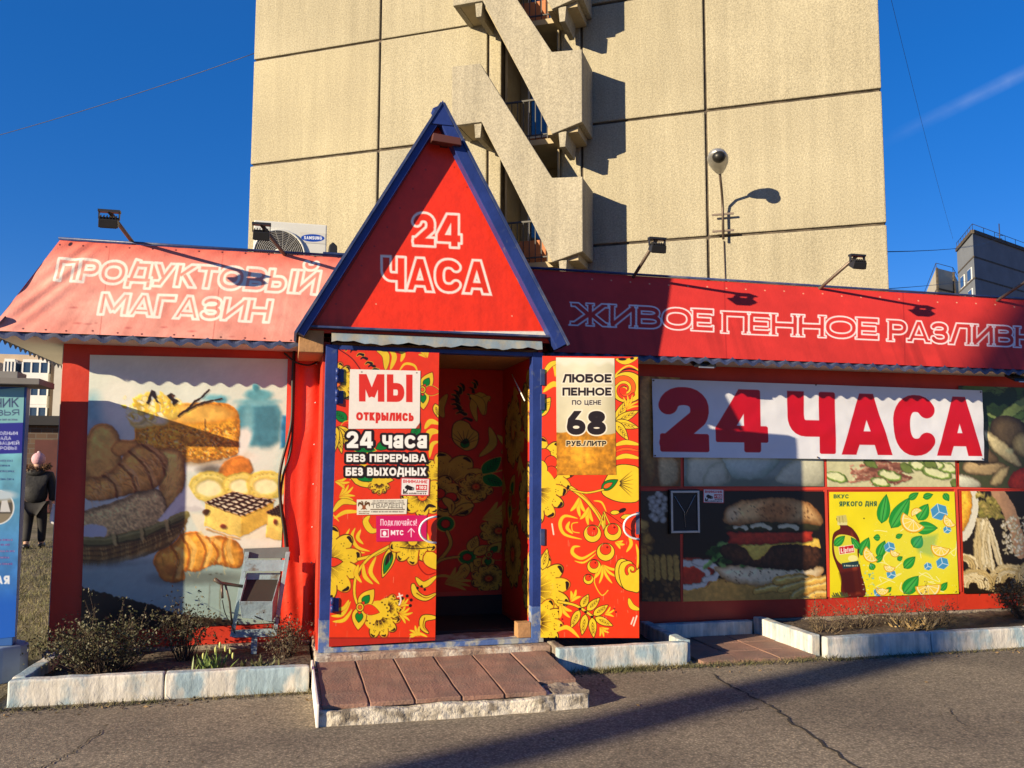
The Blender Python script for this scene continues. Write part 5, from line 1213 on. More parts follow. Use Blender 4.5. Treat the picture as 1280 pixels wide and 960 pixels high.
# rolled pastries
for x, y, r in ((262, 608, 27), (300, 606, 22), (333, 606, 26)):
    c.ell(x, y, r, r*.72, vol((232, 214, 120), amp=.3, seed=int(x), gr=.12, edge=6, dark=(196, 166, 60)), blur=1.2)
    c.ell(x, y+1, r*.72, r*.5, (206, 184, 92), blur=2); c.ell(x-1, y+2, r*.56, r*.38, (240, 230, 176), blur=2)
    for _ in range(14): a = random.uniform(0, 6.3); c.ell(x+r*.8*math.cos(a), y+r*.6*math.sin(a), 1.6, 1, (168, 150, 50), alpha=.6)
# loaf in a wicker basket
c.poly([(98, 650), (110, 636), (140, 628), (176, 614), (198, 612), (208, 630), (206, 652), (180, 668), (130, 672), (98, 668)], vol((226, 190, 124), amp=.5, cells=50, seed=107, gr=.5, edge=7, dark=(80, 60, 40)), sm=True, blur=.6)
c.poly([(98, 660), (116, 655), (132, 660), (128, 672), (98, 676)], (196, 200, 206), sm=True, blur=1)
c.poly([(196, 650), (214, 630), (234, 606), (244, 620), (258, 638), (232, 640), (206, 654)], (224, 222, 216), blur=1); c.poly([(206, 654), (232, 640), (258, 638), (244, 632), (226, 632)], (196, 192, 190), alpha=.7, blur=2)
c.poly([(96, 672), (140, 670), (190, 656), (232, 638), (234, 652), (214, 680), (180, 696), (140, 704), (96, 704)], (112, 82, 40))
for i in range(44):
    x = 97+i*3.1; yt = 684-max(0, (x-140))*.24-(max(0, x-140)/95)**2*8; h = 22-max(0, (x-150))*.13
    c.line([(x, yt), (x+1.3, yt+h*.5), (x-1, yt+h)], .95, random.choice([(176, 134, 66), (144, 104, 48), (196, 156, 84)]), alpha=.95)
for k in range(3): c.line([(97, 688+k*6), (140, 686+k*6), (190, 670+k*5), (226, 654+k*4)], .6, (60, 40, 18), alpha=.8)
c.line([(96, 676), (140, 675), (188, 662), (231, 643)], 5.2, (122, 112, 60)); c.line([(96, 673), (140, 672), (188, 659), (231, 640)], 1.4, (160, 150, 90)); c.line([(96, 681), (140, 680), (188, 667), (229, 648)], .9, (70, 60, 28))
for x, y in ((142, 675), (176, 667), (208, 656)): c.line([(x-1, y-6), (x+1.5, y+6)], 2.2, (190, 164, 98)); c.line([(x+3, y-6), (x+5, y+5)], .8, (70, 56, 24))
c.ell(165, 706, 70, 5, (60, 56, 48), alpha=.7, blur=8)
# iced squares
def square(L, T, Rr, Bm, hL, hR):
    lb = (L[0]-1, L[1]+hL); bb = (Bm[0]-2, Bm[1]+hR); rb = (Rr[0]-8, Rr[1]+hL*.9)
    c.poly([L, Bm, bb, lb], vol((236, 206, 104), amp=.2, cells=30, seed=int(L[0]), gr=.10, edge=2, dark=(206, 170, 70))); c.poly([Bm, Rr, rb, bb], vol((204, 166, 66), amp=.2, cells=30, seed=5, gr=.10, edge=2, dark=(170, 130, 46)))
    c.poly([L, T, Rr, Bm], (238, 226, 196), out=(.8, (120, 70, 40)))
    L, T, Rr, Bm = map(np.array, (L, T, Rr, Bm))
    for t in np.linspace(.08, .92, 6): c.line([tuple(L+(T-L)*t), tuple((L+(T-L)*t+Bm+(Rr-Bm)*t)/2+[1.5, .6]), tuple(Bm+(Rr-Bm)*t)], 1.05, (44, 20, 12))
    for t in np.linspace(.1, .9, 5): c.line([tuple(L+(Bm-L)*t), tuple((L+(Bm-L)*t+T+(Rr-T)*t)/2+[-1, .8]), tuple(T+(Rr-T)*t)], 1.05, (44, 20, 12))
c.poly([(236, 640), (300, 650), (352, 640), (354, 682), (306, 690), (250, 668)], (226, 220, 196), blur=3); c.ell(300, 682, 66, 9, (224, 222, 208), blur=3)
square((256, 628), (290, 615), (343, 626), (302, 645), 30, 27); square((333, 640), (350, 630), (372, 634), (356, 646), 31, 30)
c.ell(279, 658, 4.5, 2.6, (110, 50, 30), .3, blur=1); c.ell(257, 640, 4, 4, (70, 40, 20), blur=1); c.ell(344, 652, 2.5, 4, (110, 50, 30), blur=1)
c.line([(258, 662), (299, 674)], 1.2, (170, 120, 60), sm=False, alpha=.7)
# croissant on the table
c.poly([(95, 712), (225, 690), (370, 690), (370, 800), (95, 800)], (150, 172, 168), blur=16); c.rect(90, 716, 370, 800, (148, 170, 166), blur=6)
c.ell(250, 722, 56, 8, (90, 96, 90), alpha=.75, blur=7)
c.poly([(192, 702), (198, 688), (214, 680), (226, 668), (244, 663), (258, 671), (276, 670), (294, 676), (304, 692), (303, 706), (296, 711), (280, 708), (268, 706), (248, 714), (231, 714), (230, 724), (216, 728), (202, 722)], vol((224, 156, 56), amp=.5, seed=108, gr=.22, edge=8, dark=(130, 66, 20)), sm=True, blur=.8)
for a, m_, b in (((226, 668), (236, 690), (232, 714)), ((244, 664), (256, 688), (250, 713)), ((258, 671), (272, 690), (268, 706)), ((280, 671), (278, 690), (284, 708)), ((214, 682), (222, 698), (216, 726))):
    c.line([a, m_, b], 1.5, (150, 80, 22), alpha=.8); c.line([(a[0]+6, a[1]+2), (m_[0]+7, m_[1]-4), (b[0]+6, b[1]-6)], 2.6, (246, 204, 116), alpha=.55)
for i in range(110):
    x0, y0 = random.uniform(200, 300), random.uniform(668, 722)
    if ((x0-250)/54)**2+((y0-694)/26)**2 < .8: c.line([(x0, y0), (x0+random.uniform(-2, 4), y0+random.uniform(3, 9))], random.uniform(.3, .7), random.choice([(250, 212, 130), (170, 96, 30), (244, 190, 96)]), alpha=random.uniform(.3, .6))
c.ell(212, 712, 9, 7, (150, 84, 30), alpha=.6, blur=5)
for x, y in ((270, 716), (276, 717), (262, 718)): c.ell(x, y, 2, .8, (60, 60, 50), alpha=.7)
c.line([(262, 730), (260, 776)], .3, (90, 90, 80), sm=False); c.line([(275, 728), (274, 780)], .35, (90, 84, 60), sm=False)
# dark table edge with a fringe
edge = [(95, 732)]+[(95+i*2.6, 732+i*2.6*.262+random.uniform(-1.8, 1.8)) for i in range(1, 52)]+[(228+i*2.4, 767+i*2.4*.13+random.uniform(-1.5, 1.5)) for i in range(1, 30)]+[(300, 800), (95, 800)]
c.poly(edge, (46, 34, 24)); c.poly([(95, 752), (140, 772), (140, 800), (95, 800)], (74, 50, 30), blur=16, alpha=.8)
c.photo(500, 1.5, .30, 1.5)
tag(done(c, 'food_print', ''), 'large print of cakes, croissants and a bread basket on the wall left of the porch', 'food print')

# ------------------------------------------------------------------ right wall: eight prints between red strips
def Q(x0, y0, x1, y1): return [(x0, y0), (x1, y0+(x1-x0)*.004), (x1, y1), (x0, y1)]
# loaves
c = sheet_print('food_print', [(800, 470), (850, 472), (851, 608), (801, 608)], (120, 84, 44), '')
for x0, x1, cc in ((800, 822, (176, 132, 70)), (818, 838, (206, 160, 84)), (832, 856, (190, 142, 70))):
    c.poly([(x0, 480), ((x0+x1)/2, 468), (x1, 482), (x1+2, 560), ((x0+x1)/2+2, 606), (x0, 560)], vol(cc, amp=.5, seed=x0, gr=.2, edge=6), sm=True)
c.poly([(822, 560), (836, 556), (848, 580), (846, 604), (824, 606)], vol((216, 190, 140), amp=.4, seed=8, gr=.16, edge=5), sm=True)
c.photo(520, 1.5, .28, 1.5)
done(c, 'food_print', '')['label'] = 'narrow print of pale loaves beside the open door, behind the left end of the banner'
# cups and napkins
c = sheet_print('food_print', [(855, 560), (1029, 560), (1030, 608), (855, 608)], (150, 160, 146), '')
c.rect(850, 596, 1034, 612, (120, 128, 112), blur=6); c.ell(935, 566, 40, 34, vol((196, 206, 190), amp=.3, seed=3, gr=.05, edge=12, dark=(130, 150, 130))); c.ell(936, 604, 26, 6, (110, 120, 104), blur=3)
for p in ([(866, 560), (890, 560), (912, 592), (906, 606), (860, 604)], [(968, 600), (986, 578), (1010, 570), (1028, 574), (1028, 604), (1000, 607)], [(885, 584), (905, 578), (908, 604), (880, 606)]): c.poly(p, vol((208, 206, 178), amp=.4, seed=int(p[0][0]), gr=.06, edge=6, dark=(150, 152, 124)), sm=True)
c.photo(529, 1.5, .28, 1.5)
done(c, 'food_print', '')['label'] = 'pale green print of a cup and napkins just under the banner, above the burger'
# salad
c = sheet_print('food_print', [(1033, 566), (1193, 566), (1195, 608.5), (1034, 608.5)], (206, 202, 158), '')
for _ in range(26): c.line([(random.uniform(1060, 1120), random.uniform(578, 604)), (random.uniform(1080, 1140), random.uniform(574, 600)), (random.uniform(1070, 1130), random.uniform(578, 606))], 1.4, random.choice([(150, 96, 76), (176, 126, 100), (116, 70, 56)]))
for _ in range(40): c.ell(random.uniform(1058, 1120), random.uniform(580, 604), 1.7, 1.2, (190, 140, 116))
for x, y, rx in ((1112, 594, 14), (1100, 603, 12), (1150, 582, 14), (1170, 590, 18), (1182, 584, 14), (1166, 580, 13), (1044, 596, 14)):
    c.ell(x, y, rx, rx*.42, (116, 140, 66), .25, out=(.6, (80, 100, 40))); c.ell(x, y-.6, rx*.88, rx*.33, (222, 224, 172), .25)
for x, y in ((1125, 580), (1080, 574), (1155, 574), (1188, 600)): leaf(c, x, y, x+16, y+10, 5, (110, 128, 60), (70, 80, 40), None, False)
c.img *= (.96+.1*fbm(c.ny, c.nx, 20, 9, 3)[..., None])
c.photo(538, 1.5, .28, 1.5)
done(c, 'food_print', '')['label'] = 'pale print of sliced cucumber salad just under the banner, above the yellow lemon print'
# vegetables at the right
c = sheet_print('food_print', [(1198, 482), (1330, 486), (1330, 612), (1199, 608.5)], (70, 74, 44), '')
for _ in range(30): leaf(c, random.uniform(1198, 1325), random.uniform(484, 520), random.uniform(1198, 1325), random.uniform(484, 540), 7, random.choice([(60, 92, 40), (96, 124, 60), (130, 150, 84), (40, 60, 30)]), (34, 46, 22), None, False)
c.ell(1262, 540, 26, 20, vol((104, 86, 60), amp=.6, seed=2, gr=.12, edge=10, dark=(34, 26, 20)), .5); c.ell(1284, 556, 20, 17, vol((176, 158, 108), amp=.5, seed=4, gr=.10, edge=8, dark=(60, 48, 30)), .3)
for p, cc in (([(1228, 536), (1256, 552), (1276, 576), (1272, 584), (1240, 562)], (206, 190, 140)), ([(1206, 576), (1232, 572), (1260, 584), (1236, 594), (1206, 590)], (178, 152, 108)), ([(1198, 560), (1226, 554), (1248, 576), (1216, 578)], (120, 96, 66)), ([(1236, 604), (1248, 586), (1262, 584), (1250, 606)], (190, 170, 120)), ([(1198, 592), (1220, 598), (1226, 610), (1198, 610)], (206, 206, 180))): c.poly(p, vol(cc, amp=.5, seed=int(p[0][0]), gr=.12, edge=4, dark=(60, 46, 30)), sm=True)
c.ell(1286, 602, 26, 18, vol((190, 54, 38), amp=.5, seed=7, gr=.10, edge=8, dark=(90, 20, 16))); c.ell(1296, 574, 8, 10, (176, 40, 30), blur=2)
c.ell(1262, 563, 5, 4, (180, 190, 150), alpha=.5, blur=2)
c.photo(547, 1.5, .28, 1.5)
done(c, 'food_print', '')['label'] = 'dark print of vegetables at the right end of the banner'
# snacks, lower left
c = sheet_print('food_print', [(801, 614), (850, 614), (850.5, 752), (802, 752)], (62, 46, 30), '')
for i in range(26):
    x, y = random.uniform(812, 832), random.uniform(616, 650); c.ell(x, y, 4.6, 4.2, vol((206, 204, 196), amp=.5, seed=i, gr=.04, edge=3, dark=(120, 116, 104)))
for i in range(46):
    x, y = random.uniform(802, 850), random.uniform(650, 724)
    if x+y*.1 < 880: c.poly([(x-7, y-2), (x-3, y-7), (x+5, y-5), (x+8, y+3), (x+2, y+8), (x-6, y+6)], vol(random.choice([(188, 142, 66), (170, 118, 50), (204, 164, 86), (150, 96, 44)]), amp=.5, seed=i, gr=.25, edge=4, dark=(90, 56, 24)), sm=True)
for i in range(6): c.line([(804+i*8, 696), (806+i*8, 722)], 3.4, (196, 154, 74), out=(.6, (100, 66, 24)))
for i in range(40): c.ell(random.uniform(802, 852), random.uniform(726, 752), 4, 2.6, random.choice([(110, 76, 40), (84, 56, 30), (130, 94, 54)]), random.uniform(0, 3), out=(.4, (40, 26, 14)))
c.rect(836, 614, 852, 660, (84, 54, 34), blur=6, alpha=.6)
c.photo(556, 1.5, .28, 1.5)
done(c, 'food_print', '')['label'] = 'narrow dark print of nuts and crackers beside the open door leaf'
# burger
c = sheet_print('food_print', [(854, 614), (1029.5, 614), (1033, 748), (854, 752)], (26, 20, 16), '')
c.poly([(850, 726), (900, 722), (1040, 726), (1040, 756), (850, 756)], vol((214, 160, 76), amp=.3, cells=12, seed=1, gr=.08, edge=6, dark=(170, 116, 50))); 
c.ell(864, 716, 30, 20, vol((196, 50, 30), amp=.4, seed=5, gr=.05, edge=8, dark=(110, 24, 16))); c.ell(862, 702, 24, 4, (230, 90, 60), blur=3)
for r in (0, 1): c.line([(852, 704), (872, 706), (884, 716), (880, 728), (862, 734), (852, 732)] if not r else [(868, 702), (886, 704), (896, 712), (892, 722), (880, 724)], 3.2, (224, 218, 202), out=(.7, (150, 140, 120)))
c.poly([(898, 716), (902, 706), (1020, 706), (1024, 720), (1012, 730), (960, 733), (916, 728)], vol((236, 214, 170), amp=.4, cells=20, seed=11, gr=.10, edge=8, dark=(150, 108, 60)), sm=True)
for _ in range(50): c.ell(random.uniform(904, 1018), random.uniform(708, 729), .8, .6, (60, 36, 20))
for i in range(70):
    x, y = random.uniform(884, 1024), 696+random.uniform(-12, 12)-(14 if random.random() < .3 else 0)*(1 if random.random() < .5 else -1)*.4
    if 950 < x < 1010 and random.random() < .5: continue
    if x < 915: y -= random.uniform(0, 14)
    c.ell(x, y, random.uniform(3, 8), random.uniform(2, 4.5), random.choice([(30, 74, 26), (56, 112, 40), (88, 146, 60), (22, 52, 18), (124, 170, 84)]), random.uniform(-1, 1), alpha=.9, blur=.6)
c.poly([(900, 690), (906, 680), (930, 678), (956, 684), (1000, 678), (1022, 684), (1026, 700), (1010, 712), (960, 710), (916, 702)], vol((74, 44, 28), amp=.4, cells=40, seed=12, gr=.5, edge=7, dark=(34, 20, 12)), sm=True)
c.poly([(912, 676), (1022, 672), (1026, 686), (1012, 682), (990, 680), (966, 682), (950, 698), (942, 700), (930, 684)], vol((236, 198, 86), amp=.2, seed=13, gr=.04, edge=3, dark=(206, 160, 50)))
c.poly([(912, 672), (916, 664), (1006, 662), (1014, 668), (1006, 677), (918, 680)], vol((190, 56, 36), amp=.3, seed=14, gr=.10, edge=4, dark=(120, 26, 18)), sm=True)
c.poly([(914, 664), (920, 652), (1020, 650), (1024, 660), (1010, 664)], vol((52, 50, 26), amp=.3, seed=15, gr=.3, edge=3, dark=(20, 18, 10)), sm=True)
for x0, x1 in ((940, 962), (974, 996), (918, 932)): c.line([(x0, 658), ((x0+x1)/2, 656), (x1, 660)], 2.6, (216, 206, 170))
c.poly([(905, 652), (906, 636), (922, 626), (954, 622), (986, 622), (1014, 630), (1026, 644), (1027, 656), (1006, 655), (960, 652), (926, 656)], vol((226, 178, 116), amp=.5, cells=20, seed=16, gr=.14, edge=9, dark=(120, 70, 30)), sm=True)
c.ell(970, 638, 22, 12, (170, 92, 40), alpha=.6, blur=8); c.ell(916, 642, 8, 9, (226, 196, 150), alpha=.7, blur=5)
for _ in range(60): c.ell(random.uniform(914, 1020), random.uniform(627, 648), random.uniform(.5, 1.4), .6, (70, 40, 20), random.uniform(0, 3), alpha=.8)
for p, w_ in ((((944, 738), (970, 734), (1000, 738)), 4.2), (((970, 726), (1000, 722), (1030, 728)), 4.6), (((976, 736), (1004, 728), (1034, 722)), 4.2), (((990, 746), (1000, 738), (1034, 730)), 4.4), (((1004, 748), (1020, 742), (1036, 740)), 4.0)):
    c.line(list(p), w_, (224, 176, 84), out=(.7, (130, 84, 30))); c.line([(a, b-1.6) for a, b in p], 1.0, (246, 214, 140))
c.photo(565, 1.5, .28, 1.5)
done(c, 'food_print', '')['label'] = 'dark print of a cheese burger with fries and onion rings'
# lemon tea advert
q = [(1036.5, 615), (1193, 614.5), (1198.5, 742), (1037.5, 747)]
c = sheet_print('food_print', q, (238, 222, 28), '', .0036)
c.img *= (.95+.1*fbm(c.ny, c.nx, 5, 21, 3)[..., None]); c.ell(1150, 690, 60, 50, (232, 226, 70), blur=40, alpha=.7)
for _ in range(16): x, y = random.uniform(1100, 1195), random.uniform(660, 742); c.line([(x, y), (x+random.uniform(-14, 14), y+random.uniform(-8, 8)), (x+random.uniform(-24, 24), y+random.uniform(-14, 14))], .5, (248, 246, 190), alpha=.8)
for _ in range(150): x, y = random.uniform(1090, 1196), random.uniform(630, 745); c.ell(x, y, .5, .5, (250, 246, 170), alpha=.6)
GR, GD = (34, 150, 52), (14, 92, 36)
def lf(x0, y0, x1, y1, w): 
    leaf(c, x0, y0, x1, y1, w, GR, GD, None, False, .3); leaf(c, x0, y0, x1, y1, w*.45, (70, 178, 72), (34, 150, 52), None, False, .1); c.line([(x0, y0), (x1, y1)], .4, GD, sm=False)
def lemon(x, y, r, rot=0):
    pts = [(x+r*math.cos(rot+a), y+r*math.sin(rot+a)) for a in np.linspace(0, math.pi, 14)]
    c.poly(pts, (236, 182, 20), out=(.5, (206, 140, 12))); pts = [(x+r*.9*math.cos(rot+a), y+r*.9*math.sin(rot+a)) for a in np.linspace(.03, math.pi-.03, 14)]; c.poly(pts, (250, 240, 190))
    pts = [(x+r*.8*math.cos(rot+a), y+r*.8*math.sin(rot+a)) for a in np.linspace(.06, math.pi-.06, 14)]; c.poly(pts, (244, 214, 76))
    for a in np.linspace(.4, math.pi-.4, 5): c.line([(x, y), (x+r*.8*math.cos(rot+a), y+r*.8*math.sin(rot+a))], .4, (250, 240, 190), sm=False)
def ice(x, y, r):
    pts = [(x+r*math.cos(a+.3), y+r*math.sin(a+.3)*.95) for a in np.linspace(0, 5.24, 6)]; c.poly(pts, (70, 150, 200), out=(.4, (150, 200, 226))); c.line([pts[0], (x, y), pts[2]], .5, (200, 226, 240), sm=False); c.line([(x, y), pts[4]], .5, (200, 226, 240), sm=False)
for a in ((1102, 654, 1108, 618, 8), (1114, 660, 1137, 622, 10), (1148, 650, 1160, 630, 8), (1144, 660, 1172, 660, 8), (1136, 624, 1148, 616, 4), (1154, 622, 1166, 618, 4), (1180, 617, 1186, 626, 4), (1076, 694, 1086, 672, 7), (1098, 696, 1106, 676, 6), (1094, 702, 1104, 694, 4), (1130, 710, 1144, 696, 6), (1122, 700, 1128, 696, 3), (1130, 742, 1148, 720, 9), (1176, 738, 1184, 728, 4), (1092, 712, 1088, 704, 4), (1100, 672, 1092, 672, 4), (1120, 672, 1128, 668, 3), (1142, 684, 1152, 670, 8), (1108, 740, 1114, 734, 3)): lf(*a)
for a in ((1174, 640, 11), (1112, 684, 7), (1184, 662, 5), (1114, 718, 6), (1160, 708, 5), (1178, 704, 8), (1098, 740, 6)): ice(*a)
c.poly([(1140, 672), (1172, 668), (1166, 696), (1148, 690)], (60, 150, 150), alpha=.35, blur=5)
for a in ((1142, 650, 16, .6), (1176, 684, 12, 0.2), (1090, 692, 11, .9), (1112, 708, 7, .2), (1160, 732, 16, -.1), (1103, 736, 8, .1), (1188, 650, 9, .8), (1119, 690, 6, .4), (1146, 642, 7, 2.6)): lemon(*a)
# bottle
c.poly([(1046, 648), (1051, 660), (1042, 668), (1041, 690), (1046, 706), (1052, 722), (1054, 745), (1081, 744), (1076, 716), (1073, 696), (1074, 676), (1066, 662), (1058, 656), (1056, 648)], (96, 28, 18), sm=True, out=(.6, (60, 14, 10)))
c.poly([(1064, 664), (1071, 678), (1070, 700), (1076, 742), (1070, 743), (1064, 700)], (170, 70, 30), alpha=.6, blur=2); c.poly([(1049, 716), (1074, 712), (1077, 740), (1056, 742)], (60, 14, 12), alpha=.7, blur=3)
c.poly([(1045.5, 645), (1057.5, 643.5), (1059.5, 653), (1047, 655)], (206, 196, 112)); c.rect(1047, 653, 1059, 656.5, (226, 220, 150)); c.line([(1049, 646), (1050, 654)], .4, (160, 150, 80), sm=False); c.line([(1053, 645), (1054, 653)], .4, (160, 150, 80), sm=False)
c.poly([(1043, 674), (1052, 668), (1070, 674), (1072, 694), (1076, 704), (1060, 708), (1048, 702), (1043, 690)], (226, 218, 60), sm=True); lf(1043, 682, 1056, 670, 5); lf(1074, 686, 1064, 672, 4); c.ell(1066, 698, 6, 4, (246, 236, 150))
c.poly([(1049, 684), (1066.5, 681.5), (1067.5, 690), (1050, 692.5)], (206, 30, 40), out=(.8, (246, 236, 200))); text(c, 'Lipton', 1051, 1066.5, 691.2, 5.6, .10, (246, 240, 230), k=-.14, gap=.10)
c.poly([(1052, 704), (1073, 701), (1074, 708), (1054, 711)], (30, 60, 70)); tiny(c, 1055, 1072, 708, 2, (220, 226, 200), 5)
for _ in range(36): c.ell(random.uniform(1078, 1094), random.uniform(706, 744), random.uniform(.5, 1.6), random.uniform(.4, 1.2), random.choice([(150, 200, 190), (226, 240, 210), (90, 160, 160)]), alpha=.7)
for i in range(14): c.line([(1040+i*1.4, 744-random.random()*4), (1042+i*1.4, 746)], .6, (70, 80, 50), sm=False)
text(c, 'ВКУС', 1042, 1061, 623, 5.0, .115, (40, 96, 70), k=.0, gap=.12); text(c, 'ЯРКОГО ДНЯ', 1049, 1096, 633, 6.2, .115, (40, 96, 70), k=-.005, gap=.12)
c.ell(1080, 648, .9, .9, (60, 60, 30))
done(c, 'food_print', '')['label'] = 'bright yellow lemon tea advert with a bottle, leaves and ice'
# pasta
c = sheet_print('food_print', [(1202, 614), (1330, 614), (1330, 740), (1205, 742)], (34, 26, 18), '')
c.ell(1204, 640, 18, 38, (224, 218, 196), .15); c.ell(1200, 636, 14, 32, vol((226, 170, 50), amp=.4, seed=3, gr=.2, edge=6, dark=(160, 100, 20)), .15)
for i in range(40):
    x, y = random.uniform(1220, 1256), random.uniform(616, 646); c.poly([(x-6, y), (x-2, y-5), (x+3, y-1), (x+6, y-4), (x+5, y+4), (x, y+2), (x-4, y+5)], vol(random.choice([(190, 172, 84), (160, 150, 70), (206, 180, 100)]), amp=.5, seed=i, gr=.1, edge=3, dark=(90, 84, 36)))
c.line([(1246, 614), (1262, 640), (1276, 690)], 8, (196, 150, 110)); 
for i in range(30): a = random.uniform(-.5, .45); x = 1226+random.uniform(-4, 10); c.line([(x, 652+random.uniform(-4, 4)), (x+a*18+2, 676), (x+a*30+6, 708+random.uniform(-6, 6))], 1.9, random.choice([(224, 206, 160), (206, 184, 132), (236, 222, 182)]), out=(.4, (120, 100, 60)))
for i in range(160): x, y = random.uniform(1252, 1300), random.uniform(646, 694); c.ell(x, y, 2.2, 1.2, random.choice([(236, 226, 196), (214, 200, 160), (244, 236, 212)]), random.uniform(0, 3), out=(.25, (150, 130, 90)))
for k, (x, y) in enumerate(((1262, 726), (1216, 732), (1296, 720), (1204, 706))):
    for r in np.arange(6, 24 if k != 3 else 14, 2.6): c.line([(x+r*1.2*math.cos(t), y+r*.95*math.sin(t)) for t in np.linspace(-3.3, .3, 9)], 1.2, random.choice([(226, 204, 150), (206, 180, 120), (238, 220, 172)]), out=(.35, (120, 96, 54)))
c.rect(1284, 616, 1330, 660, vol((206, 160, 60), amp=.3, cells=26, seed=9, gr=.4, edge=3)); 
c.photo(583, 1.5, .28, 1.5)
done(c, 'food_print', '')['label'] = 'print of pasta and rice at the far right, behind the dry bush'
# ------------------------------------------------------------------ the white banner
YBN = YW-.045
q = [(815, 473.5), (1228, 488), (1230, 575.5), (817, 571.5)]
c = Cv([onW(*p, YBN) for p in q], .0050, (226, 228, 236), units=[(0, 0), (413, 0), (413, 92), (0, 92)], disp=lambda u, v: .010*(fbm(v.shape[0], u.shape[1], 8, 300, 3)-.5)*2)
RB = (198, 16, 36)
# heights follow the print: letters 81 of 92 units
for ch, x0, x1, y0, H, w in (('2', 6, 64, 85.5, 77, 0), ('4', 71, 134, 85, 76, 0), ('Ч', 158, 217, 86, 77, 0), ('А', 224, 290, 86.5, 77, 0), ('С', 291, 350, 87, 78, 0), ('А', 349, 411, 86.5, 77, 0)):
    wv = (x1-x0)/H; W_ = c.win(x0-8, x1+8, -3, 95); xx = (c.X[W_]-x0)/H; yy = (y0-c.Y[W_])/H
    c.put(W_, glyph_sd(ch, xx, yy, wv, .14 if ch in '2С' else .132, 0, .035)*H, RB)
c.grain(.02, 30, 301, octs=2)
bo_ = c.build('banner', print_mat('white vinyl banner', .4, .002, 8), None)
tag(bo_, 'wide white vinyl banner with huge red lettering on the wall right of the porch', 'banner')
sm = MB()
for x, y in ((817, 475.5), (1226, 490), (1228, 573.5), (819, 569.5), (1020, 481), (1022, 571.5)): p = onW(x, y, YBN-.006); sm.ball(p, .008, 8, 6)
sm.build('grommet', M['steel'], bo_)
camera_sticker('camera_sticker', lambda x, y: onW(x, y, YF-.004), [(879, 611), (905, 611.5), (905, 629), (879, 628.5)], 'small camera warning sticker on the wall beside the empty metal frame', res=.0028)
# empty steel notice frame
p0 = onW(836, 612, YF-.02); p1 = onW(875, 667, YF-.02); X0, X1, Z1, Z0 = p0[0], p1[0], p0[2], p1[2]
nf = thing('notice_frame', 'empty wall frame with a pale rim over a dark board, left of the burger print', 'notice frame', (X0, YF-.02, Z0))
MB().box(X0, X1, YF-.03, YF-.003, Z0, Z1).build('backing', mat('dark backing', (.02,.017,.015), .5, .3, 8), nf)
mb = MB(); w = .022; mb.box(X0+.01, X1-.01, YF-.042, YF-.031, Z1-.03, Z1-.01).box(X0+.01, X1-.01, YF-.042, YF-.031, Z0+.01, Z0+.03).box(X0+.01, X0+.03, YF-.042, YF-.031, Z0+.0301, Z1-.0301).box(X1-.03, X1-.01, YF-.042, YF-.031, Z0+.0301, Z1-.0301)
mb.build('rim', M['galv'], nf, .002)
mb = MB(); xm = (X0+X1)/2; mb.tube([(X0+.05, YF-.034, Z1-.06), (xm-.01, YF-.036, (Z0+Z1)/2), (xm, YF-.034, Z0+.06)], .003, 5).tube([(X1-.05, YF-.034, Z1-.05), (xm, YF-.036, (Z0+Z1)/2-.03)], .003, 5); mb.build('wire_loop', M['galv'], nf)
# ================================================================== step, planters, path
st = thing('entrance_step', 'low step of reddish slabs on a limewashed base, before the flowered doors', 'step', (1.05, 5.95, 0))
me = MB().prism([(.225, 5.42, -.02), (1.92, 5.42, -.02), (2.0, 6.6, -.02), (.225, 6.6, -.02)], (0, 0, .105)).mesh('step_base', .012)
obj('base', rough(me, .017, .22, 4, 5), M['lime'], st)
tl_ = MB(); cols = [(.24, .52), (.525, .80), (.805, 1.09), (1.095, 1.37), (1.375, 1.65), (1.655, 1.92)]
for i, (x0, x1) in enumerate(cols):
    rows_ = [(5.70, 6.595), (5.455, 5.694)] if i in (0, 4, 5) else [(5.455, 6.595)]
    for j, (y0, y1) in enumerate(rows_):
        if i == 5 and j == 1: continue
        dz = random.uniform(-.004, .004)
        k0 = (y0-5.42)/1.18; k1 = (y1-5.42)/1.18; g = .0035
        a, b = x0+g, x1-g
        tl_.prism([(a+.06*k0*(a > 1.0)*(a-1)/.9, y0, .087+dz), (b+.06*k0*(b > 1.0)*(b-1)/.9, y0, .087+dz), (b+.06*k1*(b > 1)*(b-1)/.9, y1, .093+dz), (a+.06*k1*(a > 1)*(a-1)/.9, y1, .093+dz)], (0, 0, .028))
tm = tl_.mesh('paving', .006); obj('paving', rough(tm, .005, .16, 2, 8), M['tile'], st)
me = MB().box(1.69, 1.93, 5.44, 5.70, .06, .098).mesh('c', .01); obj('broken_corner', rough(me, .014, .09, 3, 2), M['concrete'], st)
MB().box(.205, .222, 5.40, 6.62, .0, .135).build('edge_board', M['white_trim'], st, .004)
st2 = MB().box(2.03, 2.10, 6.45, 6.9, 0, .17).mesh('x', .01); obj('threshold_corner', rough(st2, .016, .12, 4, 1), M['concrete'], st)

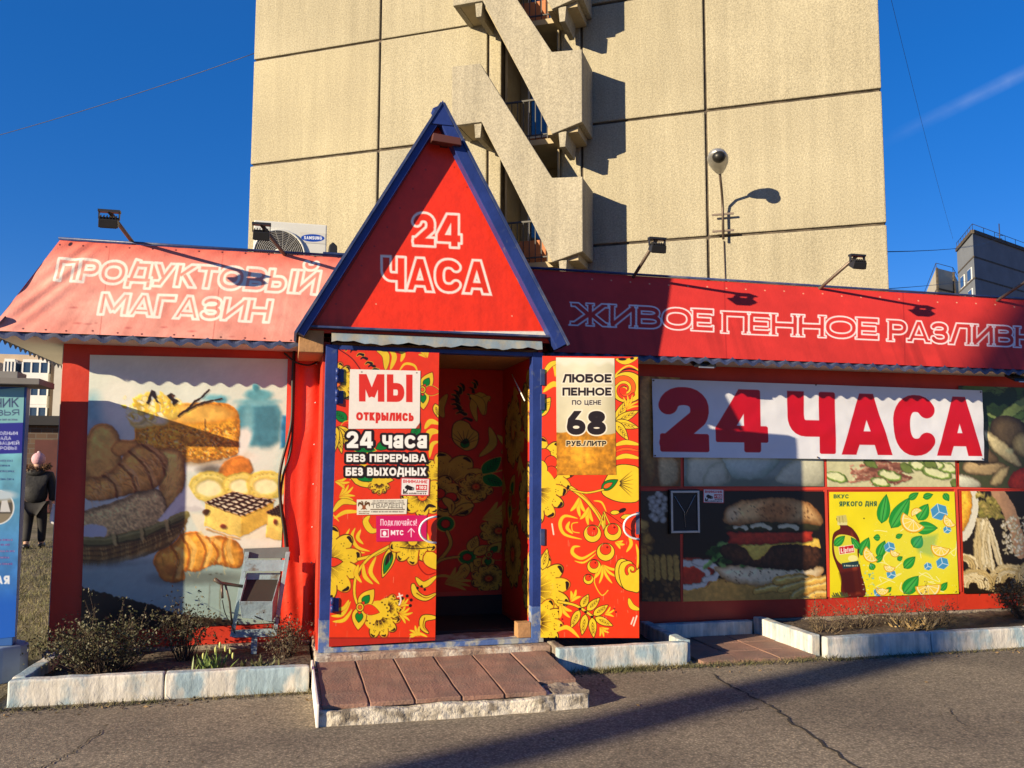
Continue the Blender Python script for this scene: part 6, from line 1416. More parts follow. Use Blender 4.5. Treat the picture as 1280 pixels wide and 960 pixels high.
def kerb_run(parent, pts, h=.165, t=.085, L=.95):
    for (a, b) in zip(pts[:-1], pts[1:]):
        a = np.array(a); b = np.array(b); d = np.linalg.norm(b-a); n = max(1, round(d/L)); e = (b-a)/d; nn = np.array([-e[1], e[0]])
        for i in range(n):
            p = a+(b-a)*(i/n)+e*.004; q = a+(b-a)*((i+1)/n)-e*.004; z = random.uniform(-.006, .006)
            me = MB().prism([(*(p-nn*t/2), -.03), (*(q-nn*t/2), -.03), (*(q+nn*t/2), -.03), (*(p+nn*t/2), -.03)], (0, 0, h+.03+z)).mesh('kerb', .014, 3)
            obj('kerb_stone', rough(me, .006, .12, 3, i+len(bpy.data.objects)), M['kerb'], parent)
def bed(poly, z, seed, parent, n=46):
    xs_ = [p[0] for p in poly]; ys_ = [p[1] for p in poly]
    me = sheet(min(xs_), max(xs_), min(ys_), max(ys_), z, (n, 20), lambda x, y: .030*_mn.noise(Vector((x*4, y*4, seed)))+.015*_mn.noise(Vector((x*13, y*13, seed))))
    for p in me.polygons: p.use_smooth = True
    obj('soil', me, M['soil'], parent)
pl1 = thing('flower_bed', 'flower bed behind worn white and blue kerb stones, left of the entrance step', 'flower bed', (-.75, 6.8, 0))
kerb_run(pl1, [(-1.60, 7.5), (-1.66, 6.42)], L=1.1); kerb_run(pl1, [(-1.70, 6.37), (.19, 6.35)], L=.96)
bed([(-1.62, 6.39), (.21, YW-.04)], .085, 1, pl1)
pl2 = thing('flower_bed', 'small kerbed flower bed in the shade under the open door leaf', 'flower bed', (2.6, 6.8, 0))
kerb_run(pl2, [(2.02, 6.44), (3.10, 6.44)], L=.8); kerb_run(pl2, [(3.12, 6.49), (3.14, 7.38)], L=1)
bed([(2.11, 6.47), (3.1, YW-.04)], .05, 2, pl2, 24)
pl3 = thing('flower_bed', 'long flower bed behind white kerb stones along the right wall', 'flower bed', (6.5, 6.8, 0))
kerb_run(pl3, [(4.29, 6.37), (10.3, 6.33)], L=.98); kerb_run(pl3, [(4.26, 7.36), (4.26, 6.43)], L=1.0); kerb_run(pl3, [(3.2, 7.37), (4.2, 7.37)], L=1.0, h=.13)
bed([(4.3, 6.39), (10.3, YW-.04)], .10, 3, pl3, 120)
tp_ = MB()
for i in range(3):
    for j in range(3): tp_.box(3.20+i*.34+.006, 3.20+(i+1)*.34-.006, 6.36+j*.31+.006, 6.36+(j+1)*.31-.006, -.02, .022+random.uniform(-.004, .004))
struct('tiled_path', rough(tp_.mesh('tiled_path', .004), .004, .2, 1, 3), M['tile'])

# ================================================================== plants
def scatter_mesh(quads, name): 
    me = bpy.data.meshes.new(name); v = []; f = []
    for q in quads: b = len(v); v += q; f.append(tuple(range(b, b+len(q))))
    me.from_pydata(v, [], f); me.update(); return me
def leaf_quad(p, d, L, w):
    d = np.array(d, float); d /= np.linalg.norm(d)+1e-9; s = np.cross(d, rng.normal(size=3)); s /= np.linalg.norm(s)+1e-9; p = np.array(p)
    return [tuple(p), tuple(p+d*L*.5+s*w), tuple(p+d*L), tuple(p+d*L*.5-s*w)]
def shrub(name, label, cat, c, rx, ry, h, n_stem, n_leaf, leaf_len, col, col2, twig=(.06,.04,.028), group=None, bare=.0):
    t = thing(name, label, cat, (c[0], c[1], c[2]), group)
    sm = MB(); tips = []
    for i in range(n_stem):
        a = rng.uniform(0, 6.283); r = rng.uniform(.15, 1)**.6; e = np.array([c[0]+rx*r*math.cos(a), c[1]+ry*r*math.sin(a), c[2]+h*rng.uniform(.55, 1)*(1-.35*r*r)])
        b = np.array([c[0]+rx*.35*math.cos(a)*rng.uniform(.2, 1), c[1]+ry*.35*math.sin(a)*rng.uniform(.2, 1), c[2]-.03]); m_ = (b+e)/2+rng.normal(size=3)*.03+[0, 0, .03]
        pts = smooth([tuple(b), tuple(m_), tuple(e)], k=4); sm.tube(pts, [max(.0012, .0045*(1-k/len(pts))) for k in range(len(pts))], 4, cap=False); tips.append(pts)
        for _ in range(2):
            k = rng.integers(len(pts)//2, len(pts)); q = np.array(pts[k]); e2 = q+rng.normal(size=3)*.06+[0, 0, .06]; sm.tube([tuple(q), tuple(e2)], [.0018, .001], 3, cap=False); tips.append([tuple(q), tuple((q+e2)/2), tuple(e2)])
    sm.build('stems', mat(name+' stems', twig, .9, .3, 20), t)
    quads = []
    for _ in range(n_leaf):
        p = tips[rng.integers(len(tips))]; q = np.array(p[rng.integers(max(0, len(p)//3), len(p))])+rng.normal(size=3)*.022
        quads.append(leaf_quad(q, rng.normal(size=3)+[0, -.2, .35], leaf_len*rng.uniform(.6, 1.3), leaf_len*rng.uniform(.22, .36)))
    if n_leaf: obj('foliage', scatter_mesh(quads, 'foliage'), mat(name+' leaves', col, .6, .45, 22, col2, .5, 9), t)
    return t
shrub('garden_shrub', 'dark green shrub in shade, at the left end of the left flower bed', 'shrub', (-1.22, 6.78, .09), .42, .30, .36, 105, 4600, .022, (.042,.052,.018), (.085,.068,.034))
shrub('garden_shrub', 'thin twiggy shrub growing against the cake print wall', 'shrub', (-.72, 7.12, .09), .22, .18, .36, 34, 1300, .026, (.034,.036,.016), (.08,.065,.03))
shrub('garden_shrub', 'small brown leafed bush beside the blue bin frame post', 'shrub', (.02, 6.98, .09), .17, .15, .24, 36, 900, .022, (.055,.045,.022), (.085,.06,.035))
# daffodils coming up
df = thing('daffodil_clump', 'clump of young green daffodil leaves with pale buds in the left flower bed', 'plant', (-.48, 6.62, .09))
quads = []; M['bud'] = mat('daffodil buds', (.42,.44,.14), .5, .2, 30)
for i in range(46):
    b = np.array([-.48+rng.normal()*.07, 6.62+rng.normal()*.05, .07]); d = np.array([rng.normal()*.35, rng.normal()*.3, 1]); d /= np.linalg.norm(d); L = rng.uniform(.10, .20); s = np.cross(d, rng.normal(size=3)); s /= np.linalg.norm(s); w = .006
    m_ = b+d*L*.55; e = b+d*L+np.array([d[0], d[1], -.15])*.03
    quads += [[tuple(b-s*w), tuple(b+s*w), tuple(m_+s*w), tuple(m_-s*w)], [tuple(m_-s*w), tuple(m_+s*w), tuple(e)]]
obj('foliage', scatter_mesh(quads, 'foliage'), mat('daffodil leaves', (.13,.19,.045), .5, .3, 30), df)
for dx, dy, z in ((.05, .0, .27), (.09, -.03, .25), (.02, .03, .235), (.14, .01, .19), (.12, .04, .22), (-.06, .0, .2)):
    MB().ball((-.48+dx, 6.62+dy, z), (.009, .009, .024), 7, 6).build('bud', M['bud'], df)
for k, (x, y, hh, lab) in enumerate(((-.16, 6.60, .10, 'small tuft of broad leaves right of the daffodils'), )):
    t = thing('leaf_tuft', lab, 'plant', (x, y, .09)); quads = [leaf_quad((x+rng.normal()*.07, y+rng.normal()*.05, .09), (rng.normal()*.8, rng.normal()*.8, .8), rng.uniform(.06, .12), .012) for _ in range(46)]
    obj('foliage', scatter_mesh(quads, 'foliage'), mat('tuft leaves', (.10,.10,.045), .6, .3, 20), t)
# dry stalks in the right bed
shrub('dry_bush', 'dense dry brown bush at the far right end of the right flower bed', 'bush', (6.98, 6.98, .1), .36, .22, .40, 120, 2400, .028, (.15,.115,.06), (.085,.06,.035), (.12,.085,.05))
shrub('dry_bush', 'dry bush running out of the right picture edge behind the white kerb', 'bush', (7.6, 6.95, .1), .5, .24, .5, 90, 2200, .028, (.14,.105,.055), (.08,.055,.03), (.12,.085,.05))
for k, (x, lab) in enumerate(((4.62, 'bare dry stalks near the corner of the right flower bed'), (5.05, 'low dry weed below the burger print in the right flower bed'), (5.42, 'dry weed with curled stems below the lemon advert'), (5.9, 'flat brown withered weed right of the pale dead leaves'))):
    shrub('dry_weed', lab, 'weed', (x, 6.85+.1*(k % 2), .1), .20, .16, .20 if k != 2 else .27, 26, 240, .022, (.13,.10,.055), (.08,.06,.035), (.12,.085,.05), 'dry weeds in the right flower bed')
dl_ = thing('withered_leaves', 'pale yellow withered leaf clump in the right flower bed', 'dead plant', (5.52, 6.78, .1))
obj('foliage', scatter_mesh([leaf_quad((5.52+rng.normal()*.10, 6.78+rng.normal()*.06, .10), (rng.normal(), rng.normal()*.8, .7), rng.uniform(.08, .17), .012) for _ in range(70)], 'foliage'), mat('withered leaf', (.36,.25,.11), .8, .3, 20), dl_)
# ground cover: grass at the kerbs, on the lawn, and litter of soil crumbs
def grass(name, spots, n, L, col, col2, flat=.6):
    quads = []
    for _ in range(n):
        x, y, z = spots(); d = (rng.normal()*flat, rng.normal()*flat, 1); d = np.array(d)/np.linalg.norm(d); l = L*rng.uniform(.4, 1.2); s = np.cross(d, rng.normal(size=3)); s /= np.linalg.norm(s); w = .0028+.0012*(y > 9)
        b = np.array([x, y, z]); quads.append([tuple(b-s*w), tuple(b+s*w), tuple(b+d*l)])
    o = obj(name, scatter_mesh(quads, name), mat(name, col, .8, .4, 6, col2, .5, 3)); o['kind'] = 'stuff'; return o
def kerb_spots():
    r = rng.random()
    if r < .40: x = 2.55+rng.normal()*.28; y = 6.36-abs(rng.normal())*.05
    elif r < .58: x = rng.uniform(3.0, 4.4); y = 6.31+rng.normal()*.03
    elif r < .82: x = 4.3+rng.random()**1.5*5; y = 6.27-abs(rng.normal())*.025
    elif r < .93: x = -1.9+rng.random()*1.2; y = 6.28-abs(rng.normal())*.04
    else: x = rng.uniform(-.6, .3); y = 6.27-abs(rng.normal())*.03
    return x, y, gz(x, y)
grass('kerb_weeds', kerb_spots, 3600, .055, (.085,.085,.035), (.15,.12,.06), .9)
grass('lawn_grass', lambda: (-1.9-abs(rng.normal())*2.6, 7.3+rng.random()**1.4*12, .02), 26000, .07, (.10,.105,.04), (.17,.14,.075), .7)
cr_ = MB()
for _ in range(900):
    r = rng.random()
    if r < .35: x, y = rng.uniform(-1.8, .3), 6.28-abs(rng.normal())*.05
    elif r < .7: x, y = rng.uniform(2.0, 7.5), 6.29-abs(rng.normal())*.06
    else: x, y = rng.uniform(-3, 7), rng.uniform(3.4, 6.2)
    s = rng.uniform(.002, .007)*(1 if r < .7 else .7); cr_.ball((x, y, gz(x, y)+s*.3), (s*1.3, s, s*.7), 5, 3)
o = cr_.build('soil_crumbs', M['soil']); o['kind'] = 'stuff'
lit = []
for _ in range(150):
    r = rng.random(); x, y = (rng.uniform(-2.2, .2), 6.28-abs(rng.normal())*.12) if r < .35 else (rng.uniform(2, 7.5), 6.28-abs(rng.normal())*.14) if r < .8 else (rng.uniform(-2.5, 6), rng.uniform(3.6, 6.2))
    lit.append(leaf_quad((x, y, gz(x, y)+.004), (rng.normal(), rng.normal(), .12), rng.uniform(.015, .045), .007))
o = obj('fallen_leaves', scatter_mesh(lit, 'fallen_leaves'), mat('dead leaf', (.20,.13,.06), .9, .4, 12, (.10,.065,.035), .5, 5)); o['kind'] = 'stuff'
for b_ in bpy.data.objects:
    if b_.name.startswith('soil_crumbs'): pass

# ================================================================== bin frame by the wall
ur = thing('bin_frame', 'pale blue metal frame with a tilted open bin box, standing against the cake print', 'bin', (-.2, 7.2, .09))
YU = 7.20
def U(x, y, off=0): p = aty(x, y, YU+off); return p
fr_ = MB()
a0, a1, b0, b1 = U(309, 690), U(290, 796), U(360, 690, -.02), U(343, 795, -.02)
for p, q in ((a0, a1), (b0, b1)): 
    d = q-p; fr_.prism([p+[-.016, 0, 0], p+[.016, 0, 0], q+[.016, 0, 0], q+[-.016, 0, 0]], (0, .028, 0))
fr_.prism([U(291, 788, -.003), U(343, 786, -.003), U(343, 796, -.003), U(290, 797, -.003)], (0, .024, 0))
fr_.prism([U(306, 700, -.004), U(360, 700, -.004), U(357, 714, -.004), U(304, 714, -.004)], (0, .02, 0)); 
fr_.build('frame', M['urn'], ur, .002)
MB().prism([U(305, 686, .03), U(361, 684, .03), U(361, 698, .03), U(305, 698, .03)], (0, .02, 0)).build('top_plate', mat('grey bin plate', (.13,.14,.14), .6, .2, 9), ur)
pp = U(318, 796, .02); MB().box(pp[0]-.022, pp[0]+.022, pp[1]-.02, pp[1]+.025, .0, pp[2]+.03).build('post', M['urn'], ur)
# open box tipped to the front: floor, back and cheeks
bx = MB(); t = .006
LT_, RT_, RB_, LB_ = U(306, 716, .02), U(350, 714, .02), U(340, 753, -.22), U(296, 752, -.22)
top = [U(308, 716, .05), U(351, 716, .05), U(341, 752, -.20), U(299, 752, -.20)]
bot = [U(304, 770, .05), U(345, 770, .05), U(340, 777, -.15), U(302, 772, -.15)]
for i in range(4):
    j = (i+1) % 4; q = [top[i], top[j], bot[j], bot[i]]; cen = sum(top)/4; nn = np.cross(q[1]-q[0], q[3]-q[0]); nn /= np.linalg.norm(nn)
    if nn@((q[0]+q[2])/2-(sum(bot)+sum(top))/8) < 0: nn = -nn
    bx.prism(q, tuple(-nn*t))
bx.prism(bot, (0, 0, .006)); bo = bx.build('bin_box', M['urn'], ur, .0015)
MB().prism([p*.86+q*.14-(p-cen)*.05 for p, q in zip(top, bot)], (0, 0, -.012)).build('shade_fill', M['dark'], bo)  # dark sheet near the rim, stands in for the shaded inside
sw = MB(); sw.tube([U(268, 724, -.1), U(276, 729, -.08), U(304, 733, 0)], [.016, .014, .012], 8).tube([U(277, 730, -.08), U(278, 748, -.1)], .010, 8).tube([U(282, 732, -.07), U(287, 752, -.03), U(290, 780, 0)], .008, 6)
sw.build('swing_arm', M['steel'], ur)
sw = MB(); sw.tube(smooth([U(278, 750, -.1), U(281, 765, -.08), U(288, 780, -.05), U(294, 792, -.02)]), .004, 5).tube(smooth([U(306, 760, -.1), U(322, 772, -.16), U(345, 778, -.1)]), .005, 5); sw.build('chain', M['black'], ur)

# ================================================================== drinking water stand at the left edge
ws = thing('water_stand', 'blue printed drinking water stand with a flat grey roof, cut by the left picture edge', 'kiosk', (-2.4, 7.3, 0))
YS = 7.0; SX1, SX0 = aty(25, 640, YS)[0], -2.95; ZS = aty(31, 482, YS)[2]
MB().box(SX0, SX1, YS, YS+.10, .26, ZS-.01).build('cabinet', mat('blue cabinet', (.03,.10,.30), .4, .1, 3), ws, .006)
rf_ = MB().box(SX0-.10, aty(52, 480, YS-.06)[0], YS-.12, YS+.30, ZS, ZS+.045).build('roof', mat('grey roof sheet', (.16,.15,.14), .6, .2, 3), ws, .004)
MB().box(SX0-.02, SX1-.06, YS-.02, YS+.2, ZS+.0455, ZS+.10).build('roof_cap', mat('grey roof sheet cap', (.20,.19,.18), .6, .2, 3), ws, .004)
n = 20; base = [(-2.40+.62*math.cos(2*math.pi*i/n), YS+.10+.30*math.sin(2*math.pi*i/n), 0) for i in range(n)]
me = MB().prism(base, (0, 0, .26)).mesh('base', .02); obj('base', rough(me, .006, .3, 1), mat('pale blue concrete', (.18,.25,.36), .85, .2, 5), ws)
q = [(-70, 493), (30.5, 484), (18.5, 796), (-70, 806)]
cw = Cv([aty(x, y, YS-.003) for x, y in q], .0045, (70, 150, 178))
X, Y = cw.X, cw.Y; t = np.clip((Y-570)/240, 0, 1)[..., None]; n1 = fbm(cw.ny, cw.nx, 14, 400, 4)[..., None]
cw.img = np.array((112, 176, 190))*(1-t)+np.array((24, 84, 190))*t; cw.img *= (.8+.4*n1)
cw.poly([(-80, 530), (40, 527), (40, 566), (-80, 570)], (42, 42, 140)); cw.poly([(-80, 486), (40, 482), (40, 528), (-80, 531)], (124, 180, 186))
cw.rect(-80, 745, 40, 820, (26, 92, 190), blur=20)
NB = (44, 52, 96)
text(cw, 'ИСТОЧНИК', -62, 23.5, 512, 11.5, .07, NB, k=-.04, gap=.13); text(cw, 'ЗДОРОВЬЯ', -62, 24, 521.5, 7.2, .075, NB, k=-.03, gap=.16); tiny(cw, -30, 22, 525.5, 2.0, NB, 3)
for i, (s_, x1) in enumerate((('ХОЛОДНЫМ', 22), ('ПАРАДА', 14), ('ОПТИМИЗАЦИЕЙ', 24), ('ЗДОРОВЫ!', 21))): text(cw, s_, x1-7.2*len(s_)*.62, x1, 543.5+i*6.2, 4.0, .10, (214, 222, 240), gap=.14)
for y, x1, sd in ((577, 16, 1), (583, 13, 2), (590, 18, 3), (600, 19, 4)): tiny(cw, -60, x1, y, 2.2, (30, 60, 110), sd)
cw.ell(-4, 634, 22, 22, (220, 224, 226)); cw.ell(-4, 634, 20.5, 20.5, (130, 120, 100)); cw.rect(-24, 628, 15, 642, (70, 66, 60), alpha=.9); cw.poly([(0, 640), (2, 626), (9, 625), (13, 640)], (200, 200, 200)); cw.ell(2, 619, 18, 6, (180, 196, 206), blur=3)
for y, x1, sd in ((676, 16, 5), (682, 13, 6), (690, 18, 7), (698, 12, 8), (706, 16, 9)): tiny(cw, -60, x1, y, 2.4, (120, 60, 130), sd)
text(cw, 'ПИТЬЕВАЯ', -55, 12, 730, 10.5, .13, (226, 232, 240), gap=.10)
cw.build('sign_panel', M['vinyl'], ws)

# ================================================================== air conditioner and vent on the roof
ac = thing('air_conditioner', 'pale outdoor air conditioner with a round fan guard, on the roof behind the pink awning', 'air conditioner', (-.03, 8.1, 3.3))
YA = 8.0; p0, p1 = aty(318, 268, YA), aty(408.5, 288, YA); X0, X1, Z1 = p0[0], p1[0], (p0[2]+p1[2])/2; Z0 = 3.24
MB().box(X0, X1, YA, YA+.28, Z0, Z1).build('casing', M['ac'], ac, .012, 3)
fc = aty(349, 318, YA); fr2 = .215
ri = MB()
for r in np.arange(.03, fr2, .0155): ri.tube([(fc[0]+r*math.cos(a), YA-.022-.012*(1-(r/fr2)**2), fc[2]+r*math.sin(a)) for a in np.linspace(0, 2*math.pi, 33)], .0026, 4, cap=False)
for k in range(20): a = 2*math.pi*k/20; ri.tube([(fc[0]+.05*math.cos(a), YA-.034, fc[2]+.05*math.sin(a)), (fc[0]+fr2*math.cos(a+.5), YA-.02, fc[2]+fr2*math.sin(a+.5))], .0022, 4, cap=False)
MB().prism([(fc[0]+fr2*math.cos(a), YA-.003, fc[2]+fr2*math.sin(a)) for a in np.linspace(0, 2*math.pi, 33)[:-1]], (0, -.004, 0)).build('fan_opening', M['dark'], ac)
fg = ri.build('fan_guard', mat('grey guard', (.30,.30,.29), .5), ac)
MB().ball((fc[0], YA-.036, fc[2]), (.045, .012, .045), 16, 8).build('hub', M['ac'], fg)
MB().tube([(fc[0]+(fr2+.008)*math.cos(a), YA-.012, fc[2]+(fr2+.008)*math.sin(a)) for a in np.linspace(0, 2*math.pi, 41)], .011, 6, cap=False).build('rim', M['ac'], fg)
q = [(375, 290), (407, 292), (407, 305), (375, 303)]
cb = Cv([aty(x, y, YA-.003) for x, y in q], .0022, (206, 204, 194))
cb.img[:] = np.array((212, 210, 200)); cb.ell(391, 297.5, 14.6, 4.7, (26, 70, 170), .03)
text(cb, 'SAMSUNG', 380, 402.5, 299.0, 4.0, .12, (240, 242, 246), k=.03, gap=.12)
cb.build('badge', M['vinyl'], ac)
rv = thing('roof_vent', 'short dark vent stub on a blue ledge between the air conditioner and the gable', 'vent', (.36, 8.0, 3.3))
p = aty(416, 312, 8.0); MB().prism([(p[0]-.045, 8.0, p[2]-.16), (p[0]+.045, 8.0, p[2]-.16), (p[0]+.04, 8.0, p[2]+.04), (p[0], 8.0, p[2]+.075), (p[0]-.035, 8.0, p[2]+.04)], (0, .12, 0)).build('cowl', M['black'], rv, .01)
MB().box(p[0]-.09, p[0]+.25, 7.9, 8.2, p[2]-.16, p[2]-.05).build('ledge', M['blue_sheet'], rv)

# ================================================================== floodlights
def floodlight(base, head, label, tilt=.0, size=.14, small=False):
    t = thing('floodlight', label, 'floodlight', tuple(base), 'floodlights along the shop roof')
    base = np.array(base, float); head = np.array(head, float); d = head-base; d /= np.linalg.norm(d)
    MB().tube([base-d*.25, base+[0, 0, 0], head], .016, 8).build('arm', M['steel'], t)
    w = size/2; hx = head+np.array([0, -.015, -.082])
    m_ = MB(); m_.box(head[0]-w*1.15, head[0]+w*1.15, head[1]-.03, head[1]+.02, head[2]-.006, head[2]+.012)
    m_.box(head[0]-w*1.1, head[0]-w*1.0, head[1]-.02, head[1]+.01, head[2]-.06, head[2]-.006).box(head[0]+w*1.0, head[0]+w*1.1, head[1]-.02, head[1]+.01, head[2]-.06, head[2]-.006)
    m_.build('yoke', M['black'], t)
    # housing: a shallow tray that looks down and back at the awning
    R3 = Matrix.Rotation(R_(-58), 3, 'X'); c = Vector(hx)
    def T(x, y, z): v = c+R3 @ Vector((x, y, z)); return (v.x, v.y, v.z)
    hb = MB(); vs_ = []
    for (sx, y, sz) in ((w*.96, -.030, .03), (w*1.0, .01, .038), (w*1.02, .032, .042), (w*.9, .034, .038)):
        vs_ += [T(-sx, y, -sz), T(sx, y, -sz), T(sx, y, sz), T(-sx, y, sz)]
    fs = [(0, 3, 2, 1)]+[(k*4+i, k*4+(i+1) % 4, (k+1)*4+(i+1) % 4, (k+1)*4+i) for k in range(3) for i in range(4)]+[(12, 13, 14, 15)]
    hb.add(vs_, fs); ho = hb.build('housing', M['black'], t, .004)
    fn = MB()
    for i in range(6): x = -w*.8+i*w*1.6/5; fn.prism([T(x-.003, -.031, -.026), T(x+.003, -.031, -.026), T(x+.003, -.031, .026), T(x-.003, -.031, .026)], tuple(R3 @ Vector((0, -.014, 0))))
    fn.build('fins', M['black'], ho)
    gq = [T(-w*.85, .0355, -.034), T(w*.85, .0355, -.034), T(w*.85, .0355, .034), T(-w*.85, .0355, .034)]
    MB().prism(gq, tuple(R3 @ Vector((0, .003, 0)))).build('lens', M['glass_lamp'], ho)
    return t
for (bx_, by_), (hx_, hy_), lab, sz in (((165, 302), (137, 265), 'leftmost floodlight on a long rusty arm above the pink awning, against the sky', .135),
        ((357, 320), (327, 281), 'floodlight in front of the air conditioner fan', .125),
        ((790, 349), (821, 299), 'floodlight above the red awning, nearest the zigzag balconies', .14),
        ((1022, 363), (1071, 320), 'floodlight above the red awning, beside the right edge of the cream block', .14),
        ((1243, 378), (1297, 342), 'floodlight arm running out of the right picture edge', .14)):
    floodlight(aty(bx_, by_, YT+.02), aty(hx_, hy_, 6.93), lab, size=sz)
def eave_lamp(px, py, Y, label, w=.11):
    p = aty(px, py, Y); t = thing('eave_lamp', label, 'floodlight', tuple(p), 'small floodlights under the awnings')
    hb = MB().prism([(p[0]-w, p[1]-.06, p[2]-.008), (p[0]+w, p[1]-.06, p[2]-.008), (p[0]+w*.8, p[1]+.09, p[2]+.055), (p[0]-w*.8, p[1]+.09, p[2]+.055)], (0, .01, .035)).build('housing', M['black'], t, .004)
    MB().box(p[0]-w*.6, p[0]+w*.75, p[1]-.068, p[1]-.058, p[2]-.014, p[2]-.002).build('lens', M['galv'], hb)
    MB().box(p[0]-.02, p[0]+.02, p[1]+.06, p[1]+.09, p[2]+.05, 2.51).build('bracket', M['black'], t)
eave_lamp(193, 426.5, 7.16, 'small dark lamp under the pink awning edge, above the cake print')
eave_lamp(878, 459, 7.16, 'small dark lamp under the red awning edge, above the left end of the banner')
eave_lamp(1274, 477, 7.16, 'small dark lamp under the red awning at the right picture edge')
gl = thing('gable_lamp', 'dark slim lamp just below the peak of the blue gable', 'lamp', (AX, YG, AZ-.35))
p = aty(558, 176, YG-.03); MB().prism([(p[0]-.12, p[1]-.03, p[2]-.02), (p[0]+.12, p[1]-.03, p[2]-.035), (p[0]+.11, p[1]-.03, p[2]+.025), (p[0]-.11, p[1]-.03, p[2]+.045)], (0, .11, .01)).build('housing', mat('brown lamp', (.09,.03,.022), .5), gl, .006)
MB().box(p[0]-.03, p[0]+.03, p[1]+.081, YP-.002, p[2]-.01, p[2]+.03).build('bracket', M['black'], gl)

# ================================================================== the walking person
def skin_mesh(joints, edges, name, sub=2):
    me = bpy.data.meshes.new(name); me.from_pydata([j[0] for j in joints], edges, [])
    o = bpy.data.objects.new(name+'_tmp', me); COL.objects.link(o)
    sk = o.modifiers.new('s', 'SKIN'); me.skin_vertices[0].data[0].use_root = True
    for i, j in enumerate(joints): r = j[1]; me.skin_vertices[0].data[i].radius = r if isinstance(r, tuple) else (r, r)
    sb = o.modifiers.new('u', 'SUBSURF'); sb.levels = sub; sb.render_levels = sub
    dg = bpy.context.evaluated_depsgraph_get(); dg.update(); res = bpy.data.meshes.new_from_object(o.evaluated_get(dg))
    bpy.data.objects.remove(o); 
    for p in res.polygons: p.use_smooth = True
    return res
px_, py_ = -4.46, 17.7
pe = thing('person', 'person from behind in a dark fur hooded coat and pink knit hat, walking away', 'person', (px_, py_, 0))
B = lambda x, y, z: (px_+x, py_+y, z)
J = [(B(0, 0, .86), .13), (B(0, 0, 1.08), .12), (B(0, .01, 1.30), .13), (B(0, .02, 1.42), .06), (B(0, .03, 1.50), .07), (B(0, .04, 1.60), .095),
     (B(-.19, .0, 1.34), .06), (B(-.25, .0, 1.08), .05), (B(-.25, .04, .84), .04), (B(.19, 0, 1.34), .06), (B(.25, 0, 1.08), .05), (B(.25, .03, .84), .04),
     (B(-.10, 0, .80), .09), (B(-.11, .03, .46), .06), (B(-.10, -.10, .10), .045), (B(-.10, .04, .045), .045), (B(.10, 0, .80), .09), (B(.11, .06, .46), .06), (B(.10, .10, .09), .045), (B(.10, .26, .045), .045)]
for sx, b0 in ((-1, 8), (1, 11)):
    wr = J[b0][0]; w0 = (wr[0], wr[1], wr[2]-.06); J.append((w0, (.035, .022))); ip = len(J)-1
    fing = [(b0, ip)]
    for dy, L in ((-.03, .062), (-.01, .07), (.01, .066), (.028, .052)):
        J.append(((w0[0], w0[1]+dy, w0[2]-.045), .0095)); J.append(((w0[0]-sx*.012, w0[1]+dy, w0[2]-.045-L), .008)); fing += [(ip, len(J)-2), (len(J)-2, len(J)-1)]
    J.append(((w0[0]-sx*.01, w0[1]-.045, w0[2]-.02), .011)); J.append(((w0[0]-sx*.02, w0[1]-.055, w0[2]-.065), .009)); fing += [(ip, len(J)-2), (len(J)-2, len(J)-1)]
    HAND = globals().setdefault('HAND', []); HAND += fing
E_ = HAND+[(0, 1), (1, 2), (2, 3), (3, 4), (4, 5), (2, 6), (6, 7), (7, 8), (2, 9), (9, 10), (10, 11), (0, 12), (12, 13), (13, 14), (14, 15), (0, 16), (16, 17), (17, 18), (18, 19)]
skinm = mat('skin', (.45,.27,.19), .6)
obj('body', skin_mesh(J, E_, 'body'), skinm, pe)
ck = mat('dark coat', (.009,.009,.011), .7, .3, 9, bump=.01, bscale=14); tr = mat('dark trousers', (.014,.013,.014), .8, .2, 9)
CJ = [(B(0, 0, .80), .20), (B(0, 0, 1.02), .205), (B(0, .01, 1.28), .20), (B(0, .01, 1.42), .13), (B(-.215, 0, 1.33), .105), (B(-.285, -.01, 1.08), .088), (B(-.27, .05, .86), .07), (B(.215, 0, 1.33), .105), (B(.285, 0, 1.08), .088), (B(.27, .04, .86), .07)]
obj('coat', skin_mesh(CJ, [(0, 1), (1, 2), (2, 3), (2, 4), (4, 5), (5, 6), (2, 7), (7, 8), (8, 9)], 'coat'), ck, pe)
TJ = [(B(0, 0, .82), .16), (B(-.10, 0, .76), .115), (B(-.115, .03, .46), .085), (B(-.105, -.09, .12), .07), (B(.10, 0, .76), .115), (B(.115, .06, .46), .085), (B(.105, .10, .11), .07)]
obj('trousers', skin_mesh(TJ, [(0, 1), (1, 2), (2, 3), (0, 4), (4, 5), (5, 6)], 'trousers'), tr, pe)
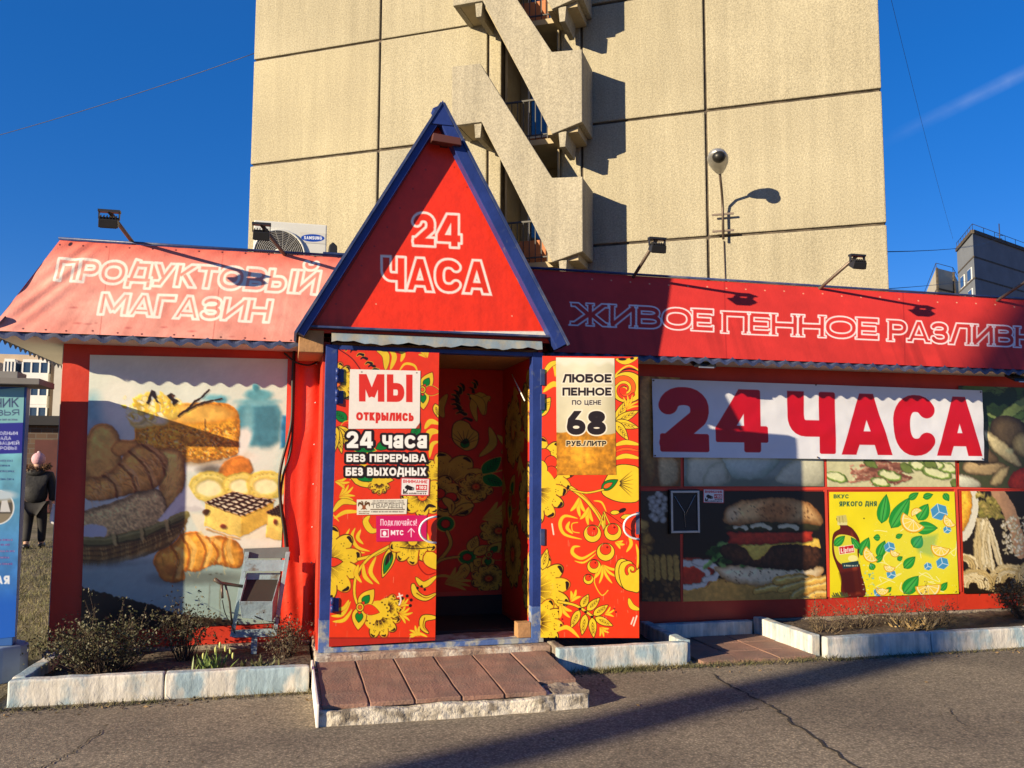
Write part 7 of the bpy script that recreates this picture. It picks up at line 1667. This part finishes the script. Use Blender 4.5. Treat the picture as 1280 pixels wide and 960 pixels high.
for sx, yy in ((-.105, -.10), (.105, .10)): MB().ball(B(sx, yy+.05, .055), (.055, .14, .06), 12, 8).build('boot', M['black'], pe)
me = MB().ball(B(0, .04, 1.64), (.118, .125, .125), 18, 12).mesh('hat'); obj('hat', me, mat('pink knit', (.52,.30,.33), .9, .15, 40, bump=.006, bscale=60), pe)
MB().ball(B(0, .04, 1.765), (.03, .03, .025), 10, 6).build('pompom', mat('pale pink knit', (.6,.45,.46), .9), pe)
fu = MB(); q_ = []
for _ in range(1100):
    a = rng.uniform(0, 2*math.pi); p = np.array(B(.185*math.cos(a), -.03+.10*math.sin(a), 1.475+.03*math.cos(2*a))); q_.append(leaf_quad(p+rng.normal(size=3)*.022, rng.normal(size=3)+[math.cos(a), math.sin(a), .2], .055, .007))
obj('hood_fur', scatter_mesh(q_, 'hood_fur'), mat('brown fur', (.16,.09,.045), .9, .4, 30), pe)
MB().ball(B(0, -.10, 1.40), (.16, .075, .085), 16, 10).build('hood', ck, pe)
bg_ = MB().prism([B(.27, .02, .82), B(.33, .02, .80), B(.40, .02, .62), B(.40, .02, .47), B(.33, .02, .43), B(.25, .02, .46), B(.24, .02, .62)], (0, .10, 0)).mesh('bag', .02, 3)
tag(obj('plastic_bag', rough(bg_, .012, .12, 3), mat('white plastic bag', (.62,.60,.60), .4, .1, 9)), 'white plastic carrier bag hanging from the walking person\'s right hand', 'bag')

# ================================================================== street pole behind the photographer (its shadow falls across the forecourt)
pb_ = np.array([3.95, 5.85])-np.array([math.sin(SUN_AZ), math.cos(SUN_AZ)])*27.0
po_ = thing('concrete_pole', 'tapered concrete street pole standing behind the photographer, left of the view', 'pole', (pb_[0], pb_[1], 0))
MB().tube([(pb_[0], pb_[1], -.1), (pb_[0], pb_[1], 7), (pb_[0], pb_[1], 14.0)], [.26, .23, .19], 16).build('shaft', M['concrete'], po_)
MB().tube([(pb_[0], pb_[1], 13.8), (pb_[0]+.2, pb_[1]+.6, 14.4), (pb_[0]+.4, pb_[1]+1.3, 14.5)], .04, 8).build('lamp_arm', M['steel'], po_)
